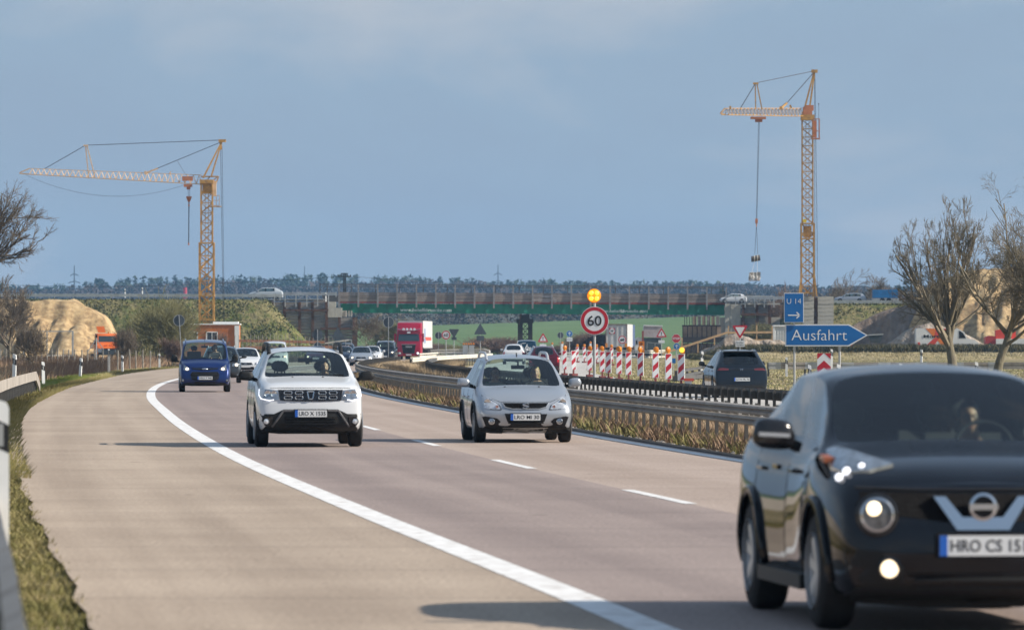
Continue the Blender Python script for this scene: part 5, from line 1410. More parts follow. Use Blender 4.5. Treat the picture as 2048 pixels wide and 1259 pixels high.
def car_shell(sp):
    L_, W_, zb = sp['L'], sp['W'], sp['zb']
    hf, hb, cw, wy, wz = sp['hood_f'], sp['hood_b'], sp['cowl'], sp['wt_y'], sp['wt_z']
    ry, rz_, rm = min(sp['rt_y'], L_ - .32), sp['rt_z'], sp['roof']
    bf, br = sp['belt_f'], sp['belt_r']
    wr, wrr, wc = sp['wr'], sp.get('wrr', sp['wr'] * .94), sp['wc']
    lean = sp.get('lean', .25); tg = sp.get('tg_y', L_ - .16); rc = sp.get('rcorner', .04)
    fl = sp.get('flare', .0); k0 = sp.get('k0', .80); front_drop = sp.get('drop', .10)
    rows = []
    def hoodz(y): return hf + (hb - hf) * (max(0, min(1, (y - .1) / (cw - .1))) ** .75)
    def xm(y):
        m = W_
        yf, yr = sp['yf'], sp['yr']
        mid = math.exp(-((y - (yf + yr) / 2) / .75) ** 4)
        return m - fl * mid
    nose = [(.07, k0, .10, front_drop), (.13, k0 + .075, .04, .03), (.26, .955, 0, 0.0), (.5, .99, 0, 0), (sp['yf'], 1, 0, 0)]
    st = []
    for (y, k_, up_, dn) in nose:
        z = hoodz(y) - dn; x = xm(y) * k_
        st.append((y, [(0, zb + up_), (x * .6, zb + up_), (x * .93, zb + up_ + .03), (x * .985, zb + .16 + up_ * .5), (x, .52 + (z - .75) * .2), (x * .985, z - .16), (x * .94, z - .075), (x * .87, z - .03), (x * .76, z - .005), (x * .4, z + .018), (0, z + .024)]))
    z = hb; x = xm(cw)
    st.append((cw, [(0, zb), (x * .6, zb), (x * .93, zb + .03), (x * .985, zb + .16), (x, .55), (x * .985, bf - .14), (x * .945, bf - .02), (x * .90, z - .015), (wc, z), (wc * .5, z + .02), (0, z + .03)]))
    def cab(y, beltz, rx, rzz, crown, ix=None):
        x = xm(y); ix = ix if ix is not None else rx * .86
        bi = sp.get('belt_in', .94); bd = .14 if bi > .9 else .10
        return (y, [(0, zb), (x * .6, zb), (x * .93, zb + .03), (x * .985, zb + .16), (x, .57), (x * (.985 if bi > .9 else .965), beltz - bd), (x * bi, beltz), (rx, rzz - .035), (ix, rzz), (ix * .5, rzz + crown * .75), (0, rzz + crown)])
    def belt(y): return bf + (br - bf) * max(0, min(1, (y - cw) / (L_ - cw)))
    t = .5
    xb = xm(cw) * (sp.get('belt_in', .94) - .04)
    st.append(cab(cw + (wy - cw) * t, belt(cw), (xb + wr) / 2 + .02, hb + (wz - hb) * .53, .04, ix=(wc + wr * .955) / 2))
    st.append(cab(wy, belt(wy), wr, wz, .035, ix=wr * .955))
    b1 = sp.get('b1', wy + .42); c1 = sp.get('c1', b1 + .95); d1 = sp.get('d1', ry - .25)
    def roofz(y):
        t = (y - wy) / (ry - wy); return wz + (rz_ - wz) * t + (rm - max(wz, rz_)) * 4 * t * (1 - t) * .9
    def rw(y): return wr + .015 * math.sin(math.pi * min(1, max(0, (y - wy) / (ry - wy)))) + (wrr - wr) * max(0, (y - wy) / (ry - wy))
    for y in (wy + .2, b1, b1 + .09, c1, c1 + .1, d1):
        st.append(cab(y, belt(y), rw(y), roofz(y), .04))
    st.append(cab(ry, belt(ry), wrr, rz_, .03, ix=wrr * .88))
    # rear screen base, then the tail
    x = xm(tg) * .985; zt = br + .02
    st.append((tg, [(0, zb), (x * .6, zb), (x * .93, zb + .04), (x * .985, zb + .16), (x, .57), (x * .985, br - .14), (x * sp.get('belt_in', .94), br - .03), (min(x * .90, x * sp.get('belt_in', .94) * .97), zt - .01), (wrr * 1.04, zt), (wrr * .5, zt + .02), (0, zt + .03)]))
    for (y, k_, up_, dn) in ((L_ - .10, .95, .02, .05), (L_ - rc, .88, .08, .10)):
        x = W_ * k_; z = br - dn
        st.append((y, [(0, zb + up_), (x * .6, zb + up_), (x * .93, zb + up_ + .03), (x * .99, zb + .16 + up_ * .5), (x, .57), (x * .985, z - .15), (x * .95, z - .06), (x * .88, z - .03), (x * .78, z - .01), (x * .4, z), (0, z + .005)]))
    n, R_ = len(st), 11
    vs, idx = [], {}
    for i, (y, pr) in enumerate(st):
        for r, (px_, pz_) in enumerate(pr):
            yy = y
            if i < 3: yy += lean * max(0, pz_ - .52) * (1 - i * .3) + .25 * max(0, .42 - pz_) * (1 - i * .3)
            if i >= n - 2: yy -= sp.get('rlean', .12) * max(0, pz_ - .6)
            if r in (0, 10): idx[i, r, 1] = idx[i, r, -1] = len(vs); vs.append((0, yy - (.05 if i < 2 else 0), pz_))
            else:
                for s_ in (1, -1): idx[i, r, s_] = len(vs); vs.append((s_ * px_, yy, pz_))
    fs, ms = [], []
    wi = [i for i, s_ in enumerate(st)]
    iw = 7  # index of windscreen top station
    low = sp.get('low', 2)
    for i in range(n - 1):
        for r in range(R_ - 1):
            m = 0
            if r <= 0: m = 2
            elif r == 1: m = 2
            elif r == 2 and low >= 3 : m = 2
            if r == 6 and i >= 6 and i < 12:
                m = {6: 1, 7: 1, 8: 1, 9: 4, 10: 1, 11: 4}[i]
            if r == 6 and i == 12 and sp.get('quarter', True): m = 1
            if r == 6 and i >= 10 and sp.get('panelvan'): m = 0
            if r == 6 and i == 5: m = 4
            if r in (8, 9) and i in (5, 6): m = 5
            if r in (8, 9) and i == n - 4 and not sp.get('norear'): m = 6
            if r in (3, 4, 5) and i in (6, 7, 8): m = 7
            if r in (3, 4, 5) and i in (10,): m = 8
            for s_ in (1, -1):
                q = (idx[i, r, s_], idx[i + 1, r, s_], idx[i + 1, r + 1, s_], idx[i, r + 1, s_])
                if s_ < 0: q = q[::-1]
                q = tuple(dict.fromkeys(q))
                if len(q) >= 3: fs.append(q); ms.append(m)
    # caps with a centre column
    for i, sg, yoff in ((0, -1, -sp.get('bow', .07)), (n - 1, 1, rc)):
        cen = {}
        for r in range(1, R_ - 1):
            a = Vector(vs[idx[i, r, 1]]); cen[r] = len(vs); vs.append((0, a.y + yoff, a.z + (.0)))
        cen[0], cen[R_ - 1] = idx[i, 0, 1], idx[i, R_ - 1, 1]
        for r in range(R_ - 1):
            for s_ in (1, -1):
                q = (idx[i, r, s_], idx[i, r + 1, s_], cen[r + 1], cen[r]) if r < R_ - 2 else (idx[i, r, s_], cen[r + 1], cen[r])
                if r == 0: q = (cen[0], idx[i, 1, s_], cen[1])
                if s_ * sg > 0: q = q[::-1]
                q = tuple(dict.fromkeys(q))
                if len(q) >= 3: fs.append(q); ms.append(0 if r > 0 else 2)
    me = bpy.data.meshes.new('shell'); me.from_pydata(vs, [], fs)
    me.polygons.foreach_set('material_index', ms)
    bm = bmesh.new(); bm.from_mesh(me)
    bmesh.ops.recalc_face_normals(bm, faces=bm.faces)
    cl = bm.edges.layers.float.get('crease_edge') or bm.edges.layers.float.new('crease_edge')
    bm.verts.ensure_lookup_table()
    def crease(a, b, v):
        e_ = bm.edges.get((bm.verts[a], bm.verts[b]))
        if e_: e_[cl] = v
    for s_ in (1, -1):
        for i in range(n - 1):
            if i >= 5: crease(idx[i, 6, s_], idx[i + 1, 6, s_], .9)
            if 6 <= i <= 13: crease(idx[i, 7, s_], idx[i + 1, 7, s_], .75)
            if i in (5, 6) or i == n - 4: crease(idx[i, 8, s_], idx[i + 1, 8, s_], .95)
            if i < 5: crease(idx[i, 8, s_], idx[i + 1, 8, s_], .3); crease(idx[i, 5, s_], idx[i + 1, 5, s_], .25)
            crease(idx[i, 2, s_], idx[i + 1, 2, s_], .5)
        for r in (8, 9):
            for i in (5, 7, n - 4, n - 3): crease(idx[i, r, s_], idx[i, r + 1, s_], .93)
        for i in (6, 7, 8, 9, 10, 11, 12, 13): crease(idx[i, 6, s_], idx[i, 7, s_], .85)
        for r in range(3, 10): crease(idx[1, r, s_], idx[1, r + 1, s_], .12)
    bm.to_mesh(me); bm.free()
    for k_ in range(9): me.materials.append(None)
    return me

def cyl_x(x0, x1, y, z, r, n=28):
    m_ = MB(); m_.tube((x0, y, z), (x1, y, z), r, n=n); return m_

def split_shell(me, mats, car, names):
    """one object per material slot; side windows and doors also per side"""
    nv = len(me.vertices); co = np.zeros(nv * 3, np.float32); me.vertices.foreach_get('co', co); co = co.reshape(-1, 3)
    groups = {}
    for p in me.polygons:
        k_ = p.material_index
        key = k_
        if k_ in (1, 7, 8): key = (k_, 1 if p.center.x > 0 else -1)
        if k_ == 4: key = (k_, 1 if p.center.x > 0 else -1, sum(p.center.y > q for q in car['_pil']))
        if k_ == 1: key = (k_, 1 if p.center.x > 0 else -1, int(p.center.y > car['_b1']) + int(p.center.y > car['_c1']))
        if k_ in (0, 2, 3): key = 0
        groups.setdefault(key, []).append(p)
    out = {}
    for key, ps in groups.items():
        k_ = key if isinstance(key, int) else key[0]
        remap = {}; V = []; Fc = []; MI = []
        for p in ps:
            f = []
            for v in p.vertices:
                if v not in remap: remap[v] = len(V); V.append(tuple(co[v]))
                f.append(remap[v])
            Fc.append(f); MI.append({0: 0, 2: 1, 3: 2}.get(p.material_index, 0))
        m2 = bpy.data.meshes.new(names[k_]); m2.from_pydata(V, [], Fc)
        if k_ == 0:
            for q in (mats[0], mats[2], mats[3]): m2.materials.append(q)
            m2.polygons.foreach_set('material_index', MI)
        else: m2.materials.append(mats[k_])
        smooth(m2, 50)
        o = link_mesh(names[k_], m2, car); out.setdefault(k_, []).append(o)
    return out

def make_wheel(car, x, y, r, wd, spokes, rimmat, side):
    m_ = MB(); h = wd / 2
    m_.lathe([(r * .62, -h), (r * .9, -h * 1.0), (r * .975, -h * .82), (r, -h * .45), (r, h * .45), (r * .975, h * .82), (r * .9, h), (r * .62, h), (r * .60, 0), (r * .62, -h)], (x, y, r), 'x', 28)
    wl = m_.build('wheel', M_rubber, car, sm=40)
    m_ = MB(); xo_ = x + side * h * .95
    m_.lathe([(r * .66, side * h * .2), (r * .66, 0), (r * .58, 0), (r * .56, -side * .06)], (xo_, y, r), 'x', 28)
    m_.lathe([(0, .0), (r * .14, 0), (r * .16, -side * .04), (r * .16, -side * .09)], (xo_ - side * .01, y, r), 'x', 12)
    for k_ in range(spokes):
        a = 2 * math.pi * k_ / spokes + .3
        for da in (-.10, .10):
            m_.bar((xo_ - side * .025, y + r * .12 * math.cos(a), r + r * .12 * math.sin(a)), (xo_ - side * .015, y + r * .6 * math.cos(a + da), r + r * .6 * math.sin(a + da)), .03, r * .13)
    m_.build('rim', rimmat, wl)
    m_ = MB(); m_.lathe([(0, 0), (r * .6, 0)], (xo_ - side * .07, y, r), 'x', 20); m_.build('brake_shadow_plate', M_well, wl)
    return wl

class CarB:
    """a car under construction: shell, then panels laid on its front and rear"""
    def __init__(s, name, label, cat, sp, paint_m, mats=None, group=None, doors=True):
        s.t = thing(name, label, cat, group=group); s.sp = sp
        me = car_shell(sp)
        o = bpy.data.objects.new('tmp', me); COL.objects.link(o)
        md = o.modifiers.new('s', 'SUBSURF'); md.levels = md.render_levels = sp.get('sub', 2); md.boundary_smooth = 'PRESERVE_CORNERS'
        cuts = []
        if sp.get('wells', True):
            R_ = sp['R'] + sp.get('gap', .045)
            for y in (sp['yf'], sp['yr']):
                for sx in (-1, 1):
                    cm = cyl_x(sx * (sp['W'] - .32), sx * (sp['W'] + .2), y, sp['R'] + .015, R_).mesh('c', [M_well] * 4); cm.polygons.foreach_set('material_index', [3] * len(cm.polygons))
                    c = bpy.data.objects.new('cut', cm); COL.objects.link(c); cuts.append(c)
                    b_ = o.modifiers.new('b', 'BOOLEAN'); b_.operation = 'DIFFERENCE'; b_.object = c; b_.solver = 'EXACT'; 
                    try: b_.material_mode = 'INDEX'
                    except Exception: pass
        dg = bpy.context.evaluated_depsgraph_get()
        fin = bpy.data.meshes.new_from_object(o.evaluated_get(dg))
        if len(fin.polygons) < 1500:
            for md in list(o.modifiers)[1:]: o.modifiers.remove(md)
            fin = bpy.data.meshes.new_from_object(o.evaluated_get(bpy.context.evaluated_depsgraph_get()))
        for c in cuts: bpy.data.objects.remove(c)
        bpy.data.objects.remove(o)
        bm = bmesh.new(); bm.from_mesh(fin); s.bvh = BVHTree.FromBMesh(bm); bm.free()
        s.t['_pil'] = [sp['cowl'] + (sp['wt_y'] - sp['cowl']) * .6, sp.get('b1', sp['wt_y'] + .42) + .3, sp.get('c1', sp.get('b1', sp['wt_y'] + .42) + .95) + .25]
        s.t['_b1'] = sp.get('b1', sp['wt_y'] + .42) + .05; s.t['_c1'] = sp.get('c1', sp.get('b1', sp['wt_y'] + .42) + .95) + .05
        M9 = {0: paint_m, 1: M_glass, 2: M_trim, 3: M_well, 4: M_gloss, 5: M_glass, 6: M_glass_dark if sp.get('privacy') else M_glass, 7: paint_m, 8: paint_m}
        if mats: M9.update(mats)
        nm = {0: 'body', 1: 'side_window', 4: 'door_pillar', 5: 'windscreen', 6: 'rear_window', 7: 'front_door', 8: 'rear_door'}
        s.parts = split_shell(fin, M9, s.t, nm)
        del s.t['_pil']; del s.t['_b1']; del s.t['_c1']
        s.paint = paint_m
        for y in (sp['yf'], sp['yr']):
            for sx in (-1, 1): make_wheel(s.t, sx * (sp['W'] - .115), y, sp['R'], sp.get('tw', .22), sp.get('spokes', 5), sp.get('rimmat', M_alloy), sx)
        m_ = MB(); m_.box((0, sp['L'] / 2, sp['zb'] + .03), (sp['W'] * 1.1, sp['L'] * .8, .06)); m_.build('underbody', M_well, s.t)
    def hit(s, x, z, view='front'):
        if view == 'front': a, d = Vector((x, -3, z)), Vector((0, 1, 0))
        elif view == 'rear': a, d = Vector((x, s.sp['L'] + 3, z)), Vector((0, -1, 0))
        elif view == 'top': a, d = Vector((x, z, 5)), Vector((0, 0, -1))
        elif view == 'left': a, d = Vector((-4, x, z)), Vector((1, 0, 0))
        else: a, d = Vector((4, x, z)), Vector((-1, 0, 0))
        h = s.bvh.ray_cast(a, d)
        return h[0]
    def hitn(s, x, z, view='front'):
        return s.hit(x, z, view) or s.bvh.find_nearest(Vector((x, 0 if view == 'front' else s.sp['L'], z)))[0]
    def panel(s, name, poly, m, off=.006, th=.012, view='front', mirror=False, grid=.09, parent=None, flat=None):
        outs = []
        for sx in ((1, -1) if mirror else (1,)):
            pl = [(x * sx, z) for x, z in poly]
            bm = bmesh.new()
            ps = []
            for i in range(len(pl)):
                a, b = pl[i], pl[(i + 1) % len(pl)]; n_ = max(1, int(math.hypot(b[0] - a[0], b[1] - a[1]) / grid))
                ps += [(a[0] + (b[0] - a[0]) * j / n_, a[1] + (b[1] - a[1]) * j / n_) for j in range(n_)]
            vv = [bm.verts.new((p[0], 0, p[1])) for p in ps]
            for t_ in tessellate_polygon([[Vector((p[0], p[1], 0)) for p in ps]]):
                try: bm.faces.new([vv[k_] for k_ in t_])
                except ValueError: pass
            for _ in range(4):
                long_ = [e_ for e_ in bm.edges if e_.calc_length() > grid * 1.5]
                if not long_: break
                bmesh.ops.subdivide_edges(bm, edges=long_, cuts=1); bmesh.ops.triangulate(bm, faces=[f for f in bm.faces if len(f.verts) > 3])
            yd = -1 if view == 'front' else 1
            last = None; hits = {}
            for v in bm.verts:
                h = s.hit(v.co.x, v.co.z, view)
                if h is not None and (abs(h.y - (0 if view == 'front' else s.sp['L'])) > .9): h = None
                hits[v] = h
            ys_ = [h.y for h in hits.values() if h is not None]
            fb = (max(ys_) if view == 'front' else min(ys_)) if ys_ else (0 if view == 'front' else s.sp['L'])
            fy = (min(ys_) if view == 'front' else max(ys_)) if ys_ else 0
            for v in bm.verts:
                y = hits[v].y if hits[v] is not None else fb
                if flat is not None: y = fy * flat + y * (1 - flat)
                v.co.y = y + yd * off
            bmesh.ops.recalc_face_normals(bm, faces=bm.faces)
            if sum(f.normal.y for f in bm.faces) * yd < 0: bmesh.ops.reverse_faces(bm, faces=bm.faces)
            top = list(bm.faces); bnd = [e_ for e_ in bm.edges if e_.is_boundary]
            ex_ = bmesh.ops.extrude_edge_only(bm, edges=bnd)
            for g_ in ex_['geom']:
                if isinstance(g_, bmesh.types.BMVert): g_.co.y -= yd * (th + off)
            me = bpy.data.meshes.new(name); bm.to_mesh(me); bm.free(); me.materials.append(m); smooth(me, 45)
            outs.append(link_mesh(name, me, parent or s.t))
        return outs
    def disc(s, name, x, z, r, m, off=.012, mirror=True, view='front', n=20, parent=None, dome=.2, depth=.03):
        outs = []
        for sx in ((1, -1) if mirror else (1,)):
            h = s.hit(x * sx, z, view); yd = -1 if view == 'front' else 1
            y = (h.y if h is not None else 0) + yd * off
            m_ = MB(); m_.lathe([(r, depth * -yd), (r, 0), (r * .7, yd * r * dome * .6), (0, yd * r * dome)], (x * sx, y, z), 'y', n)
            outs.append(m_.build(name, m, parent or s.t, sm=60))
        return outs
    def ring(s, name, x, z, r, th, m, off=.015, mirror=True, parent=None):
        for sx in ((1, -1) if mirror else (1,)):
            h = s.hit(x * sx, z); y = (h.y if h is not None else 0) - off
            m_ = MB(); m_.lathe([(r + th, .02), (r + th, 0), (r, -.006), (r, .02)], (x * sx, y, z), 'y', 24); m_.build(name, m, parent or s.t, sm=40)
    def trim(s, name, line, m, r=.008, off=.012, mirror=False, view='front', closed=False, parent=None):
        for sx in ((1, -1) if mirror else (1,)):
            pts = list(line) + ([line[0]] if closed else [])
            m_ = MB(); pr = None
            for i in range(len(pts) - 1):
                a, b = pts[i], pts[i + 1]; n_ = max(1, int(math.hypot(b[0] - a[0], b[1] - a[1]) / .1))
                for j in range(n_ + (1 if i == len(pts) - 2 else 0)):
                    x, z = (a[0] + (b[0] - a[0]) * j / n_) * sx, a[1] + (b[1] - a[1]) * j / n_
                    h = s.hit(x, z, view)
                    if h is None: continue
                    p = h + Vector((0, -off if view == 'front' else off if view == 'rear' else 0, 0))
                    if view in ('left', 'right'): p = h + Vector((off if view == 'right' else -off, 0, 0))
                    if pr is not None and (p - pr).length < .4: m_.tube(pr, p, r, n=6)
                    pr = p
            if m_.v: m_.build(name, m, parent or s.t)
    def plate_(s, text, x, z, w_=.52, h_=.112, view='front', off=.02, size=None, frame=True):
        h = s.hit(x, z, view); L_ = s.sp['L']
        ys_ = [s.hit(x + dx, z + dz, view) for dx in (-w_ / 2, 0, w_ / 2) for dz in (-h_ / 2, h_ / 2)]
        ys_ = [q.y for q in ys_ if q is not None]
        yd = -1 if view == 'front' else 1
        y = (min(ys_) if view == 'front' else max(ys_)) + yd * off
        e_ = bpy.data.objects.new('number_plate', None)
        m_ = MB(); m_.box((0, 0, 0), (w_ + (.03 if frame else 0), .012, h_ + (.03 if frame else 0))); pl = m_.build('number_plate', M_black, s.t, (x, y, z))
        if view == 'rear': pl.rotation_euler.z = math.pi
        m_ = MB(); m_.box((.0, -.009, 0), (w_, .008, h_)); m_.build('white_field', M_plate, pl)
        m_ = MB(); m_.box((-w_ / 2 + .023, -.014, 0), (.046, .004, h_)); m_.build('blue_strip', M_plateblue, pl)
        text_mesh('lettering', text, h_ * .82, M_signblack, pl, (.022, -.0142, 0), bold=.0012, width=w_ - .085, thick=.0006)
        return pl
    def seams(s):
        sp = s.sp; b1 = sp.get('b1', sp['wt_y'] + .42) + .06; c1 = sp.get('c1', b1 + .9) + .06; f0 = sp['cowl'] + .16
        for v in ('left', 'right'):
            for y in (f0, b1, c1): s.trim('door_gap', [(y, sp['zb'] + .12), (y, sp['belt_f'] - .03)], M_black, r=.0045, off=-.001, view=v)
            s.trim('sill_gap', [(f0, sp['zb'] + .12), (c1, sp['zb'] + .12)], M_black, r=.0045, off=-.001, view=v)
            for y in (b1 - .16, c1 - .16): s.trim('door_handle', [(y - .09, sp['belt_f'] - .16), (y + .07, sp['belt_f'] - .155)], s.paint, r=.014, off=.012, view=v)
    def mirrors(s, y, z, x, m, w_=.22, h_=.15, d_=.13, arm=.08):
        for sx in (1, -1):
            bm = bmesh.new(); bmesh.ops.create_icosphere(bm, subdivisions=3, radius=1)
            for v in bm.verts:
                c = v.co
                for k_ in range(3): c[k_] = math.copysign(abs(c[k_]) ** .62, c[k_])
                c.x *= w_ / 2 * (1 - .12 * (c.z > 0)); c.y *= d_ / 2; c.z *= h_ / 2
                if c.y > 0: c.y *= .4
                c.z += (c.x * sx) * .08
            me = bpy.data.meshes.new('mirror'); bm.to_mesh(me); bm.free(); me.materials.append(m); smooth(me)
            o = link_mesh('mirror', me, s.t, (sx * x, y, z))
            m_ = MB(); m_.bar((-sx * w_ * .3, .0, -h_ * .25), (-sx * (w_ * .5 + arm), .04, -h_ * .45), .05, .06); m_.build('mirror_arm', M_trim, o)
    def cabin(s, seats=True, rear=True, wheel_side=1, dash_z=None, liner=True):
        sp = s.sp; cw = sp['cowl']; bz_ = sp['belt_f']; Wc = sp['W'] * .84
        dz = dash_z or bz_ - .03
        m_ = MB()
        prof = [(cw + .12, dz - .5), (cw + .10, dz - .03), (cw + .35, dz + .03), (cw + .62, dz), (cw + .70, dz - .2), (cw + .6, dz - .5)]
        vs = [(x, y, z) for x in (-Wc, Wc) for y, z in prof]; n = len(prof)
        m_.add(vs, [(i, (i + 1) % n, n + (i + 1) % n, n + i) for i in range(n)] + [tuple(range(n - 1, -1, -1)), tuple(range(n, 2 * n))])
        m_.build('dashboard', M_interior, s.t)
        m_ = MB(); m_.box((0, sp['L'] * .58, sp['zb'] + .12), (Wc * 2, sp['L'] * .62, .06)); m_.box((0, sp['L'] - .55, sp['zb'] + .3), (Wc * 1.9, .6, .5)); m_.build('cabin_floor', M_interior, s.t)
        if liner:
            for sx in (-1, 1):
                m_ = MB(); m_.box((sx * Wc * .985, (cw + sp['L']) / 2 + .1, (sp['zb'] + bz_) / 2), (.03, sp['L'] - cw - .9, bz_ - sp['zb'] - .16)); m_.build('door_lining', M_interior, s.t)
        ys_ = cw + 1.15
        if seats:
            for sx in (-1, 1):
                for (yy, hh) in ((ys_, 0), (ys_ + .95, 0)) if rear else ((ys_, 0),):
                    hz_ = sp['roof'] - 1.08
                    m_ = MB(); m_.box((sx * .36, yy - .05, hz_), (.48, .5, .16)); m_.box((sx * .36, yy + .27, hz_ + .34), (.48, .13, .62), rx=-.2)
                    m_.tube((sx * .36 - .06, yy + .33, hz_ + .62), (sx * .36 - .06, yy + .34, hz_ + .74), .012, n=6); m_.tube((sx * .36 + .06, yy + .33, hz_ + .62), (sx * .36 + .06, yy + .34, hz_ + .74), .012, n=6)
                    m_.ball((sx * .36, yy + .35, hz_ + .77), .12, 10, 6, sc=(1, .45, .8)); st_ = m_.build('seat', M_seat, s.t, sm=50)
        x_ = wheel_side * .36
        m_ = MB()
        cxy = Vector((x_, cw + .72, dz - .0)); pr = None; tl = .35
        for i in range(21):
            a = 2 * math.pi * i / 20; p = cxy + Vector((.185 * math.cos(a), .185 * math.sin(a) * math.sin(tl), .185 * math.sin(a) * math.cos(tl)))
            if pr is not None: m_.tube(pr, p, .014, n=5)
            pr = p
        m_.bar(cxy, cxy + Vector((0, -.15, -.05)), .1, .1); m_.bar(cxy - Vector((.18, 0, 0)), cxy + Vector((.18, 0, 0)), .03, .05)
        m_.build('steering_wheel', M_interior, s.t)
        m_ = MB(); m_.box((0, sp['wt_y'] - .06, sp['wt_z'] - .13), (.24, .03, .07)); m_.box((0, sp['wt_y'] - .08, sp['wt_z'] - .07), (.03, .03, .08)); m_.build('inside_mirror', M_interior, s.t)
    def rails(s, x, y0, y1, z, m, r=.018, rise=.07):
        for sx in (1, -1):
            m_ = MB(); pr = None
            for i in range(15):
                t = i / 14; zz = z + rise * min(1, 6 * t, 6 * (1 - t)) ** .6 if 0 < t < 1 else z - .01
                y = y0 + (y1 - y0) * t
                zt = s.hit(sx * x, y, 'top')
                p = Vector((sx * x * (1 - .0 * t), y, (zt.z if zt is not None else z) + (rise * (min(1, 6 * t, 6 * (1 - t)) ** .5 if 0 < t < 1 else 0))))
                if pr is not None: m_.tube(pr, p, r, n=8)
                pr = p
            m_.build('roof_rail', m, s.t, sm=60)
    def place(s, px, d, yaw=0.0, scale=1.0, rear=False, z=0.0):
        """puts the near bumper's middle at photo column px and distance d"""
        s.t.scale = (scale,) * 3
        if rear:
            s.t.rotation_euler.z = math.pi + yaw
            off = Vector((0, -s.sp['L'] * scale, 0)); off.rotate(Matrix.Rotation(yaw, 3, 'Z'))
            # near bumper is the tail: local y = L maps to world -L along heading
            s.t.location = Vector((PX(px, d), d, z)) - off
        else:
            s.t.rotation_euler.z = yaw
            s.t.location = (PX(px, d), d, z)

# ------------------------------------------------------------------ people
M_skin = mat('skin', (0.50, 0.30, 0.21), .55, var=.06, vs=8)
def make_person(name, label, hair_col, cloth_col, long_hair=False, arms='wheel', seed=0, glasses=False):
    """seated figure, hips at the origin, facing -Y"""
    t = bpy.data.objects.new('tmp', None)
    vs = [(0, 0, 0), (0, .02, .18), (0, .04, .36), (0, .04, .50), (0, .02, .60), (0, .0, .66)]
    rd = [.17, .15, .17, .15, .062, .065]
    ed = [(0, 1), (1, 2), (2, 3), (3, 4), (4, 5)]
    def chain(start, pts, rs):
        p = start
        for q, r in zip(pts, rs): vs.append(q); rd.append(r); ed.append((p, len(vs) - 1)); p = len(vs) - 1
        return p
    hands = []
    for sx in (-1, 1):
        if arms == 'wheel': pts = [(sx * .17, .03, .49), (sx * .24, -.12, .26), (sx * .15, -.36, .34), (sx * .155, -.43, .37)]
        else: pts = [(sx * .17, .03, .49), (sx * .23, .0, .24), (sx * .13, -.2, .12), (sx * .08, -.27, .11)]
        e_ = chain(3, pts, [.07, .05, .034, .03]); hands.append(Vector(pts[-1]))
        chain(0, [(sx * .1, -.08, -.0), (sx * .12, -.45, .06), (sx * .12, -.62, -.30), (sx * .12, -.75, -.34)], [.11, .075, .05, .045])
    me = bpy.data.meshes.new('p'); me.from_pydata(vs, ed, [])
    o = bpy.data.objects.new('p', me); COL.objects.link(o)
    o.modifiers.new('s', 'SKIN')
    for i, sv_ in enumerate(me.skin_vertices[0].data): sv_.radius = (rd[i] * (1.15 if i < 4 else 1), rd[i] * (.75 if i < 4 else 1)); sv_.use_root = (i == 0)
    dg = bpy.context.evaluated_depsgraph_get()
    m2 = bpy.data.meshes.new_from_object(o.evaluated_get(dg)); bpy.data.objects.remove(o)
    # head: shaped ball with brow, nose, chin and ears
    bm = bmesh.new(); bm.from_mesh(m2)
    hb = bmesh.new(); bmesh.ops.create_icosphere(hb, subdivisions=4, radius=1)
    for v in hb.verts:
        c = v.co.copy(); x, y, z = c
        jaw = 1 - .30 * max(0, -z) ** 1.3
        X = x * .075 * jaw; Y = y * .098 * (1 - .18 * max(0, -z) * (y > 0)); Z = z * .122
        if y < 0:
            nose = math.exp(-(x / .16) ** 2) * math.exp(-((z + .12) / .2) ** 2); Y -= .022 * nose
            for ex_ in (-.36, .36): Y += .012 * math.exp(-((x - ex_) / .2) ** 2 - ((z - .1) / .13) ** 2)
            Y -= .007 * math.exp(-(x / .3) ** 2 - ((z + .48) / .07) ** 2); Y += .006 * math.exp(-(x / .3) ** 2 - ((z + .40) / .04) ** 2)
            Y -= .010 * math.exp(-(x / .3) ** 2 - ((z + .78) / .16) ** 2); Y -= .006 * math.exp(-((z - .28) / .1) ** 2) * math.exp(-(x / .7) ** 2)
        for sx in (-1, 1):
            X += sx * .02 * math.exp(-((x - sx * .97) / .12) ** 2 - ((z + .02) / .22) ** 2 - ((y - .1) / .2) ** 2)
        v.co = Vector((X, Y - .005, Z + .74))
    hm = bpy.data.meshes.new('h'); hb.to_mesh(hm); hb.free(); bm.from_mesh(hm)
    # five bent fingers on each hand
    fm = MB()
    for sx, hp_ in zip((-1, 1), hands):
        for k_, (dx, ln) in enumerate(((-.03, .062), (-.01, .072), (.01, .068), (.03, .054))):
            a = hp_ + Vector((dx * .6, -.01, .012 * (k_ - 1.5))); b = a + Vector((dx * .2, -ln * .55, .012)); c = b + Vector((sx * -.01, -ln * .15, -.03))
            fm.tube(a, b, .010, .009, 6); fm.tube(b, c, .009, .007, 6)
        a = hp_ + Vector((-sx * .025, 0, .012)); b = a + Vector((-sx * .02, -.035, .018)); fm.tube(a, b, .012, .010, 6); fm.tube(b, b + Vector((0, -.025, -.002)), .010, .008, 6)
    k0 = len(bm.verts); vv = [bm.verts.new(v) for v in fm.v]
    for f in fm.f:
        try: bm.faces.new([vv[i] for i in f])
        except ValueError: pass
    me = bpy.data.meshes.new('person'); bm.to_mesh(me); bm.free()
    o = bpy.data.objects.new('person', me); COL.objects.link(o)
    rm = o.modifiers.new('r', 'REMESH'); rm.mode = 'VOXEL'; rm.voxel_size = .009; 
    sm_ = o.modifiers.new('sm', 'SMOOTH'); sm_.iterations = 2; sm_.factor = .5
    dg = bpy.context.evaluated_depsgraph_get(); m3 = bpy.data.meshes.new_from_object(o.evaluated_get(dg)); bpy.data.objects.remove(o)
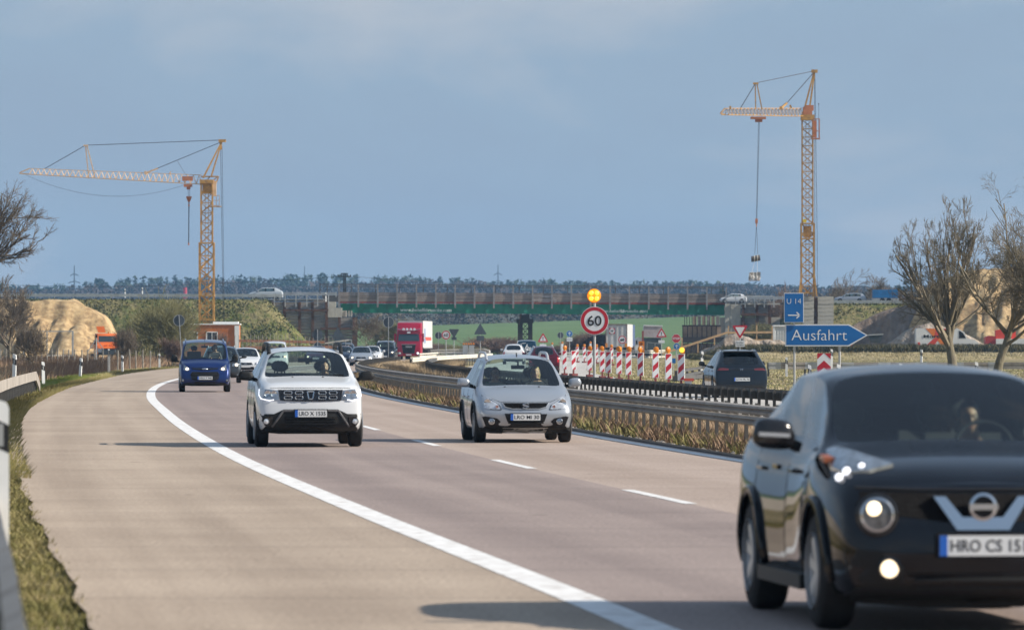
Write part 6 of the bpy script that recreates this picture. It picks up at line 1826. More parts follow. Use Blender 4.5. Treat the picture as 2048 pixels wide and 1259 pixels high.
    m3.materials.clear(); m3.materials.append(M_skin); m3.materials.append(mat('cloth_%02d' % seed, cloth_col, .9, var=.1, vs=5))
    co = np.zeros(len(m3.polygons) * 3, np.float32); m3.polygons.foreach_get('center', co); co = co.reshape(-1, 3)
    hd = np.zeros(len(co), bool)
    for hp_ in hands: hd |= (np.linalg.norm(co - np.array(hp_), axis=1) < .085)
    cl = (co[:, 2] < .575) & ~hd
    m3.polygons.foreach_set('material_index', cl.astype(np.int32)); smooth(m3)
    body = link_mesh(name, m3); tag(body, label, 'person')
    hm_ = MB()
    hb = bmesh.new(); bmesh.ops.create_icosphere(hb, subdivisions=4, radius=1)
    for v in hb.verts:
        x, y, z = v.co
        n_ = noise.noise(Vector((x * 4, y * 4, z * 4 + seed))) * .006
        drop = 0
        v.co = Vector((x * (.084 + n_), y * (.106 + n_) + .012, z * (.125 + n_) + .752))
        if long_hair and z < -.1 and y > -.35: v.co.z -= .10 * min(1, -z * 2); v.co.x *= 1.15
    kill = [v for v in hb.verts if (v.co.y < -.045 and v.co.z < .805) or (v.co.z < (.60 if long_hair else .70) and v.co.y < .03 and abs(v.co.x) < (.05 if long_hair else 1))]
    bmesh.ops.delete(hb, geom=kill, context='VERTS')
    me = bpy.data.meshes.new('hair'); hb.to_mesh(me); hb.free(); me.materials.append(mat('hair_%02d' % seed, hair_col, .6, var=.2, vs=20)); smooth(me)
    h_ = link_mesh('hair', me, body)
    so = h_.modifiers.new('s', 'SOLIDIFY'); so.thickness = .01
    for sx in (-1, 1):
        m_ = MB(); m_.ball((sx * .029, -.079, .755), .0125, 10, 8); m_.build('eye', mat('eye_white', (.6, .58, .55), .2), body, sm=60)
        m_ = MB(); m_.ball((sx * .029, -.0885, .755), .006, 8, 6); m_.build('iris', mat('iris_dark', (.03, .03, .03), .2), body, sm=60)
    m_ = MB(); m_.box((0, -.0965, .683), (.042, .008, .009)); m_.build('lips', mat('lips', (.36, .13, .11), .5), body)
    if glasses:
        m_ = MB()
        for sx in (-1, 1):
            m_.lathe([(.026, -.003), (.026, .003), (.020, .003), (.020, -.003), (.026, -.003)], (sx * .032, -.103, .755), 'y', 16); m_.bar((sx * .057, -.10, .757), (sx * .079, .0, .757), .004, .005)
        m_.bar((-.01, -.104, .758), (.01, -.104, .758), .003, .004); m_.build('glasses', M_black, body)
    return body
def seat_person(car, body, sx=1, dz=0.0, dy=0.0, turn=0.0):
    sp = car.sp; hz_ = sp['roof'] - 1.0
    car.t.rotation_mode = 'XYZ'
    bpy.context.view_layer.update()
    mw = car.t.matrix_basis
    p = mw @ Vector((sx * .36, sp['cowl'] + 1.22 + dy, hz_ + dz))
    body.location = p; body.rotation_euler = (0, 0, car.t.rotation_euler.z + turn); body.scale = (.95,) * 3
# ------------------------------------------------------------------ the white SUV
WH = paint('white', (0.58, 0.60, 0.62), metal=0.0, rough=.3)
sp = dict(L=4.34, W=.885, zb=.25, hood_f=.985, hood_b=1.13, cowl=1.12, wt_y=1.80, wt_z=1.545, rt_y=3.92, rt_z=1.54, roof=1.62, belt_f=1.10, belt_r=1.14, wr=.625, wrr=.60, wc=.725, yf=.86, yr=3.53, R=.345, tw=.215, lean=.22, k0=.86, drop=.06, bow=.06, spokes=5, gap=.05)
c = CarB('white_suv', 'white compact SUV with black bumper and roof rails driving in the left lane', 'car', sp, WH)
G = lambda zx, zy: ((zx - 1347) / 578, (1085 - zy) / 578 + .0)
def GP(*pts): return [G(*p) for p in pts]
# black lower bumper with its raised grey frame
c.panel('bumper', [(-.86, .40), (-.82, .545), (-.60, .545), (-.44, .62), (.44, .62), (.60, .545), (.82, .545), (.86, .40), (.78, .24), (.5, .215), (-.5, .215), (-.78, .24)], M_trim, off=.016, th=.03)
c.panel('air_intake', [(-.44, .50), (.44, .50), (.40, .31), (-.40, .31)], mat('mesh_black', (.008, .008, .008), .9, bump=1, bs=60), off=.020, th=.01)
c.trim('bumper_frame', [(-.69, .25), (-.45, .595), (.45, .595), (.69, .25)], mat('satin_grey_trim', (.09, .09, .095), .45), r=.018, off=.022)
for i in range(4): c.trim('intake_bar', [(-.41, .34 + i * .045), (.41, .34 + i * .045)], M_black, r=.006, off=.03)
c.panel('grille', [(-.50, .765), (-.53, .94), (.53, .94), (.50, .765), (.2, .752), (-.2, .752)], M_gloss, off=.014, th=.02)
for (xa_, xb_) in ((-.435, -.30), (-.255, -.125), (.125, .255), (.30, .435)):
    for (za, zb_) in ((.785, .835), (.865, .915)):
        c.trim('grille_cell', [(xa_ + .015, zb_), (xb_ - .015, zb_), (xb_, (za + zb_) / 2), (xb_ - .015, za), (xa_ + .015, za), (xa_, (za + zb_) / 2)], M_chrome, r=.0075, off=.028, closed=True)
c.trim('badge', [(-.055, .91), (-.032, .79), (.032, .79), (.055, .91)], M_chrome, r=.013, off=.034)
c.trim('badge_bar', [(-.05, .908), (.05, .908)], mat('badge_grey', (.3, .32, .34), .4, metal=.5), r=.016, off=.03)
c.trim('hood_gap', [(-.78, .958), (-.5, .968), (.5, .968), (.78, .958)], M_black, r=.005, off=.003)
hl = c.panel('headlight', [(.52, .775), (.54, .93), (.66, .945), (.80, .95), (.825, .86), (.80, .80), (.66, .765)], M_lens, off=.012, th=.02, mirror=True)
for o, sx in zip(hl, (1, -1)):
    for (x_, z_, r_) in ((.60, .875, .048), (.70, .875, .052)):
        h = c.hitn(sx * x_, z_); m_ = MB(); m_.lathe([(r_, .01), (r_, -.012), (r_ * .8, -.004), (0, -.002)], (sx * x_, h.y - .014, z_), 'y', 18); m_.build('reflector', M_chrome, o, sm=50)
c.trim('running_light', [(.825, .945), (.835, .85), (.81, .795), (.68, .765), (.60, .775)], M_drl, r=.007, off=.022, mirror=True)
c.panel('fog_surround', [(.62, .50), (.83, .50), (.845, .40), (.80, .34), (.64, .36)], M_gloss, off=.026, th=.01, mirror=True)
c.disc('fog_light', .725, .425, .045, M_lensw, off=.034)
c.ring('fog_ring', .725, .425, .05, .01, M_trim, off=.038)
c.plate_('LRO X 1535', -.0, .553, off=.03)
c.mirrors(1.42, 1.16, 1.0, M_trim, w_=.27, h_=.16, d_=.15, arm=.04)
c.rails(.60, 1.82, 3.75, 1.6, M_trim, r=.036, rise=.11)
c.cabin()
m_ = MB(); m_.tube((0, 3.6, 1.6), (0, 3.75, 1.74), .006, n=5); m_.build('aerial', M_black, c.t)
for sx in (-.25, .25):
    m_ = MB(); q = c.hit(sx, 1.0, 'top'); m_.box((sx, 1.0, q.z + .006), (.03, .02, .012)); m_.build('washer_jet', M_black, c.t)
m_ = MB(); m_.bar((-.55, 1.15, 1.15), (.05, 1.17, 1.175), .02, .02); m_.bar((0.05, 1.15, 1.15), (.6, 1.17, 1.175), .02, .02); m_.build('wiper', M_black, c.t)
YAW1 = math.radians(5.2)
c.place(622, 97, yaw=YAW1, scale=1.045); duster = c; c.seams()
p = make_person('person', 'dark haired driver in dark clothes at the wheel of the white SUV', (.02, .015, .012), (.03, .03, .035), seed=1)
seat_person(c, p, 1)

M_lensb = mat('bright_lamp_unit', (.55, .58, .62), .15, metal=.5, var=.25, vs=14)
# ------------------------------------------------------------------ the silver crossover
SV = paint('silver', (0.36, 0.39, 0.43), metal=.5, rough=.3)
sp = dict(L=4.15, W=.865, zb=.20, hood_f=.755, hood_b=.975, cowl=.92, wt_y=1.68, wt_z=1.445, rt_y=3.72, rt_z=1.45, roof=1.525, belt_f=.955, belt_r=1.02, wr=.60, wrr=.57, wc=.71, yf=.80, yr=3.30, R=.315, tw=.20, lean=.42, k0=.84, drop=.06, bow=.10, spokes=7)
c = CarB('silver_crossover', 'silver small crossover with two people inside, driving in the right lane', 'car', sp, SV)
c.panel('upper_grille', [(-.41, .70), (.41, .70), (.36, .635), (.24, .60), (-.24, .60), (-.36, .635)], mat('grille_mesh', (.008, .008, .010), .6, bump=1, bs=90, spec=.12), off=.010, th=.01)
c.trim('grille_frame', [(-.41, .705), (-.36, .625), (-.24, .592), (.24, .592), (.36, .625), (.41, .705)], SV, r=.010, off=.012)
c.trim('grille_bar', [(-.37, .675), (.37, .675)], M_black, r=.005, off=.016); c.trim('grille_bar', [(-.35, .645), (.35, .645)], M_black, r=.005, off=.016)
for a, b in (((-.055, .665), (.02, .695)), ((-.055, .665), (.045, .648)), ((.055, .632), (-.045, .65)), ((.055, .632), (-.02, .603)), ((-.055, .62), (-.02, .603)), ((.055, .675), (.02, .695))):
    c.trim('badge', [a, b], M_chrome, r=.011, off=.03)
c.panel('lower_intake', [(-.375, .515), (.375, .505), (.30, .30), (-.30, .30)], M_black, off=.008, th=.01)
c.trim('intake_slat', [(-.31, .35), (.31, .35)], M_trim, r=.014, off=.012); c.trim('intake_slat', [(-.33, .40), (.33, .40)], M_trim, r=.012, off=.012)
hl = c.panel('headlight', [(.425, .575), (.445, .665), (.58, .765), (.73, .84), (.80, .82), (.83, .74), (.81, .63), (.62, .585)], M_lensb, off=.010, th=.02, mirror=True)
for o, sx in zip(hl, (1, -1)):
    for (x_, z_, r_, mm_) in ((.66, .705, .06, M_chrome), (.50, .635, .024, mat('amber_tint_reflector', (.5, .26, .2), .25, metal=.4))):
        h = c.hitn(sx * x_, z_); m_ = MB(); m_.lathe([(r_, .01), (r_, -.012), (r_ * .8, -.004), (0, -.002)], (sx * x_, h.y - .014, z_), 'y', 18); m_.build('reflector', mm_, o, sm=50)
c.trim('headlight_edge', [(.425, .585), (.455, .66), (.60, .755), (.74, .825)], M_black, r=.006, off=.010, mirror=True)
c.trim('headlight_edge', [(.425, .58), (.62, .592), (.81, .638)], M_black, r=.006, off=.008, mirror=True)
c.panel('fog_recess', [(.44, .29), (.445, .38), (.50, .43), (.70, .465), (.76, .455), (.70, .30)], M_black, off=.008, th=.012, mirror=True)
c.disc('fog_light', .595, .375, .042, M_lens, off=.016)
c.ring('fog_ring', .595, .375, .044, .010, M_chrome, off=.020)
c.panel('skid_plate', [(-.40, .265), (.40, .265), (.37, .165), (-.37, .165)], mat('skid_silver', (.42, .43, .44), .4, metal=.4), off=.012, th=.03)
c.panel('bumper_corner', [(.41, .255), (.82, .27), (.79, .20), (.6, .165), (.39, .16)], M_trim, off=.012, th=.03, mirror=True)
c.plate_('LRO MI 30', -.01, .452, off=.02)
for a in ([(.44, .74), (.60, .90)], ): c.trim('hood_gap', [(-.74, .838), (-.6, .775), (-.44, .716), (.44, .716), (.6, .775), (.74, .838)], M_black, r=.004, off=.002)
c.mirrors(1.36, 1.045, .985, SV, w_=.24, h_=.16, d_=.15, arm=.05)
c.rails(.545, 1.72, 3.5, 1.5, M_alloy, r=.024, rise=.085)
for y in (sp['yf'], sp['yr']):
    for sx in (-1, 1):
        m_ = MB(); pr = None
        for i in range(29):
            a = math.pi * (-.06 + 1.12 * i / 28); q = c.hit(y + (.385) * math.cos(a), .33 + .385 * math.sin(a), 'right' if sx > 0 else 'left')
            if q is None: continue
            q = q + Vector((sx * .004, 0, 0))
            if pr is not None: m_.tube(pr, q, .022, n=8)
            pr = q
        if m_.v: m_.build('arch_trim', M_trim, c.t)
c.cabin()
m_ = MB(); m_.tube((0, 1.86, 1.50), (0, 1.93, 1.56), .012, n=6); m_.build('aerial', M_black, c.t)
for sx in (-.3, .3): m_ = MB(); q = c.hit(sx, .82, 'top'); m_.box((sx, .82, q.z + .006), (.03, .02, .012)); m_.build('washer_jet', M_black, c.t)
m_ = MB(); m_.box((-.58, 1.22, 1.045), (.07, .004, .03), rx=.9); m_.build('green_sticker', mat('sticker_green', (.02, .25, .12), .6), c.t)
c.place(1052, 101.2, yaw=math.radians(5.0), scale=1.02); sx4 = c; c.seams()
p = make_person('person', 'blonde driver at the wheel of the silver crossover', (.45, .33, .16), (.05, .05, .06), True, seed=2); seat_person(c, p, 1, dz=-.0)
p = make_person('person', 'passenger in light clothes beside the blonde driver of the silver crossover', (.06, .04, .03), (.30, .29, .27), False, arms='lap', seed=3, glasses=True); seat_person(c, p, -1, dz=-.02)

# ------------------------------------------------------------------ the blurred black crossover in front
BK = paint('black', (0.002, 0.003, 0.006), metal=.0, rough=.22)
sp = dict(L=4.13, W=.875, zb=.19, hood_f=.905, hood_b=1.09, cowl=1.12, wt_y=1.78, wt_z=1.49, rt_y=3.62, rt_z=1.47, roof=1.56, belt_f=1.07, belt_r=1.17, wr=.635, wrr=.54, wc=.70, belt_in=.83, yf=.84, yr=3.37, R=.345, tw=.215, lean=.25, k0=.84, drop=.05, bow=.09, flare=.05, spokes=6, gap=.05)
c = CarB('black_crossover', 'large blurred black crossover at the lower right with round lit lamps', 'car', sp, BK)
def J(zx, zy): return ((zx - 1230) / 797, (1240 - zy) / 797 + .02)
c.panel('upper_grille', [J(600, 590), J(650, 665), J(800, 700), J(1080, 735), J(1230, 735), J(1230, 600), J(1050, 600)] , mat('grille_mesh', (.008, .008, .010), .6, bump=1, bs=90, spec=.12), off=.004, th=.01, mirror=True)
c.panel('v_grille', [(-.285, .805), (-.215, .805), (-.12, .685), (.12, .685), (.215, .805), (.285, .805), (.155, .61), (-.155, .61)], M_chrome, off=.035, th=.03)
for sx in (0,):
    h = c.hitn(0, .735); m_ = MB(); m_.lathe([(.082, .02), (.082, -.005), (.064, -.012), (.058, .004), (.058, .02)], (0, h.y - .05, .745), 'y', 24); b_ = m_.build('badge', M_chrome, c.t, sm=50); m_ = MB(); m_.lathe([(.06, .01), (0, .01)], (0, h.y - .055, .745), 'y', 20); m_.build('badge_field', M_trim, b_)
    m_ = MB(); m_.box((0, h.y - .068, .745), (.17, .012, .034)); m_.build('badge_bar', M_chrome, b_)
hl = c.disc('round_headlight', .62, .70, .115, mat('smoked_reflector', (.16, .17, .18), .2, metal=.6, var=.5, vs=16), off=.055, dome=.10, depth=.08)
c.ring('headlight_bezel', .62, .70, .108, .02, M_gloss, off=.06); c.ring('headlight_rim', .62, .70, .088, .012, M_chrome, off=.066)
for o, sx in zip(hl, (1, -1)):
    h = c.hitn(sx * .62, .70); m_ = MB(); m_.ball((sx * .62 - .02, h.y - .065, .735), .042, 12, 8, sc=(1, .4, 1)); m_.build('lit_bulb', M_warm, o, sm=60)
c.disc('fog_light', .545, .385, .052, mat('fog_lamp_lit', (1, .9, .75), .3, emit=(1.0, .78, .50), es=1.3), off=.016)
c.ring('fog_bezel', .545, .385, .056, .016, M_gloss, off=.018)
c.panel('lower_grille', [(-.45, .36), (.45, .36), (.38, .22), (-.38, .22)], M_black, off=.006, th=.01)
c.trim('grille_slat', [(-.4, .32), (.4, .32)], M_trim, r=.012, off=.012); c.trim('grille_slat', [(-.38, .27), (.38, .27)], M_trim, r=.012, off=.012)
c.panel('bumper_inlet', [(-.80, .50), (-.62, .49), (-.46, .40), (-.46, .30), (-.62, .27), (-.78, .33)], M_trim, off=.010, th=.01); c.panel('bumper_inlet', [(.80, .50), (.62, .49), (.46, .40), (.46, .30), (.62, .27), (.78, .33)], M_trim, off=.010, th=.01)
c.panel('bumper_lip', [(-.8, .30), (-.6, .22), (-.3, .20), (.3, .20), (.6, .22), (.8, .30), (.7, .17), (.3, .14), (-.3, .14), (-.7, .17)], M_trim, off=.01, th=.03)
c.trim('bonnet_edge', [(-.72, .855), (-.4, .845), (.4, .845), (.72, .855)], M_gloss, r=.010, off=.006)
c.plate_('HRO CS 151', .0, .52, off=.035, w_=.53, h_=.118)
# lamp units on top of the wings
for sx in (1, -1):
    m_ = MB(); vs = []
    pts = [(.80, .62), (.77, .97), (.71, .99), (.56, .58), (.47, .36), (.62, .30), (.76, .38)]
    top = []
    for (x_, y_) in pts:
        q = c.hit(sx * x_, y_, 'top'); z_ = q.z if q is not None else .9; top.append((sx * x_, y_, z_ + .022))
    cx_ = sum(v[0] for v in top) / len(top); cy_ = sum(v[1] for v in top) / len(top); cz_ = max(v[2] for v in top) * .5 + sum(v[2] for v in top) / len(top) * .5 + .02
    vs = top + [(cx_, cy_, cz_)] + [(v[0], v[1], v[2] - .07) for v in top]; n = len(top)
    m_.add(vs, [(i, (i + 1) % n, n) for i in range(n)] + [(i, n + 1 + i, n + 1 + (i + 1) % n, (i + 1) % n) for i in range(n)])
    o = m_.build('upper_lamp', M_lens, c.t, sm=30)
    for k_, x_ in enumerate((.79, .745, .655)):
        q = c.hit(sx * x_, .40, 'top'); m_ = MB(); m_.ball((sx * x_, .38, (q.z if q is not None else .9) + .012), .024 if k_ != 2 else .02, 8, 6); m_.build('led', M_drl, o, sm=60)
    m_ = MB(); q = c.hit(sx * .79, .75, 'top'); m_.box((sx * .79, .78, q.z + .03), (.07, .16, .03), rx=.1); m_.build('indicator', M_orange, o)
c.mirrors(1.42, 1.15, 1.02, M_gloss, w_=.27, h_=.19, d_=.17, arm=.03)
for sx in (1, -1): m_ = MB(); m_.bar((sx * .93, 1.335, 1.14), (sx * 1.12, 1.335, 1.15), .01, .022); m_.build('mirror_strip', M_alloy, c.t)
c.cabin()
for y in (sp['yf'], sp['yr']):
    for sx in (-1, 1):
        m_ = MB(); pr = None
        for i in range(29):
            a = math.pi * (-.05 + 1.1 * i / 28); q = c.hit(y + .41 * math.cos(a), .36 + .41 * math.sin(a), 'right' if sx > 0 else 'left')
            if q is None: continue
            q = q + Vector((sx * .008, 0, 0))
            if pr is not None: m_.tube(pr, q, .026, n=8)
            pr = q
        if m_.v: m_.build('wheel_arch', BK, c.t)
for sx in (-1, 1): m_ = MB(); m_.bar((sx * .85, 1.25, .26), (sx * .85, 2.95, .26), .07, .09); m_.build('side_sill', M_trim, c.t)
for sx in (-1, 1): m_ = MB(); m_.bar((sx * .852, 2.25, .93), (sx * .855, 2.42, .935), .03, .03); m_.build('door_handle', BK, c.t)
c.place(1967, 35.0, yaw=math.radians(6.2), scale=1.055); juke = c; c.seams()
p = make_person('person', 'man with sunglasses driving the blurred black crossover', (.02, .016, .014), (.02, .02, .025), seed=4, glasses=True); seat_person(c, p, 1)

# ------------------------------------------------------------------ the blue people carrier
BL = paint('blue', (0.005, 0.022, 0.115), metal=.35, rough=.3)
sp = dict(L=4.42, W=.90, zb=.21, hood_f=.93, hood_b=1.12, cowl=.82, wt_y=1.62, wt_z=1.70, rt_y=4.15, rt_z=1.76, roof=1.83, belt_f=1.11, belt_r=1.14, wr=.755, wrr=.74, wc=.785, yf=.86, yr=3.52, R=.32, tw=.2, lean=.5, k0=.84, drop=.05, bow=.10, spokes=7, c1=3.1, seat_z=.78)
c = CarB('blue_van', 'blue passenger van with lit headlamps in the left lane near the container', 'car', sp, BL)
c.panel('main_grille', [(-.50, .60), (-.44, .68), (.44, .68), (.50, .60), (.48, .47), (.36, .40), (-.36, .40), (-.48, .47)], M_black, off=.010, th=.015)
c.panel('lower_grille', [(-.46, .36), (.46, .36), (.40, .27), (-.40, .27)], M_black, off=.010, th=.012)
c.trim('grille_frame', [(-.50, .60), (-.44, .69), (.44, .69), (.50, .60)], M_gloss, r=.014, off=.014)
for z_ in (.44, .56, .62): c.trim('grille_bar', [(-.46, z_), (.46, z_)], M_trim, r=.010, off=.018)
c.panel('nose_slot', [(-.45, .80), (-.13, .76), (.13, .76), (.45, .80), (.45, .835), (-.45, .835)], M_gloss, off=.008, th=.01)
h = c.hitn(0, .80); m_ = MB(); vs = []; m_.lathe([(.105, .01), (.105, -.008), (0, -.014)], (0, 0, 0), 'y', 24); me_ = m_.mesh('badge', M_chrome); smooth(me_); o = link_mesh('badge', me_, c.t, (0, h.y - .02, .80)); o.scale = (1, 1, .42)
hl = c.panel('headlight', [(.50, .79), (.60, .86), (.74, .96), (.83, 1.0), (.85, .92), (.82, .80), (.70, .745), (.56, .745)], M_lens, off=.010, th=.02, mirror=True)
for o, sx in zip(hl, (1, -1)): h = c.hitn(sx * .62, .80); m_ = MB(); m_.ball((sx * .62, h.y - .02, .80), .055, 10, 6, sc=(1, .4, 1)); m_.build('lit_bulb', M_warm if sx > 0 else M_warm_soft, o, sm=60)
c.disc('fog_light', .765, .41, .045, M_lens, off=.012); c.ring('fog_ring', .765, .41, .05, .014, M_black, off=.012)
c.plate_('HRO P 940', 0, .49, off=.03)
c.mirrors(1.25, 1.17, 1.06, M_trim, w_=.23, h_=.27, d_=.15, arm=.04)
c.rails(.66, 1.75, 4.0, 1.8, BL, r=.02, rise=.05)
c.cabin()
m_ = MB(); m_.tube((0, 1.75, 1.74), (0, 1.95, 1.95), .006, n=5); m_.build('aerial', M_black, c.t)
c.trim('bonnet_gap', [(-.74, .97), (-.5, .86), (.5, .86), (.74, .97)], M_black, r=.005, off=.001)
c.place(410, 203.5, yaw=math.radians(3.6), scale=1.03); transit = c; c.seams()
p = make_person('person', 'driver with sunlit face in the blue passenger van', (.03, .02, .015), (.07, .07, .08), seed=5); seat_person(c, p, 1, dz=.02)

# ------------------------------------------------------------------ dark grey SUV seen from behind
GR = paint('dark_grey', (0.012, 0.017, 0.025), metal=.2, rough=.28)
sp = dict(L=4.34, W=.885, zb=.20, hood_f=.92, hood_b=1.06, cowl=1.15, wt_y=1.95, wt_z=1.47, rt_y=3.62, rt_z=1.49, roof=1.575, belt_f=1.03, belt_r=1.02, wr=.60, wrr=.60, wc=.72, yf=.85, yr=3.46, R=.345, tw=.22, tg_y=4.14, rlean=.25, privacy=True, spokes=5, rcorner=.07, quarter=False)
c = CarB('dark_grey_suv', 'dark grey SUV seen from behind beyond the median barrier', 'car', sp, GR)
c.panel('tailgate_strip', [(-.80, .90), (-.5, .895), (.5, .895), (.80, .90), (.80, .94), (.5, .935), (-.5, .935), (-.80, .94)], M_gloss, off=.008, th=.01, view='rear')
c.panel('tail_light', [(.42, .90), (.80, .885), (.83, .96), (.60, .975), (.42, .95)], mat('dim_tail_lamp', (.10, .02, .025), .25, coat=.5), off=.014, th=.01, view='rear', mirror=True)
c.trim('badge', [(-.045, .96), (-.03, .89)], M_chrome, r=.009, off=.03, view='rear'); c.trim('badge', [(.045, .96), (.03, .89)], M_chrome, r=.009, off=.03, view='rear'); c.trim('badge', [(-.03, .925), (.03, .925)], M_chrome, r=.009, off=.03, view='rear')
c.panel('rear_bumper', [(-.84, .33), (-.7, .39), (.7, .39), (.84, .33), (.7, .22), (-.7, .22)], M_trim, off=.012, th=.02, view='rear')
c.panel('rear_reflector', [(.38, .27), (.60, .27), (.60, .305), (.38, .305)], mat('red_reflector', (.55, .02, .03), .3), off=.02, th=.01, view='rear', mirror=True)
c.plate_('GTH FR 70', 0, .60, view='rear', off=.02)
for sx in (-1, 1): m_ = MB(); m_.tube((sx * .6, sp['L'] - .1, .23), (sx * .6, sp['L'] + .0, .23), .03, n=8); m_.build('exhaust', M_chrome, c.t)
m_ = MB(); m_.bar((-.05, 4.08, 1.09), (-.38, 4.06, 1.11), .02, .025); m_.build('rear_wiper', M_black, c.t)
m_ = MB(); m_.box((0, 3.66, 1.52), (1.1, .28, .035), rx=-.08); m_.build('roof_spoiler', GR, c.t)
m_ = MB(); m_.prism([(-.02, 1.54), (.02, 1.54), (0.005, 1.62), (-.005, 1.62)], 3.15, 3.3); m_.build('roof_fin', M_black, c.t)
c.rails(.56, 2.0, 3.4, 1.5, M_gloss, r=.016, rise=.045)
c.mirrors(1.5, 1.10, 1.0, M_gloss, w_=.22, h_=.16, d_=.14, arm=.04)
c.cabin(rear=False)
c.place(1484, 183, yaw=math.radians(4.5), scale=.985, rear=True, z=0.0); hrv = c; c.seams()

# ------------------------------------------------------------------ further traffic
def simple_front(c, z0, hf_, grille_w=.4, lit=True, lit_mat=M_warm_soft, badge=True, hl_z=None, black=.5):
    W_ = c.sp['W']; hz_ = hl_z or hf_ - .13
    c.panel('grille', [(-grille_w, hz_ - .06), (-grille_w * .9, hz_ + .06), (grille_w * .9, hz_ + .06), (grille_w, hz_ - .06)], M_gloss, off=.010, th=.01)
    c.panel('air_intake', [(-.5, .30), (-.42, .45), (.42, .45), (.5, .30)], M_black, off=.010, th=.01)
    hl = c.panel('headlight', [(W_ * .52, hz_ - .06), (W_ * .55, hz_ + .05), (W_ * .92, hz_ + .11), (W_ * .93, hz_ - .03)], M_lens, off=.010, th=.01, mirror=True)
    if lit:
        for o, sx in zip(hl, (1, -1)):
            h = c.hitn(sx * W_ * .74, hz_); m_ = MB(); m_.ball((sx * W_ * .74, (h.y if h else .1) - .02, hz_), .07, 10, 6, sc=(1, .4, 1)); m_.build('lit_bulb', lit_mat, o)
    if badge: c.trim('badge', [(-.06, hz_), (.06, hz_)], M_chrome, r=.03, off=.02)
    c.disc('fog_light', W_ * .8, .36, .04, M_lens, off=.01)
HB = dict(L=4.3, W=.88, zb=.17, hood_f=.74, hood_b=.96, cowl=1.0, wt_y=1.75, wt_z=1.38, rt_y=3.6, rt_z=1.36, roof=1.45, belt_f=.94, belt_r=1.0, wr=.58, wrr=.54, wc=.70, yf=.85, yr=3.45, R=.31, tw=.2, lean=.4, k0=.84, bow=.09, sub=2)
SU = dict(HB, zb=.22, hood_f=.92, hood_b=1.08, belt_f=1.05, belt_r=1.1, wt_z=1.52, rt_z=1.5, roof=1.62, wr=.62, wrr=.6, R=.34)
VN = dict(HB, L=4.9, W=.95, zb=.22, hood_f=1.0, hood_b=1.22, cowl=.75, wt_y=1.5, wt_z=1.78, rt_y=4.6, rt_z=1.85, roof=1.96, belt_f=1.2, belt_r=1.25, wr=.76, wrr=.76, wc=.78, yf=.9, yr=3.9, R=.34, c1=3.2)
def quick(name, label, sp, pm, px, d, yaw, scale=1.0, rear=False, plate=None, mirrors=True, lit=True, rails=None, z=0.0, mats=None, cabin=True, mcol=None, cat='car', lm=M_warm_soft):
    c = CarB(name, label, cat, sp, pm, mats=mats)
    if not rear: simple_front(c, sp['zb'], sp['hood_f'], lit=lit, lit_mat=lm)
    else:
        c.panel('tail_light', [(sp['W'] * .80, .62), (sp['W'] * .80, sp['belt_r'] - .07), (sp['W'] * .94, sp['belt_r'] - .1), (sp['W'] * .94, .62)], M_tail, off=.012, th=.02, view='rear', mirror=True)
        c.panel('rear_bumper', [(-.8, .30), (-.8, .42), (.8, .42), (.8, .30)], M_trim, off=.012, th=.01, view='rear')
    if plate: c.plate_(plate, 0, .47 if not rear else .66, view='rear' if rear else 'front')
    else:
        h = c.hitn(0, .47 if not rear else .66, 'rear' if rear else 'front'); m_ = MB(); m_.box((0, h.y - (.03 if not rear else -.03), .47 if not rear else .66), (.52, .012, .11)); m_.build('number_plate', M_plate, c.t)
    if mirrors: c.mirrors(sp['cowl'] + .38, sp['belt_f'] + .1, sp['W'] + .12, mcol or pm, w_=.22, h_=.16)
    if rails: c.rails(sp['wr'] * .92, sp['wt_y'] + .15, sp['rt_y'] - .1, 1.5, rails, r=.02, rise=.05)
    if cabin: c.cabin(seats=d < 500, rear=d < 400)
    c.place(px, d, yaw=yaw, scale=scale, rear=rear, z=z)
    return c
DG = paint('graphite', (0.04, 0.045, 0.05), metal=.4, rough=.3)
quick('dark_grey_car', 'dark grey crossover half hidden behind the blue van', SU, DG, 443, 248, .055, plate=None, scale=1.0, rails=M_alloy, mcol=DG)
c = quick('white_hatchback', 'white hatchback with dark grille behind the blue van', HB, WH, 491, 305, .05, plate=None, lm=M_drl, scale=1.02)
c = quick('white_van', 'white high roofed van behind the white SUV, left of its roof rail', dict(VN, L=4.6, hood_f=.95, hood_b=1.12, belt_f=1.1, wt_z=1.68, rt_z=1.72, roof=1.84, W=.91, wr=.70, wrr=.7, panelvan=True), WH, 549, 372, .04, mats={2: M_trim}, mcol=M_black, cat='van', lm=M_warm)
quick('purple_car', 'dark purple car whose roof shows above the white SUV', HB, paint('purple', (.06, .02, .06), .3), 632, 455, .0, scale=1.0)
quick('dark_blue_suv', 'dark blue SUV between the white SUV roof rail and the silver hatchback', SU, paint('slate_blue', (.03, .055, .10), .4), 690, 560, -.02, scale=1.05)
quick('dark_estate_car', 'dark car mostly hidden behind the roof rail of the white SUV', HB, paint('navy', (.02, .03, .06), .4), 686, 452, -.0)
quick('silver_hatchback', 'silver hatchback with lit lamps at the bend left of the dark van', HB, SV, 722, 425, .0, scale=1.0)
quick('white_car', 'white car peeking out behind the silver hatchback at the bend', HB, WH, 742, 470, -.02, scale=1.0)
quick('black_van', 'black van with lit lamps beside the red truck', dict(VN, L=4.4, W=.93, hood_f=.95, hood_b=1.1, wt_z=1.68, rt_z=1.72, roof=1.85, belt_f=1.1, wr=.7, wrr=.7), paint('van_black', (.012, .013, .018), .2), 768.5, 512, -.04, scale=1.03, cat='van', rails=M_alloy)
c = quick('white_suv_rear', 'white SUV seen from behind with red tail lamps, left of the dark van', SU, WH, 1027, 452, -.02, rear=True, rails=M_black, cabin=False)
c.t.name = 'white_suv'
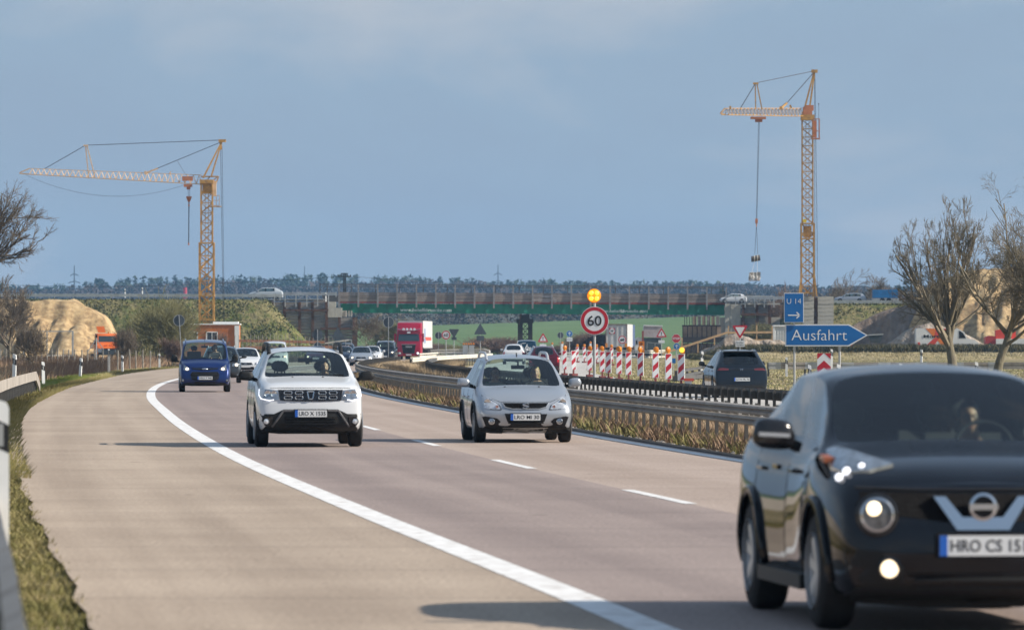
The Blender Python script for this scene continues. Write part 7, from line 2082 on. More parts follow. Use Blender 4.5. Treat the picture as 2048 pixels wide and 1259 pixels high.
c = quick('dark_blue_van', 'dark blue van with white bsb logo seen from behind', dict(VN, zb=.3), paint('petrol_blue', (.008, .03, .055), .2), 1054, 500, .035, rear=True, cabin=False, cat='van', scale=1.0, mats={6: paint('petrol_blue', (0, 0, 0)), 1: paint('petrol_blue', (0, 0, 0))})
van = c
tx = text_mesh('lettering', 'bsb', .62, M_plate, van.t, (-.28, 4.93, 1.22), bold=.015, rz=math.pi, ry=-.42); tx.rotation_euler = (0, .42, math.pi)
m_ = MB()
for a, b in (((-.75, 1.2), (-.02, .78)), ((-.02, .78), (.35, 1.3)), ((.35, 1.3), (.55, 1.62)), ((.55, 1.62), (.1, 1.7)), ((.5, 1.0), (.35, 1.3))): m_.bar((-a[0] * -1, 4.93, a[1]), (-b[0] * -1, 4.93, b[1]), .01, .035)
m_.build('logo_line', M_plate, van.t)
RD = paint('dark_red', (.075, .004, .012), metal=.3)
c = quick('red_car', 'dark red hatchback seen from behind between silver car and beacons', dict(HB, hood_f=.8, hood_b=1.0, belt_f=.98, belt_r=1.0, wt_z=1.44, rt_z=1.44, roof=1.52), RD, 1089, 322, .045, rear=True, rails=M_alloy, scale=1.02)
EST = dict(HB, L=4.75, wt_y=1.85, cowl=1.15, rt_y=4.2, wt_z=1.35, rt_z=1.36, roof=1.46, tg_y=4.6, yr=3.7, c1=3.2)
for (name, label, pm, px, d, w_, zc, rev, sp_) in (
    ('estate_car', 'silver estate car with trailer on the country road right of the crane wall', SV, 1700, 657, 64, 611, False, EST),
    ('hatchback', 'pale green white car on the country road left of the bridge', paint('pale_silver', (.46, .50, .52), .3), 531, 657, 72, 600, False, dict(HB, L=4.4)),
    ('hatchback', 'silver car crossing the bridge right of the middle pier, seen through the parapet', SV, 1088, 664, 50, 600, False, HB),
    ('hatchback', 'white car on the country road at the right bridge end', WH, 1466, 660, 56, 604, False, HB)):
    c = CarB(name, label, 'car', sp_, pm); c.cabin(seats=False)
    simple_front(c, .2, sp_['hood_f'], lit=False)
    c.mirrors(sp_['cowl'] + .38, sp_['belt_f'] + .1, sp_['W'] + .12, pm)
    k_ = (w_ / (F / d)) / sp_['L']
    c.t.scale = (k_, k_, k_); c.t.rotation_euler.z = -math.pi / 2
    c.t.location = (PX(px, d) - w_ / (F / d) / 2, d, PZ(zc + (1 if zc < 612 else 0), 657) if px < 1000 else PZ(zc, d)); c.t.location.z = {531: zt + .09, 1088: bz(PX(1088, 664), 607, 610) - .02, 1466: zt2 + .09, 1700: zt2 + .09}[px]
# trailer with blue tarpaulin
t = thing('trailer', 'covered trailer with bright blue tarpaulin on the country road', 'trailer', (PX(1770, 657), 657, zt2 + .08)); s3 = F / 657
m_ = MB(); m_.box((0, 0, .42), (53 / s3, 1.9, .25)); m_.bar((-26 / s3, 0, .4), (-42 / s3, 0, .45), .08, .08); m_.build('frame', M_galv, t)
zc_ = PZ(579, 657) - zt2 - .08
m_ = MB(); m_.box((0, 0, (zc_ + .6) / 2), (50 / s3, 1.85, zc_ - .6)); m_.build('tarpaulin', mat('blue_tarpaulin', (.01, .14, .36), .6, var=.15, vs=2, bump=.5, bs=3), t)
for x_ in (-.35, .4):
    for sy in (-.95, .95): m_ = MB(); m_.lathe([(0, -.09), (.28, -.09), (.3, -.05), (.3, .05), (.28, .09), (0, .09)], (x_, sy, .3), 'y', 16); m_.build('wheel', M_rubber, t)

# ------------------------------------------------------------------ red lorry
def lorry_red():
    d = 577; t = thing('lorry', 'red lorry cab with roof lamps pulling a white trailer under the bridge', 'lorry', (PX(817.5, d), d, 0), rad(-3.4))
    RED = paint('lorry_red', (.36, .006, .035), metal=.15)
    m_ = MB()
    # cab outline from the side, extruded in x with rounded corners
    prof = [(.10, .35), (.0, .6), (0, 1.15), (.04, 1.75), (.30, 2.95), (.75, 3.72), (2.2, 3.80), (2.2, .5), (.6, .35)]
    secs = [(-1.24, .10), (-1.18, .03), (-.9, 0), (.9, 0), (1.18, .03), (1.24, .10)]
    n = len(prof); vs = []
    for x_, in_ in secs:
        for (y, z) in prof: vs.append((x_, y + in_ * 1.4 * (y < 1), z - in_ * .6 * (z > 3)))
    fs = []
    for k_ in range(len(secs) - 1):
        for i in range(n): fs.append((k_ * n + i, (k_ + 1) * n + i, (k_ + 1) * n + (i + 1) % n, k_ * n + (i + 1) % n))
    fs += [tuple(range(n)), tuple(range(len(vs) - 1, len(vs) - n - 1, -1))]
    m_.add(vs, [f[::-1] for f in fs]); m_.build('cab', RED, t, sm=35)
    def fp(name, poly, m__, yf_, parent=t, th=.03, slope=0.0):
        m_ = MB(); m_.prism(poly, 0, th)
        m_.v = [(x_, (yf_(z) if callable(yf_) else yf_) + y - th, z) for x_, y, z in m_.v]; return m_.build(name, m__, parent)
    yw = lambda z: .04 + (z - 1.75) / 1.2 * .26
    fp('windscreen', [(-1.08, 1.88), (1.08, 1.88), (1.02, 2.58), (-1.02, 2.58)], mat('lorry_glass', (.03, .05, .06), .08, coat=.5), yw)
    fp('sun_visor', [(-1.15, 2.60), (1.15, 2.60), (1.12, 2.86), (-1.12, 2.86)], mat('lorry_visor', (.2, .008, .02), .3), lambda z: yw(z) - .08)
    fp('grille', [(-.72, 1.50), (.72, 1.50), (.58, .62), (-.58, .62)], M_gloss, -.01)
    for i in range(5): m_ = MB(); m_.box((0, -.05, .72 + i * .13), (1.1 + i * .05, .03, .03)); m_.build('grille_bar', M_trim, t)
    m_ = MB(); m_.box((0, -.05, 1.53), (1.5, .03, .05)); m_.build('chrome_bar', M_chrome, t)
    text_mesh('lettering', 'MAN', .26, M_chrome, t, (0, -.07, 1.30), bold=.015, width=.62)
    m_ = MB(); m_.box((0, -.03, .48), (.54, .02, .12)); m_.build('number_plate', M_plate, t)
    for sx in (-1, 1):
        m_ = MB(); m_.box((sx * .95, .0, .62), (.36, .06, .2)); hl = m_.build('headlight', M_lens, t)
        m_ = MB(); m_.ball((sx * .92, -.05, .64), .1, 10, 6, sc=(1, .4, 1)); m_.build('lit_bulb', M_drl if sx > 0 else M_lensw, hl)
        m_ = MB(); m_.box((sx * 1.42, .35, 2.2), (.2, .12, .85)); m_.box((sx * 1.3, .4, 2.5), (.15, .06, .06)); m_.build('mirror', RED, t)
        for y_ in (1.3,): m_ = MB(); m_.lathe([(0, -.15), (.45, -.15), (.5, -.1), (.5, .1), (.45, .15), (0, .15)], (sx * 1.05, y_, .5), 'x', 20); m_.build('wheel', M_rubber, t)
    # roof lamp bar
    m_ = MB(); pr = None
    for i in range(13):
        x_ = -1.15 + 2.3 * i / 12; p = (x_, .22 + .05 * abs(x_), 3.05 - .14 * (1 - (x_ / 1.15) ** 2) + .03)
        if pr: m_.tube(pr, p, .035, n=6)
        pr = p
    m_.build('lamp_bar', M_chrome, t)
    for x_ in (-.55, -.19, .19, .55): m_ = MB(); m_.lathe([(.13, .1), (.13, 0), (.10, -.02), (0, -.03)], (x_, .10, 3.06), 'y', 16); m_.build('roof_lamp', M_lensw, t)
    fp('roof_badge', [(-.17, 2.66), (.17, 2.66), (.17, 2.82), (-.17, 2.82)], M_plate, lambda z: yw(z) - .11)
    m_ = MB(); m_.box((0, 9.2, 2.55), (2.5, 12.8, 2.75)); m_.build('trailer_body', mat('trailer_white', (.55, .56, .55), .5, var=.05, vs=.5), t)
    m_ = MB(); m_.box((0, 8.5, .85), (1.2, 12.5, .5)); m_.build('trailer_frame', M_trim, t)
    for y_ in (3.6, 11, 12.3, 13.6):
        for sx in (-1, 1): m_ = MB(); m_.lathe([(0, -.15), (.45, -.15), (.5, -.1), (.5, .1), (.45, .15), (0, .15)], (sx * 1.05, y_, .5), 'x', 20); m_.build('wheel', M_rubber, t)
    m_ = MB(); m_.box((1.255, 9.5, 2.1), (.012, 9, .35)); m_.build('red_stripe', mat('faded_red', (.5, .08, .05), .6), t)
    for z_, h_ in ((2.7, .9), (1.9, .5)): m_ = MB(); m_.box((1.256, 5.2, z_), (.012, 2.0, h_)); m_.build('blue_print', mat('faded_blue', (.2, .28, .42), .6), t)
    m_ = MB(); m_.box((1.27, 9.2, 1.17), (.05, 12.7, .12)); m_.build('side_rail', M_galv, t)
    return t
lorry_red()
# white box trailer lorry seen from behind
d = 678; t = thing('lorry', 'white box lorry seen from behind with a TIP logo beyond the beacons', 'lorry', (PX(1245, d), d, 0), 0.0); s3 = F / d
x0, x1 = (1212 - 1245) / s3, (1270.5 - 1245) / s3; xk = (1254 - 1245) / s3
zt_, zb_ = PZ(648, d), PZ(694, d)
M_lw = mat('lorry_white', (.52, .53, .54), .5, var=.06, vs=.6, dirt=((.36, .35, .33), 1.2, .6))
xr = (1270.5 - 1245) / s3
m_ = MB(); m_.box(((x0 + xk) / 2, 6.5, (zt_ + zb_) / 2), (xk - x0, 13, zt_ - zb_)); 
m_ = MB(); vs = [(x0, 0, zb_), (xk, 0, zb_), (xk, 0, zt_), (x0, 0, zt_), (x0 + 1.0, 12.5, zb_), (xk + .95, 12.5, zb_), (xk + .95, 12.5, zt_), (x0 + 1.0, 12.5, zt_)]
m_.add(vs, [(0,1,2,3),(5,4,7,6),(3,2,6,7),(1,5,6,2),(4,0,3,7),(0,4,5,1)]); m_.build('box_body', M_lw, t)
m_ = MB(); m_.box(((x0 + xk) / 2, -.03, zt_ - .02), (xk - x0 + .05, .08, .1)); m_.box((x0, -.03, (zt_ + zb_) / 2), (.08, .06, zt_ - zb_)); m_.box((xk, -.03, (zt_ + zb_) / 2), (.08, .06, zt_ - zb_)); m_.build('door_frame', mat('frame_brown', (.16, .10, .08), .7), t)
for k_ in (.24, .5, .74): m_ = MB(); m_.box((x0 + (xk - x0) * k_, -.035, (zt_ + zb_) / 2), (.035, .04, zt_ - zb_ - .1)); m_.build('door_bar', M_galv, t)
m_ = MB(); m_.box((x0 + (xk - x0) * .5 , -.02, (zt_ + zb_) / 2), (.03, .03, zt_ - zb_)); m_.build('door_gap', M_black, t)
lx, lz = (1224 - 1245) / s3, PZ(661.5, d)
m_ = MB(); m_.box((lx, -.045, lz), (.68, .02, .68)); lg_ = m_.build('logo_square', M_red, t)
m_ = MB(); m_.prism([(a + lx, b + lz) for a, b in circ(.31, 24)], -.062, -.056); m_.build('logo_disc', M_plate, lg_)
text_mesh('lettering', 'TIP', .27, M_signblack, lg_, (lx, -.068, lz), bold=.012, width=.42)
lx, lz = (1244.5 - 1245) / s3, PZ(679, d)
spd = thing('speed_limit_sign', '60 speed limit sign standing before the white box lorry', 'traffic sign', (PX(1244.5, 610), 610, 0)); zc = PZ(679, 610)
plate(spd, circ(.44, 36), zc, 0, .02, M_signwhite); ringp(spd, .425, .33, zc, -.02, .004, M_red, 'red_ring'); text_mesh('lettering', '60', .40, M_signblack, spd, (0, -.026, zc), bold=.02, width=.46); sign_post(spd, zc)
for (a, b) in ((x0 + .05, .28), (xk - .12, .3)): m_ = MB(); m_.box((a, -.05, PZ(690, d)), (b, .03, .5)); m_.build('orange_marking', mat('marking_orange', (.6, .22, .03), .5), t)
m_ = MB(); m_.box(((x0 + xk) / 2, .3, .95), (xk - x0, .4, .35)); m_.box(((x0 + xk) / 2 , 5, .9), (1.4, 10, .4)); m_.build('chassis', M_trim, t)
for sx in (x0 + .35, xk - .35):
    for y_ in (1.2, 2.5): m_ = MB(); m_.lathe([(0, -.2), (.45, -.2), (.5, -.1), (.5, .1), (.45, .2), (0, .2)], (sx, y_, .5), 'x', 18); m_.build('wheel', M_rubber, t)
# its blue tinted side and white cab
m_ = MB(); m_.box(((1261 - 1245) / s3, 14.2, (zt_ + PZ(691, d)) / 2 - .05), ((1270 - 1252) / s3 + .6, .3, zt_ - PZ(691, d))); m_.build('bulkhead', mat('pale_blue_side', (.30, .40, .68), .5), t)
t = thing('lorry', 'white lorry cab and rusty tipper body behind the white box lorry', 'lorry', (PX(1300, 700), 700, 0)); s3 = F / 700
def lq(px, py): return ((px - 1300) / s3, PZ(py, 700))
m_ = MB(); m_.prism([lq(1270, 705), lq(1270, 678), lq(1275, 674), lq(1283, 675), lq(1286, 690), lq(1286, 705)], 0, 2.4); m_.build('cab', M_wc, t)
m_ = MB(); m_.prism([lq(1271.5, 688), lq(1271.5, 680.5), lq(1275, 680), lq(1275, 688)], -.04, 0); m_.build('cab_window', M_black, t)
m_ = MB(); m_.prism([lq(1287, 673), lq(1288, 651), lq(1324, 652), lq(1326, 676)], 0, 4); m_.build('tipper_body', mat('tipper_grey', (.36, .32, .33), .6, var=.15, vs=1, dirt=((.22, .12, .11), 1.2, .55)), t)
m_ = MB(); a, b = lq(1287, 650.5), lq(1325, 651.5); m_.bar((a[0], -.05, a[1]), (b[0], -.05, b[1]), .1, .14); m_.build('rim', M_plate, t)
m_ = MB(); m_.prism([lq(1288, 700), lq(1288, 675), lq(1322, 675), lq(1322, 700)], .1, 3); m_.build('tailboard', mat('tailboard_dark', (.05, .065, .07), .7, var=.2, vs=2), t)
m_ = MB()
for a, b in (((1294, 684), (1326, 688)), ((1294, 684), (1294, 699)), ((1326, 688), (1326, 702)), ((1294, 699), (1326, 700)), ((1310, 686), (1310, 700))): q, r_ = lq(*a), lq(*b); m_.bar((q[0], -.3, q[1]), (r_[0], -.3, r_[1]), .05, .05)
m_.build('mesh_frame', M_galv, t)
m_ = MB(); a = lq(1285.5, 665); m_.box((a[0], 0, PZ(672, 700)), (.22, .3, 1.3)); m_.build('red_ram', mat('ram_red', (.22, .05, .04), .7), t)
for px in (1276, 1295, 1318):
    a = lq(px, 0)[0]; m_ = MB(); m_.lathe([(0, -.2), (.45, -.2), (.5, -.1), (.5, .1), (.45, .2), (0, .2)], (a, .3, .5), 'y', 18); m_.build('wheel', M_rubber, t)

# ------------------------------------------------------------------ orange site truck
d = 520; t = thing('orange_truck', 'orange flatbed site truck with raised sign board before the sand heap', 'truck', (PX(217, d), d, .35), rad(12)); s3 = F / d
M_or = mat('truck_orange', (.62, .13, .012), .4, coat=.5)
W_ = 1.02
prof = [(.0, .35), (0, .9), (.22, 1.12), (.75, 1.22), (1.1, 2.05), (1.3, 2.2), (2.3, 2.22), (2.35, .5), (.5, .3)]
m_ = MB(); vs = []; secs = [(-W_, .08), (-W_ + .1, 0), (W_ - .1, 0), (W_, .08)]; n = len(prof)
for x_, in_ in secs:
    for (y, z) in prof: vs.append((x_ * (1 - .1 * max(0, z - 1.2)), y + in_, z))
fs = []
for k_ in range(3):
    for i in range(n): fs.append((k_ * n + i, (k_ + 1) * n + i, (k_ + 1) * n + (i + 1) % n, k_ * n + (i + 1) % n)[::-1])
fs += [tuple(range(n - 1, -1, -1)), tuple(range(3 * n, 4 * n))]
m_.add(vs, fs); m_.build('cab', M_or, t, sm=35)
M_tg = mat('truck_glass', (.03, .04, .045), .1)
vs = [(-.83, .80, 1.26), (.83, .80, 1.26), (.76, 1.09, 1.98), (-.76, 1.09, 1.98)]; m_ = MB(); m_.add([(a, b - .03, c_) for a, b, c_ in vs] + [(a, b + .02, c_ + .0) for a, b, c_ in vs], [(0,1,2,3),(7,6,5,4),(0,4,5,1),(1,5,6,2),(2,6,7,3),(3,7,4,0)]); m_.build('windscreen', M_tg, t)
for sx in (-1, 1): m_ = MB(); m_.box((sx * .955, 1.55, 1.55), (.02, .7, .6)); m_.build('side_window', M_tg, t); m_ = MB(); m_.box((sx * 1.15, .9, 1.4), (.16, .1, .38)); m_.build('mirror', M_black, t)
m_ = MB(); m_.box((0, -.02, .62), (1.1, .05, .42)); m_.build('grille', M_black, t)
m_ = MB(); m_.ball((0, -.05, .72), .08, 8, 6); m_.build('badge', M_plate, t)
for sx in (-1, 1): m_ = MB(); m_.box((sx * .78, .02, .66), (.42, .06, .36)); m_.build('headlight', M_lens, t); m_ = MB(); m_.box((sx * .25, .17, 1.10), (.35, .1, .05), rz=0, ry=sx * .2); m_.build('warning_stripe', M_red, t)
m_ = MB(); m_.box((0, .0, .35), (1.9, .12, .25)); m_.build('bumper', M_trim, t)
m_ = MB(); m_.prism([(-.75, 2.3), (-.05, 2.3), (-.2, 2.86), (-.92, 2.86)], 1.5, 1.56); m_.build('sign_board', M_or, t); m_ = MB(); m_.tube((.2, 1.4, 2.2), (.2, 1.4, 2.36), .07, n=8); m_.build('beacon_light', M_amber_off, t)
m_ = MB(); m_.box((0, 3.8, .95), (2.0, 2.9, .3)); m_.box((-.98, 3.8, 1.2), (.05, 2.9, .4)); m_.box((.98, 3.8, 1.2), (.05, 2.9, .4)); m_.build('flatbed', M_or, t)
for sx in (-1, 1):
    for y_ in (.95, 4.2): m_ = MB(); m_.lathe([(0, -.11), (.3, -.11), (.35, -.06), (.35, .06), (.3, .11), (0, .11)], (sx * .9, y_, .02), 'x', 18); m_.build('wheel', M_rubber, t)

# ------------------------------------------------------------------ white and orange panel van, red and white lorry at right
d = 560; o0 = Vector((PX(1893, d), d, 0)); t = thing('panel_van', 'white panel van with large orange cross print behind the forked bare tree', 'van', o0); s3 = F / d
def vq(px, py): return ((px - 1893) / s3, PZ(py, d))
m_ = MB(); m_.prism([vq(1833, 696), vq(1832.5, 658), vq(1835, 656), vq(1915, 656), vq(1929, 664), vq(1934, 676), vq(1950, 680), vq(1957, 685), vq(1958, 694), vq(1955, 696)], 0, 2.1); m_.build('body', M_wc, t)
OR2 = mat('print_orange', (.65, .17, .02), .5); RD2 = mat('print_red', (.55, .05, .03), .5)
for (pts, mm_) in (([(1851, 656.5), (1872, 656.5), (1902, 694), (1885, 694), (1878, 684)], OR2), ([(1872, 657), (1895, 657), (1895, 665), (1868, 675)], RD2), ([(1868, 676), (1878, 676), (1866, 694.5), (1848, 694.5)], RD2), ([(1835.5, 684), (1840, 684), (1840, 694), (1835.5, 694)], RD2)):
    m_ = MB(); m_.prism([vq(*p_) for p_ in pts], -.015 - (.004 if mm_ is RD2 else 0), 0); m_.build('print', mm_, t)
text_mesh('lettering', 'Mortur', .42, M_signblack, t, (vq(1870, 0)[0], -.03, vq(0, 672)[1]), bold=.012, width=(1893 - 1847) / s3)
m_ = MB(); m_.prism([vq(1918, 660.5), vq(1926, 665), vq(1932, 676), vq(1918, 676)], -.02, 0); m_.build('cab_window', M_black, t)
for px in (1849, 1939): a = vq(px, 0)[0]; m_ = MB(); m_.lathe([(0, -.1), (.32, -.1), (.35, -.05), (.35, .05), (.32, .1), (0, .1)], (a, -.02, PZ(694, d)), 'y', 18); m_.build('wheel', M_rubber, t)
t = thing('red_machine', 'red and white flatbed vehicle at the right photo edge behind the trees', 'lorry', (PX(2015, d), d, 0))
def vq(px, py): return ((px - 2015) / s3, PZ(py, d))
m_ = MB(); m_.prism([vq(1992, 688), vq(1992, 677), vq(2060, 677), vq(2060, 688)], 0, 2); m_.build('flatbed', M_wc, t)
m_ = MB(); m_.prism([vq(1971, 688), vq(1971, 674), vq(1979, 671), vq(1992, 672), vq(1992, 688)], .1, 2); m_.build('cab', mat('machine_red', (.33, .03, .03), .5), t)
m_ = MB(); m_.prism([vq(1992, 677), vq(1992, 660), vq(2010, 657), vq(2020, 661), vq(2020, 677)], .3, 1.6); m_.build('red_load', RD2, t); m_ = MB(); m_.prism([vq(2021, 677), vq(2022, 660), vq(2032, 659), vq(2032, 677)], .2, 1.6); m_.build('bright_red_drum', mat('signal_red', (.8, .06, .03), .4), t)
m_ = MB(); m_.box((.8, 1, PZ(689.5, d)), (4, 1.8, .15)); m_.build('chassis', M_black, t)
for px in (1980, 2030, 2050): a = vq(px, 0)[0]; m_ = MB(); m_.lathe([(0, -.1), (.35, -.1), (.4, -.05), (.4, .05), (.35, .1), (0, .1)], (a, .1, PZ(694, d)), 'y', 18); m_.build('wheel', M_rubber, t)
# ------------------------------------------------------------------ bare trees and shrubs
M_bark = mat('bark', (0.13, 0.11, 0.078), 0.95, col2=(0.19, 0.17, 0.11), cs=2.5, bump=0.8, bs=12, stretch=(1, 1, .3))
M_twig = foliage_mat('twigs', [(0.085, 0.068, 0.05), (0.15, 0.12, 0.09), (0.20, 0.17, 0.12)], 1.2)
M_twig_g = foliage_mat('greenish_twigs', [(0.10, 0.085, 0.05), (0.17, 0.165, 0.075), (0.26, 0.235, 0.13)], .8)
M_twig_r = foliage_mat('reddish_twigs', [(0.10, 0.065, 0.05), (0.17, 0.115, 0.09), (0.22, 0.17, 0.13)], .8)
def grow(seed, h, spread, levels=5, trunk_h=.25, r0=.2, up=.35, kids=(3, 5), stems=1, ratio=(.62, .8), twigr=.006, wob=.16, seglen=5, aim=None, lvl1=None, density=1.0, fan=.52):
    R_ = random.Random(seed)
    T, C = [], []
    def seg(lst, a, b, ra, rb): lst.append((a.x, a.y, a.z, b.x, b.y, b.z, ra, rb))
    def branch(p, d, L_, r, lv):
        n = seglen if lv < 2 else 4 if fan > .6 and lv == 2 else 3
        q = p.copy(); dd = d.copy(); rad_ = r; pts = [(p.copy(), dd.copy(), r)]
        for i in range(n):
            dd = (dd + Vector((R_.gauss(0, wob), R_.gauss(0, wob), R_.gauss(0, wob) + up * .12 * (lv > 0)))).normalized()
            nq = q + dd * (L_ / n); nr = max(twigr, r * (1 - (i + 1) / n * (.45 if lv == 0 else .6)))
            seg(T if lv == 0 else C, q, nq, rad_, nr); q = nq; rad_ = nr; pts.append((q.copy(), dd.copy(), nr))
        if lv >= levels: return
        k_ = R_.randint(*kids) if lv else (lvl1 or R_.randint(kids[0] + 2, kids[1] + 4))
        k_ = max(1, int(round(k_ * density)))
        for j in range(k_):
            t = R_.uniform((.12 if fan > .6 else .35) if lv else .55, 1.0); i = min(n - 1, int(t * n)); f = t * n - i
            P0 = pts[i][0].lerp(pts[i + 1][0], min(1, f)); D0 = pts[i + 1][1]
            az = R_.uniform(0, 2 * math.pi); an = R_.uniform(.35, .95) * (spread if lv == 0 else 1) * (.85 if fan > .6 and lv == 1 else 1)
            side = D0.orthogonal().normalized(); side.rotate(Matrix.Rotation(az, 3, D0))
            nd = (D0 * math.cos(an) + side * math.sin(an) + Vector((0, 0, up * (.5 if lv == 0 else .22)))).normalized()
            branch(P0, nd, L_ * R_.uniform(*ratio) * (1 if lv else (1 - trunk_h) / max(trunk_h, .2) * fan), max(twigr, pts[i + 1][2] * .62), lv + 1)
    for s_ in range(stems):
        d = Vector((0, 0, 1)) if stems == 1 else Vector((R_.gauss(0, .38), R_.gauss(0, .3), 1)).normalized()
        if aim is not None: d = Vector(aim).normalized()
        p = Vector((0, 0, -.1)) if stems == 1 else Vector((R_.uniform(-.4, .4), R_.uniform(-.4, .4), -.1))
        branch(p, d, h * (trunk_h if stems == 1 else R_.uniform(.3, .45)), r0 if stems == 1 else r0 * R_.uniform(.6, 1), 0)
    return T, C
def fit(T, C, h, width=None):
    zs = max([s_[5] for s_ in C] + [s_[5] for s_ in T]); k_ = h / zs
    kx = k_
    if width:
        xs = sorted(s_[3] for s_ in C); w_ = xs[int(len(xs) * .99)] - xs[int(len(xs) * .01)]; kx = width / w_
    def sc(s_): return (s_[0] * kx, s_[1] * kx, s_[2] * k_, s_[3] * kx, s_[4] * kx, s_[5] * k_, s_[6], s_[7])
    return [sc(s_) for s_ in T], [sc(s_) for s_ in C]
def tree(name, label, px, d, h, width, seed, bark=M_bark, twig=M_twig, group=None, z=0.0, cat='tree', twn=3, **kw):
    fan_ = kw.get('fan', 0) > .6
    T, C = fit(*grow(seed, h, kw.pop('spread', 1.0), **kw), h * (1.12 if fan_ else 1), width * (1.25 if fan_ else 1))
    if fan_: C = [s_ for s_ in C if (math.hypot(s_[3], s_[4]) / (.53 * width)) ** 2 + ((s_[5] - .54 * h) / (.47 * h)) ** 2 < 1]
    t = thing(name, label, cat, (PX(px, d), d, z), group=group)
    me = tubes_mesh('trunk', T, bark, 8); smooth(me); link_mesh('trunk', me, t)
    me = tubes_mesh('crown', C, twig, twn); link_mesh('crown', me, t)
    return t
M_oak = foliage_mat('mossy_twigs', [(0.10, 0.09, 0.055), (0.17, 0.145, 0.10), (0.24, 0.20, 0.15)], .9)
tree('bare_tree', 'large bare tree with forked trunk in front of the white and orange van', 1908, 280, 9.2, 6.2, 12, twig=M_oak, trunk_h=.16, r0=.27, levels=5, kids=(5, 6), up=.28, spread=1.1, lvl1=15, twigr=.0065, wob=.07, fan=1.0, ratio=(.3, .55), seglen=7)
tree('bare_tree', 'large bare tree at the right photo edge with a straight mossy trunk', 1995, 276, 11.2, 6.4, 24, twig=M_oak, trunk_h=.2, r0=.24, levels=5, kids=(5, 6), up=.28, spread=1.1, lvl1=15, twigr=.0065, wob=.07, fan=1.0, ratio=(.3, .55), seglen=7)
tree('bare_tree', 'dark bare tree reaching in from beyond the right photo edge', 2085, 250, 8.2, 5.5, 31, twig=M_oak, trunk_h=.22, r0=.22, levels=4, kids=(7, 9), up=.3, spread=1.1, lvl1=12, twigr=.0075, wob=.07, fan=1.0, ratio=(.38, .6), seglen=7)
tree('bare_tree', 'round bare tree on the horizon above the blue trailer', 1730, 700, 11.0, 9.5, 6, trunk_h=.22, r0=.2, levels=5, kids=(5, 6), up=.25, spread=1.3, lvl1=10, twigr=.013, wob=.1, fan=1.0, ratio=(.38, .6), seglen=7)
for i, (px, h, w_) in enumerate(((1585, 9.6, 5), (1648, 8.6, 5), (1668, 7.8, 5), (1790, 9.0, 6), (1830, 9.2, 6), (1560, 7.5, 4), (1770, 8.3, 5), (1870, 9.0, 6))):
    tree('thin_tree', 'pale reddish birch-like bare tree behind the country road, ' + ['left of the right crane mast', 'just right of the crane wall', 'above the silver estate car', 'right of the blue trailer', 'second right of the blue trailer', 'low one right of the hanging load', 'behind the blue trailer', 'behind the tall sand heap'][i], px, 720 + i * 6, h, w_, 60 + i, twig=M_twig_r, group='thin trees behind the country road', stems=4, r0=.08, levels=4, kids=(4, 5), up=.8, twigr=.016)
tree('bare_tree', 'bare tree with dark twisting branches before the sand heap at left', 18, 430, 7.0, 4.6, 41, trunk_h=.2, r0=.17, levels=4, kids=(6, 8), up=.35, spread=1.15, lvl1=10, twigr=.014, wob=.1, fan=.9, ratio=(.4, .62), seglen=6)
# the tree whose boughs reach in from the left edge
t = thing('leaning_tree', 'boughs of a big bare tree reaching in at the upper left corner', 'tree', (PX(-55, 300), 300, 0))
T, C = [], []
R_ = random.Random(4)
T.append((0, 0, -.2, .1, 0, 3.2, .3, .24)); T.append((.1, 0, 3.2, .2, .1, 6.4, .24, .16))
def bough(p, tgt, r, lv, spread_):
    a = Vector(p); b = Vector(tgt); n = 6; q = a.copy(); d0 = (b - a)
    pts = [a.copy()]
    for i in range(n):
        t_ = (i + 1) / n; nq = a + d0 * t_ + Vector((R_.gauss(0, .05), R_.gauss(0, .08), R_.gauss(0, .05) + math.sin(t_ * 3.1) * .18 * (lv == 0))) * d0.length * .4
        C.append((*q, *nq, max(.007, r * (1 - i / n * .7)), max(.006, r * (1 - (i + 1) / n * .7)))); q = nq; pts.append(q.copy())
    if lv >= 3: return
    for j in range([11, 8, 6][lv]):
        i = R_.randint(2, n); p0 = pts[i]; L_ = d0.length * R_.uniform(.25, .5)
        dd = (d0.normalized() + Vector((R_.gauss(0, .5), R_.gauss(0, .5), R_.gauss(0.12, .45)))).normalized()
        bough(p0, p0 + dd * L_, r * .4, lv + 1, spread_)
for tx, tz in ((50, 462), (66, 500), (36, 432), (50, 516), (22, 420), (42, 482), (6, 440), (4, 478)):
    tgt = P(tx - 8, tz, 300) - Vector((PX(-55, 300), 300, 0))
    bough((.15, 0, R_.uniform(4.2, 6.0)), tgt, .085, 0, 1)
me = tubes_mesh('trunk', T, M_bark, 8); smooth(me); link_mesh('trunk', me, t)
link_mesh('crown', tubes_mesh('crown', C, M_twig, 3), t)
# shrubs
def shrub(label, px, d, h, w_, seed, twig=M_twig_g, stems=14, group=None, z=0.0, levels=4, r0=.045, kids=(3, 4), up=.7, twigr=.008, name='shrub'):
    return tree(name, label, px, d, h, w_, seed, twig=twig, bark=M_bark, stems=stems, r0=r0, levels=levels, kids=kids, up=up, twigr=twigr, cat='shrub', group=group, z=z, wob=.13)
shrub('big greenish brown willow shrub left of the round sign', 318, 430, 6.1, 4.6, 1, stems=15, kids=(4, 5), levels=3, twigr=.013)
shrub('left half of the greenish willow thicket beside the orange truck', 283, 445, 4.6, 3.4, 2, stems=11, kids=(4, 5), levels=3, twigr=.013)
shrub('tall shrub tips behind the leaning round sign', 352, 460, 5.6, 3.2, 3, stems=11, kids=(4, 5), levels=3, twigr=.013)
shrub('small brown bush behind the delineator post near the guardrail end', 60, 350, 3.3, 2.0, 4, twig=M_twig, stems=9)
shrub('dark thorny bush between orange truck and delineator post', 250, 400, 3.0, 1.7, 5, twig=M_twig, stems=9)
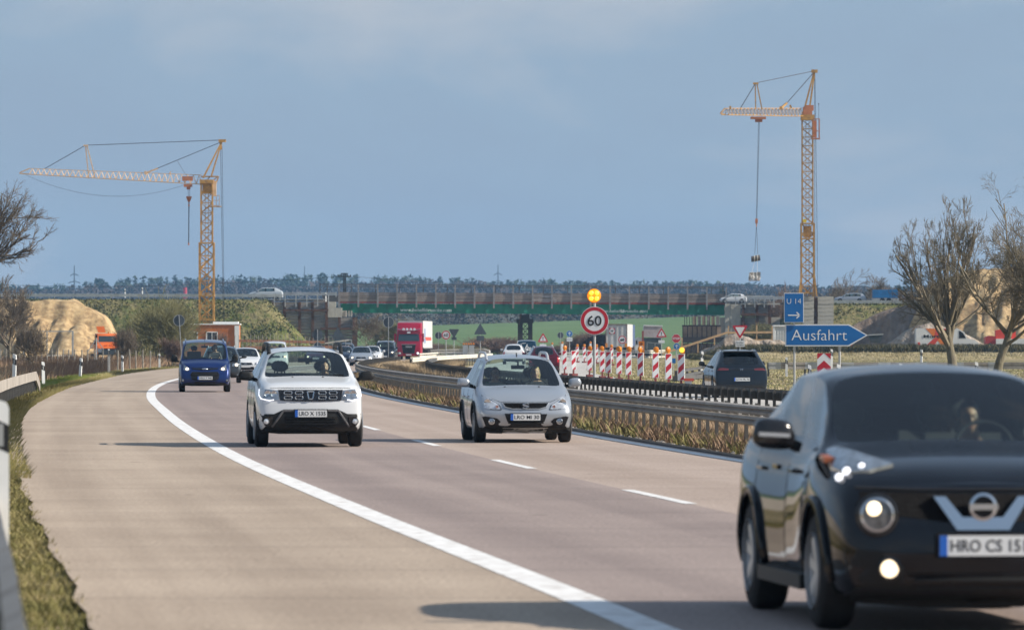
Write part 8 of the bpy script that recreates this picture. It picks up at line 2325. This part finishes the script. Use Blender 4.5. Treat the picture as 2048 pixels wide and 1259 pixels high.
shrub('reddish undergrowth bush under the leaning round sign', 345, 410, 2.3, 1.8, 6, twig=M_twig_r, stems=10)
shrub('bare sapling in front of the orange container', 447, 560, 3.2, 1.6, 7, twig=M_twig_r, stems=4)
shrub('reddish brown bush on the green field left of the round 60 sign', 1180, 690, 3.4, 6.0, 8, twig=M_twig_r, stems=26, twigr=.014)
shrub('low brown bush behind the cream barrier under the bridge', 1125, 700, 1.6, 4.0, 9, twig=M_twig_r, stems=18, twigr=.014)
shrub('brownish bush on the field left of the bridge pier', 1000, 720, 2.7, 7.5, 10, twig=M_twig_r, stems=30, twigr=.014)
shrub('bush below the right abutment beside the concrete wing', 1530, 641, 2.6, 3.6, 11, twig=M_twig_g, stems=20, twigr=.012, z=1.5)
shrub('wide hazy shrub under the bridge behind the red truck', 790, 730, 5.2, 6.5, 12, twig=M_twig_g, stems=30, twigr=.014)
tree('sapling', 'slim bare tree under the bridge between wall and red truck', 738, 600, 4.9, 3.4, 15, twig=M_twig, trunk_h=.3, r0=.09, levels=5, kids=(3, 4), up=.5, lvl1=7, twigr=.011)
for i, (px, d, h, w_, tw) in enumerate(((700, 740, 1.6, 7, M_twig_r), (745, 745, 1.7, 7, M_twig_r), (860, 720, 1.9, 6, M_twig_r), (925, 700, 1.5, 5, M_twig_g), (1255, 760, 1.5, 6, M_twig_r))):
    shrub('low tangle of brown brush on the field edge, ' + ['at the foot of the left wall', 'behind the dark van', 'right behind the red truck', 'behind the small 60 sign', 'left of the white trailer'][i], px, d, h, w_, 30 + i, twig=tw, stems=26, levels=3, twigr=.016, group='brush on the field edge')

# ------------------------------------------------------------------ scattered blades and litter of plants
def blades(name, x, y, z, h, wd, lean, material, seed=0, kind='stuff', jitter=.5):
    g = np.random.default_rng(seed); n = len(x)
    az = g.uniform(0, 2 * math.pi, n); la = g.uniform(0, 2 * math.pi, n)
    hh = h * g.uniform(1 - jitter, 1 + jitter, n); ww = wd * g.uniform(.6, 1.4, n)
    bx, by = np.cos(az) * ww / 2, np.sin(az) * ww / 2
    lx, ly = np.cos(la) * hh * lean * g.uniform(.2, 1.4, n), np.sin(la) * hh * lean * g.uniform(.2, 1.4, n)
    V = np.zeros((n, 4, 3))
    V[:, 0] = np.stack([x - bx, y - by, z], -1); V[:, 1] = np.stack([x + bx, y + by, z], -1)
    V[:, 2] = np.stack([x + lx * .45 + bx * .6, y + ly * .45 + by * .6, z + hh * .6], -1)
    V[:, 3] = np.stack([x + lx, y + ly, z + hh], -1)
    b = np.arange(n) * 4
    Fq = np.concatenate([np.stack([b, b + 1, b + 2], -1), np.stack([b, b + 2, b + 3], -1)])
    me = np_mesh(name, V.reshape(-1, 3), Fq, material)
    o = link_mesh(name, me); 
    if kind: o['kind'] = kind
    return o
def lump(x, y, s1=.35, seed=0):
    """cheap smooth pseudo noise 0..1"""
    v = np.zeros_like(x)
    g = np.random.default_rng(seed)
    for k_ in range(6):
        a = g.uniform(0, 6.28); f = s1 * (1.7 ** k_) ; ph = g.uniform(0, 6.28)
        v += np.sin((x * math.cos(a) + y * math.sin(a)) * f * 2 + ph) / (1.25 ** k_)
    return 1 / (1 + np.exp(-v))
G_green = foliage_mat('fresh_grass', [(0.10, 0.135, 0.028), (0.165, 0.215, 0.04), (0.24, 0.25, 0.075)], .9)
G_dry = foliage_mat('dry_grass', [(0.26, 0.20, 0.115), (0.40, 0.32, 0.20), (0.52, 0.44, 0.31)], .8)
G_mix = foliage_mat('mixed_grass', [(0.09, 0.10, 0.035), (0.19, 0.17, 0.06), (0.32, 0.26, 0.145)], 1.3)
G_brown = foliage_mat('brown_weeds', [(0.10, 0.06, 0.04), (0.20, 0.13, 0.085), (0.33, 0.24, 0.16)], 1.4)
def region(n, d0, d1, lo, hi, seed, power=1.0):
    g = np.random.default_rng(seed)
    d = d0 + (d1 - d0) * g.uniform(0, 1, n) ** power
    t = g.uniform(0, 1, n)
    return lo(d) + (hi(d) - lo(d)) * t, d
EG = lambda d: EDGE_L(d)
# left verge, near and far
x, y = region(60000, 22, 75, lambda d: EG(d) - 2.0, lambda d: EG(d) + .02, 1, 1.3)
kz = lump(x, y, .9, 1); m1 = kz > .33
blades('verge_grass', x[m1], y[m1], ground_z(x[m1], y[m1]), .03 + .045 * kz[m1], .010, .8, G_mix, 1)
x, y = region(60000, 75, 260, lambda d: EG(d) - 3.0, lambda d: EG(d) + .15, 2, 1.2)
blades('verge_grass', x, y, ground_z(x, y), .13, .025, .6, G_mix, 2)
x, y = region(26000, 205, 300, lambda d: EG(d) - 6, lambda d: EG(d) - .8, 3)
blades('bright_grass', x, y, ground_z(x, y), .17, .03, .6, G_green, 3)
x, y = region(40000, 230, 460, lambda d: EG(d) - 24, lambda d: EG(d) - 3.4, 4)
blades('dry_grass', x, y, ground_z(x, y), .5, .04, .35, G_dry, 4)
x, y = region(24000, 250, 460, lambda d: EG(d) - 22, lambda d: EG(d) - 2.2, 5)
blades('brown_weeds', x, y, ground_z(x, y), .75, .035, .3, G_brown, 5)
x, y = region(16000, 260, 460, lambda d: EG(d) - 2.4, lambda d: EG(d) + .1, 6)
blades('verge_grass', x, y, ground_z(x, y), .12, .04, .5, G_mix, 6)
x, y = region(20000, 460, 590, lambda d: EG(d) - 30, lambda d: EG(d) - .5, 61)
blades('dry_grass', x, y, ground_z(x, y), .35, .05, .4, G_brown, 61)
# median strip: green lumps, brown weeds under the rail, straw between the rails
x, y = region(52000, 60, 300, lambda d: xo(d, 8.35), lambda d: xo(d, 9.6), 7, 1.3)
kz = lump(x, y, .5, 7)
a = kz > .5
blades('median_grass', x[a], y[a], ground_z(x[a], y[a]), .06 + .18 * kz[a], .018, .6, G_mix, 7)
blades('median_weeds', x[~a], y[~a], ground_z(x[~a], y[~a]), .22, .018, .5, G_brown, 8)
x, y = region(70000, 60, 300, lambda d: xo(d, 9.2), lambda d: xo(d, 12.8), 9, 1.2)
kz = lump(x, y, .6, 9)
near_ = sstep(150, 190, y)
G_straw = foliage_mat('median_straw', [(0.16, 0.115, 0.07), (0.27, 0.205, 0.13), (0.38, 0.31, 0.21)], .7)
blades('median_straw', x, y, ground_z(x, y), (.12 + .12 * kz) * (1 - near_) + (.22 + .36 * kz) * near_, .016, .35, G_straw, 9)
x, y = region(30000, 60, 300, lambda d: xo(d, 8.9), lambda d: xo(d, 12.8), 10, 1.2)
blades('median_weeds', x, y, ground_z(x, y), np.where(y < 175, .2, .38), .016, .35, G_brown, 10)
x, y = region(26000, 300, 420, lambda d: xo(d, 8.6), lambda d: xo(d, 12.4), 11)
blades('median_straw', x, y, ground_z(x, y), .45, .03, .4, G_straw, 11)
x, y = region(30000, 60, 300, lambda d: xo(d, 8.5), lambda d: xo(d, 9.3), 71, 1.3)
kz = lump(x, y, .8, 71)
a = kz > .45
blades('median_weeds', x[a], y[a], ground_z(x[a], y[a]), .10 + .12 * kz[a], .014, .7, G_brown, 72)
blades('median_grass', x[~a], y[~a], ground_z(x[~a], y[~a]), .12, .016, .8, G_mix, 73)
# gravel and broken edge beside the channel
g = np.random.default_rng(12); n = 9000
d = 62 + 190 * g.uniform(0, 1, n) ** 1.2; x = xo(d, 8.18) + np.abs(g.normal(0, .14, n)); r = g.uniform(.012, .05, n) * (1 + (g.uniform(0, 1, n) > .96) * 1.4)
V = np.zeros((n, 5, 3)); ang = g.uniform(0, 6.28, n)
for i in range(4): V[:, i] = np.stack([x + r * np.cos(ang + i * 1.57) * g.uniform(.7, 1.3, n), d + r * 1.4 * np.sin(ang + i * 1.57), np.full(n, -.06)], -1)
V[:, 4] = np.stack([x, d, -.055 + r * .55], -1)
b = np.arange(n) * 5
Fq = np.concatenate([np.stack([b + i, b + (i + 1) % 4, b + 4], -1) for i in range(4)])
o = link_mesh('gravel', np_mesh('gravel', V.reshape(-1, 3), Fq, mat('pale_gravel', (.27, .24, .205), .9, var=.3, vs=3))); o['kind'] = 'stuff'
G_dry2 = foliage_mat('pale_grass', [(0.30, 0.25, 0.14), (0.40, 0.34, 0.21), (0.46, 0.40, 0.27)], .15)
G_mix2 = foliage_mat('soft_grass', [(0.19, 0.20, 0.07), (0.27, 0.26, 0.11), (0.36, 0.31, 0.17)], .2)
# right hand grassland
RG = lambda d: xo(d, 21.6 + 6.5 * (1 - float(0)))
x, y = region(90000, 150, 520, lambda d: xo(d, 21.7) + 6.6 * (1 - sstep(150, 222, d)), lambda d: xo(d, 21.7) + 34, 13, 1.0)
kz = lump(x, y, .16, 13)
a = kz > .42
blades('dry_grass', x[~a], y[~a], ground_z(x[~a], y[~a]), .06, .05, .9, G_dry2, 14)
blades('green_grass', x[a], y[a], ground_z(x[a], y[a]), .06, .05, .9, G_mix2, 15)
x, y = region(30000, 505, 519, lambda d: PX(1392, 520) + 0 * d, lambda d: PX(2300, 520) + 0 * d, 16)
def berm_z(X, Y): return 1.0 * sstep(0, 1, (Y - 507) / 12) * sstep(0, 4, X - PX(1385, 520)) - .12
blades('dry_grass', x, y, berm_z(x, y), .16, .05, .7, G_dry2, 17)
x, y = region(30000, 516.5, 521.5, lambda d: PX(1392, 520) + 0 * d, lambda d: PX(2300, 520) + 0 * d, 18)
G_dark = foliage_mat('dark_brush', [(0.035, 0.04, 0.02), (0.075, 0.07, 0.035), (0.13, 0.11, 0.06)], .9)
blades('dark_brush', x, y, berm_z(x, y) - .1, .62, .07, .5, G_dark, 19)
x, y = region(6000, 500, 521.5, lambda d: PX(1370, 520) + 0 * d, lambda d: PX(1420, 520) + 0 * d, 20)
blades('dark_brush', x, y, ground_z(x, y), .35, .07, .5, G_dark, 20)
# tufts on the embankment slopes
def bank_tufts(name, x0, x1, top, slope, seed, n, m__, y0_=645.5):
    g = np.random.default_rng(seed); mm_ = top * slope
    x = g.uniform(x0 - mm_, x1 + mm_, n); y = g.uniform(y0_ - mm_, y0_ + .5, n)
    dx = np.maximum(np.maximum(x0 - x, x - x1), 0); dy = np.maximum(y0_ - y, 0); z = top - np.hypot(dx, dy) / slope
    a = z > -.2
    return blades(name, x[a], y[a], z[a] - .1, .2, .2, .9, m__, seed)
G_bank = foliage_mat('embankment_tufts', [(0.07, 0.085, 0.03), (0.11, 0.12, 0.045), (0.17, 0.15, 0.075)], .5)
bank_tufts('embankment_tufts', PX(-260, BR), PX(538, 650), PZ(600, 655), .95, 21, 26000, G_bank)
bank_tufts('embankment_tufts', PX(1600, 655), PX(2400, BR), PZ(608, 655), 1.05, 22, 20000, G_bank, 647)

# ------------------------------------------------------------------ distant woods
def wood(name, label, d0, d1, x0, x1, n, hfun, material, seed, conifer=.3, tris=110, w_=5.5, gap=.0, zoff=0.0, leaf=1.0):
    g = np.random.default_rng(seed)
    Vs = []
    cx = g.uniform(x0, x1, n); cy = g.uniform(d0, d1, n)
    keep = np.ones(n, bool)
    if gap: keep = lump(cx, cy * 0, .02, seed + 5) > gap
    for i in range(n):
        if not keep[i]: continue
        h = hfun(cx[i], cy[i]) * g.uniform(.72, 1.12); z0 = float(ground_z(cx[i], cy[i])) + zoff; ww = w_ * g.uniform(.6, 1.3)
        con = g.uniform() < conifer
        k_ = tris
        t = g.uniform(0.0, 1, k_) ** .8; az = g.uniform(0, 6.28, k_)
        if con: rr_ = ww * .38 * (1.08 - t) * np.sqrt(g.uniform(.2, 1, k_))
        else: rr_ = ww * .55 * np.sqrt(np.clip(1 - ((t - .55) / .5) ** 2, .05, 1)) * np.sqrt(g.uniform(.1, 1, k_))
        px_, py_, pz_ = cx[i] + rr_ * np.cos(az), cy[i] + rr_ * np.sin(az), z0 + t * h
        s_ = leaf * g.uniform(.35, 1.1, k_)
        tri_ = np.zeros((k_, 3, 3))
        for j in range(3):
            tri_[:, j, 0] = px_ + g.normal(0, 1, k_) * s_ * .7; tri_[:, j, 1] = py_ + g.normal(0, 1, k_) * s_ * .7; tri_[:, j, 2] = pz_ + g.normal(0, 1, k_) * s_ * (.6 if not con else .35)
        Vs.append(tri_.reshape(-1, 3))
    V = np.concatenate(Vs); Fq = np.arange(len(V)).reshape(-1, 3)
    o = link_mesh(name, np_mesh(name, V, Fq, material)); o['kind'] = 'stuff'
    return o
W_con = foliage_mat('conifer_wood', [(0.018, 0.03, 0.014), (0.035, 0.05, 0.022), (0.05, 0.065, 0.03)], .05)
W_dec = foliage_mat('bare_wood', [(0.045, 0.036, 0.036), (0.065, 0.05, 0.048), (0.085, 0.068, 0.06)], .04)
W_near = foliage_mat('near_wood', [(0.035, 0.035, 0.022), (0.085, 0.07, 0.05), (0.13, 0.105, 0.075)], .03)
def hp(x, y):
    px = 1024 + x / y * F
    return float(np.interp(px, [-300, 120, 250, 500, 720, 900, 1050, 1300, 1450, 1600, 2300], [13, 14, 17, 18, 18, 16, 13.5, 11, 9, 7, 7]))
wood('forest', '', 2860, 2960, -420, 420, 760, hp, W_con, 1, conifer=.6, tris=300, w_=9.5, leaf=1.25)
wood('bare_forest', '', 2560, 2760, -420, 420, 620, lambda x, y: hp(x, y) * .8, W_dec, 2, conifer=.04, tris=330, w_=12, leaf=1.2)
wood('hedgerow', '', 1520, 1580, -260, 300, 300, lambda x, y: 5.8, W_near, 3, conifer=.1, tris=260, w_=8.5, leaf=.6)
wood('hedgerow_conifers', '', 1530, 1560, -200, 120, 40, lambda x, y: 7.2, W_con, 4, conifer=1, tris=130, w_=6.5, leaf=.8)

# power line pole, pylons
M_far = mat('pylon_grey', (.09, .10, .12), .8)
t = thing('power_pole', 'dark double power line pole behind the left part of the bridge', 'power pole', (PX(689, 900), 900, 0)); s3 = 11378 / 900
z1 = PZ(546.5, 900); q = lambda px, py: ((px - 689) / s3, 0, PZ(py, 900))
m_ = MB()
for px in (687, 691.5): m_.bar(q(px, 700), q(px + (689 - px) * .3, 547), .22, .22)
for py in range(556, 640, 10): m_.bar(q(687, py), q(691.5, py + 6), .1, .1)
m_.build('mast', M_dkst, t)
for a, b, py in ((681.5, 696, 547), (674.5, 702, 552.5)):
    m_ = MB(); m_.bar(q(a, py), q(b, py), .25, .2); m_.build('crossarm', M_dkst, t)
m_ = MB()
for px in (676, 683, 695, 701): m_.tube(q(px, 552), q(px, 549), .12, n=6)
m_.build('insulator', M_dkst, t)
m_ = MB(); pr = None
for i in range(21):
    px = 702 + i * 25; py = 552.5 + 30 * math.sin(min(1, i / 20) * 1.25)
    p = P(px, py, 900 + i * 9) - Vector((PX(689, 900), 900, 0))
    if pr is not None: m_.tube(pr, p, .035, n=3)
    pr = p
pr = None
for i in range(25):
    px = 675 - i * 28; py = 553 + 20 * math.sin(min(1, i / 24) * 2.2)
    p = P(px, py, 900 + i * 4) - Vector((PX(689, 900), 900, 0))
    if pr is not None: m_.tube(pr, p, .035, n=3)
    pr = p
m_.build('wire', M_cable, t)
for i, (px, pt, d) in enumerate(((148.5, 531, 3300), (996, 529, 3600), (609, 532, 3700))):
    t = thing('pylon', ['faint lattice pylon on the horizon left of the left crane', 'faint lattice pylon above the middle of the bridge', 'very faint mast left of the power pole'][i], 'pylon', (PX(px, d), d, 10), group='faint pylons on the horizon'); s3 = F / d; z1 = PZ(pt, d) - 10
    m_ = MB(); m_.tube((0, 0, 0), (0, 0, z1), 1.0 if i < 2 else .5, .35, 4)
    m_.build('tower', M_far, t)
    if i < 2:
        m_ = MB()
        for fz_, ww in ((.84, 8.5 / s3), (.72, 12 / s3)): m_.bar((-ww, 0, z1 * fz_), (0, 0, z1 * (fz_ + .03)), .5, .5); m_.bar((ww, 0, z1 * fz_), (0, 0, z1 * (fz_ + .03)), .5, .5)
        m_.build('crossarm', M_far, t)
t = thing('striped_chimney', 'faint red and white striped mast on the horizon left of the crane', 'mast', (PX(370, 2500), 2500, 8)); s3 = F / 2500
for k_ in range(3):
    m_ = MB(); m_.tube((0, 0, 2 + k_ * 5.2), (0, 0, 7.2 + k_ * 5.2), .9, n=8); m_.build('section', M_red if k_ % 2 == 0 else M_white, t)

# ------------------------------------------------------------------ air
m_ = MB(); m_.box((0, 1990, 44), (1900, 4130, 92)); 
hz_m = bpy.data.materials.new('air'); hz_m.use_nodes = True; tt = hz_m.node_tree; tt.nodes.clear()
oo = tt.nodes.new('ShaderNodeOutputMaterial'); pv = tt.nodes.new('ShaderNodeVolumePrincipled')
pv.inputs['Color'].default_value = (0.34, 0.64, 1.0, 1); pv.inputs['Density'].default_value = 0.00010; pv.inputs['Anisotropy'].default_value = 0.0
tt.links.new(pv.outputs['Volume'], oo.inputs['Volume'])
hz = m_.build('haze', hz_m); hz['kind'] = 'stuff'
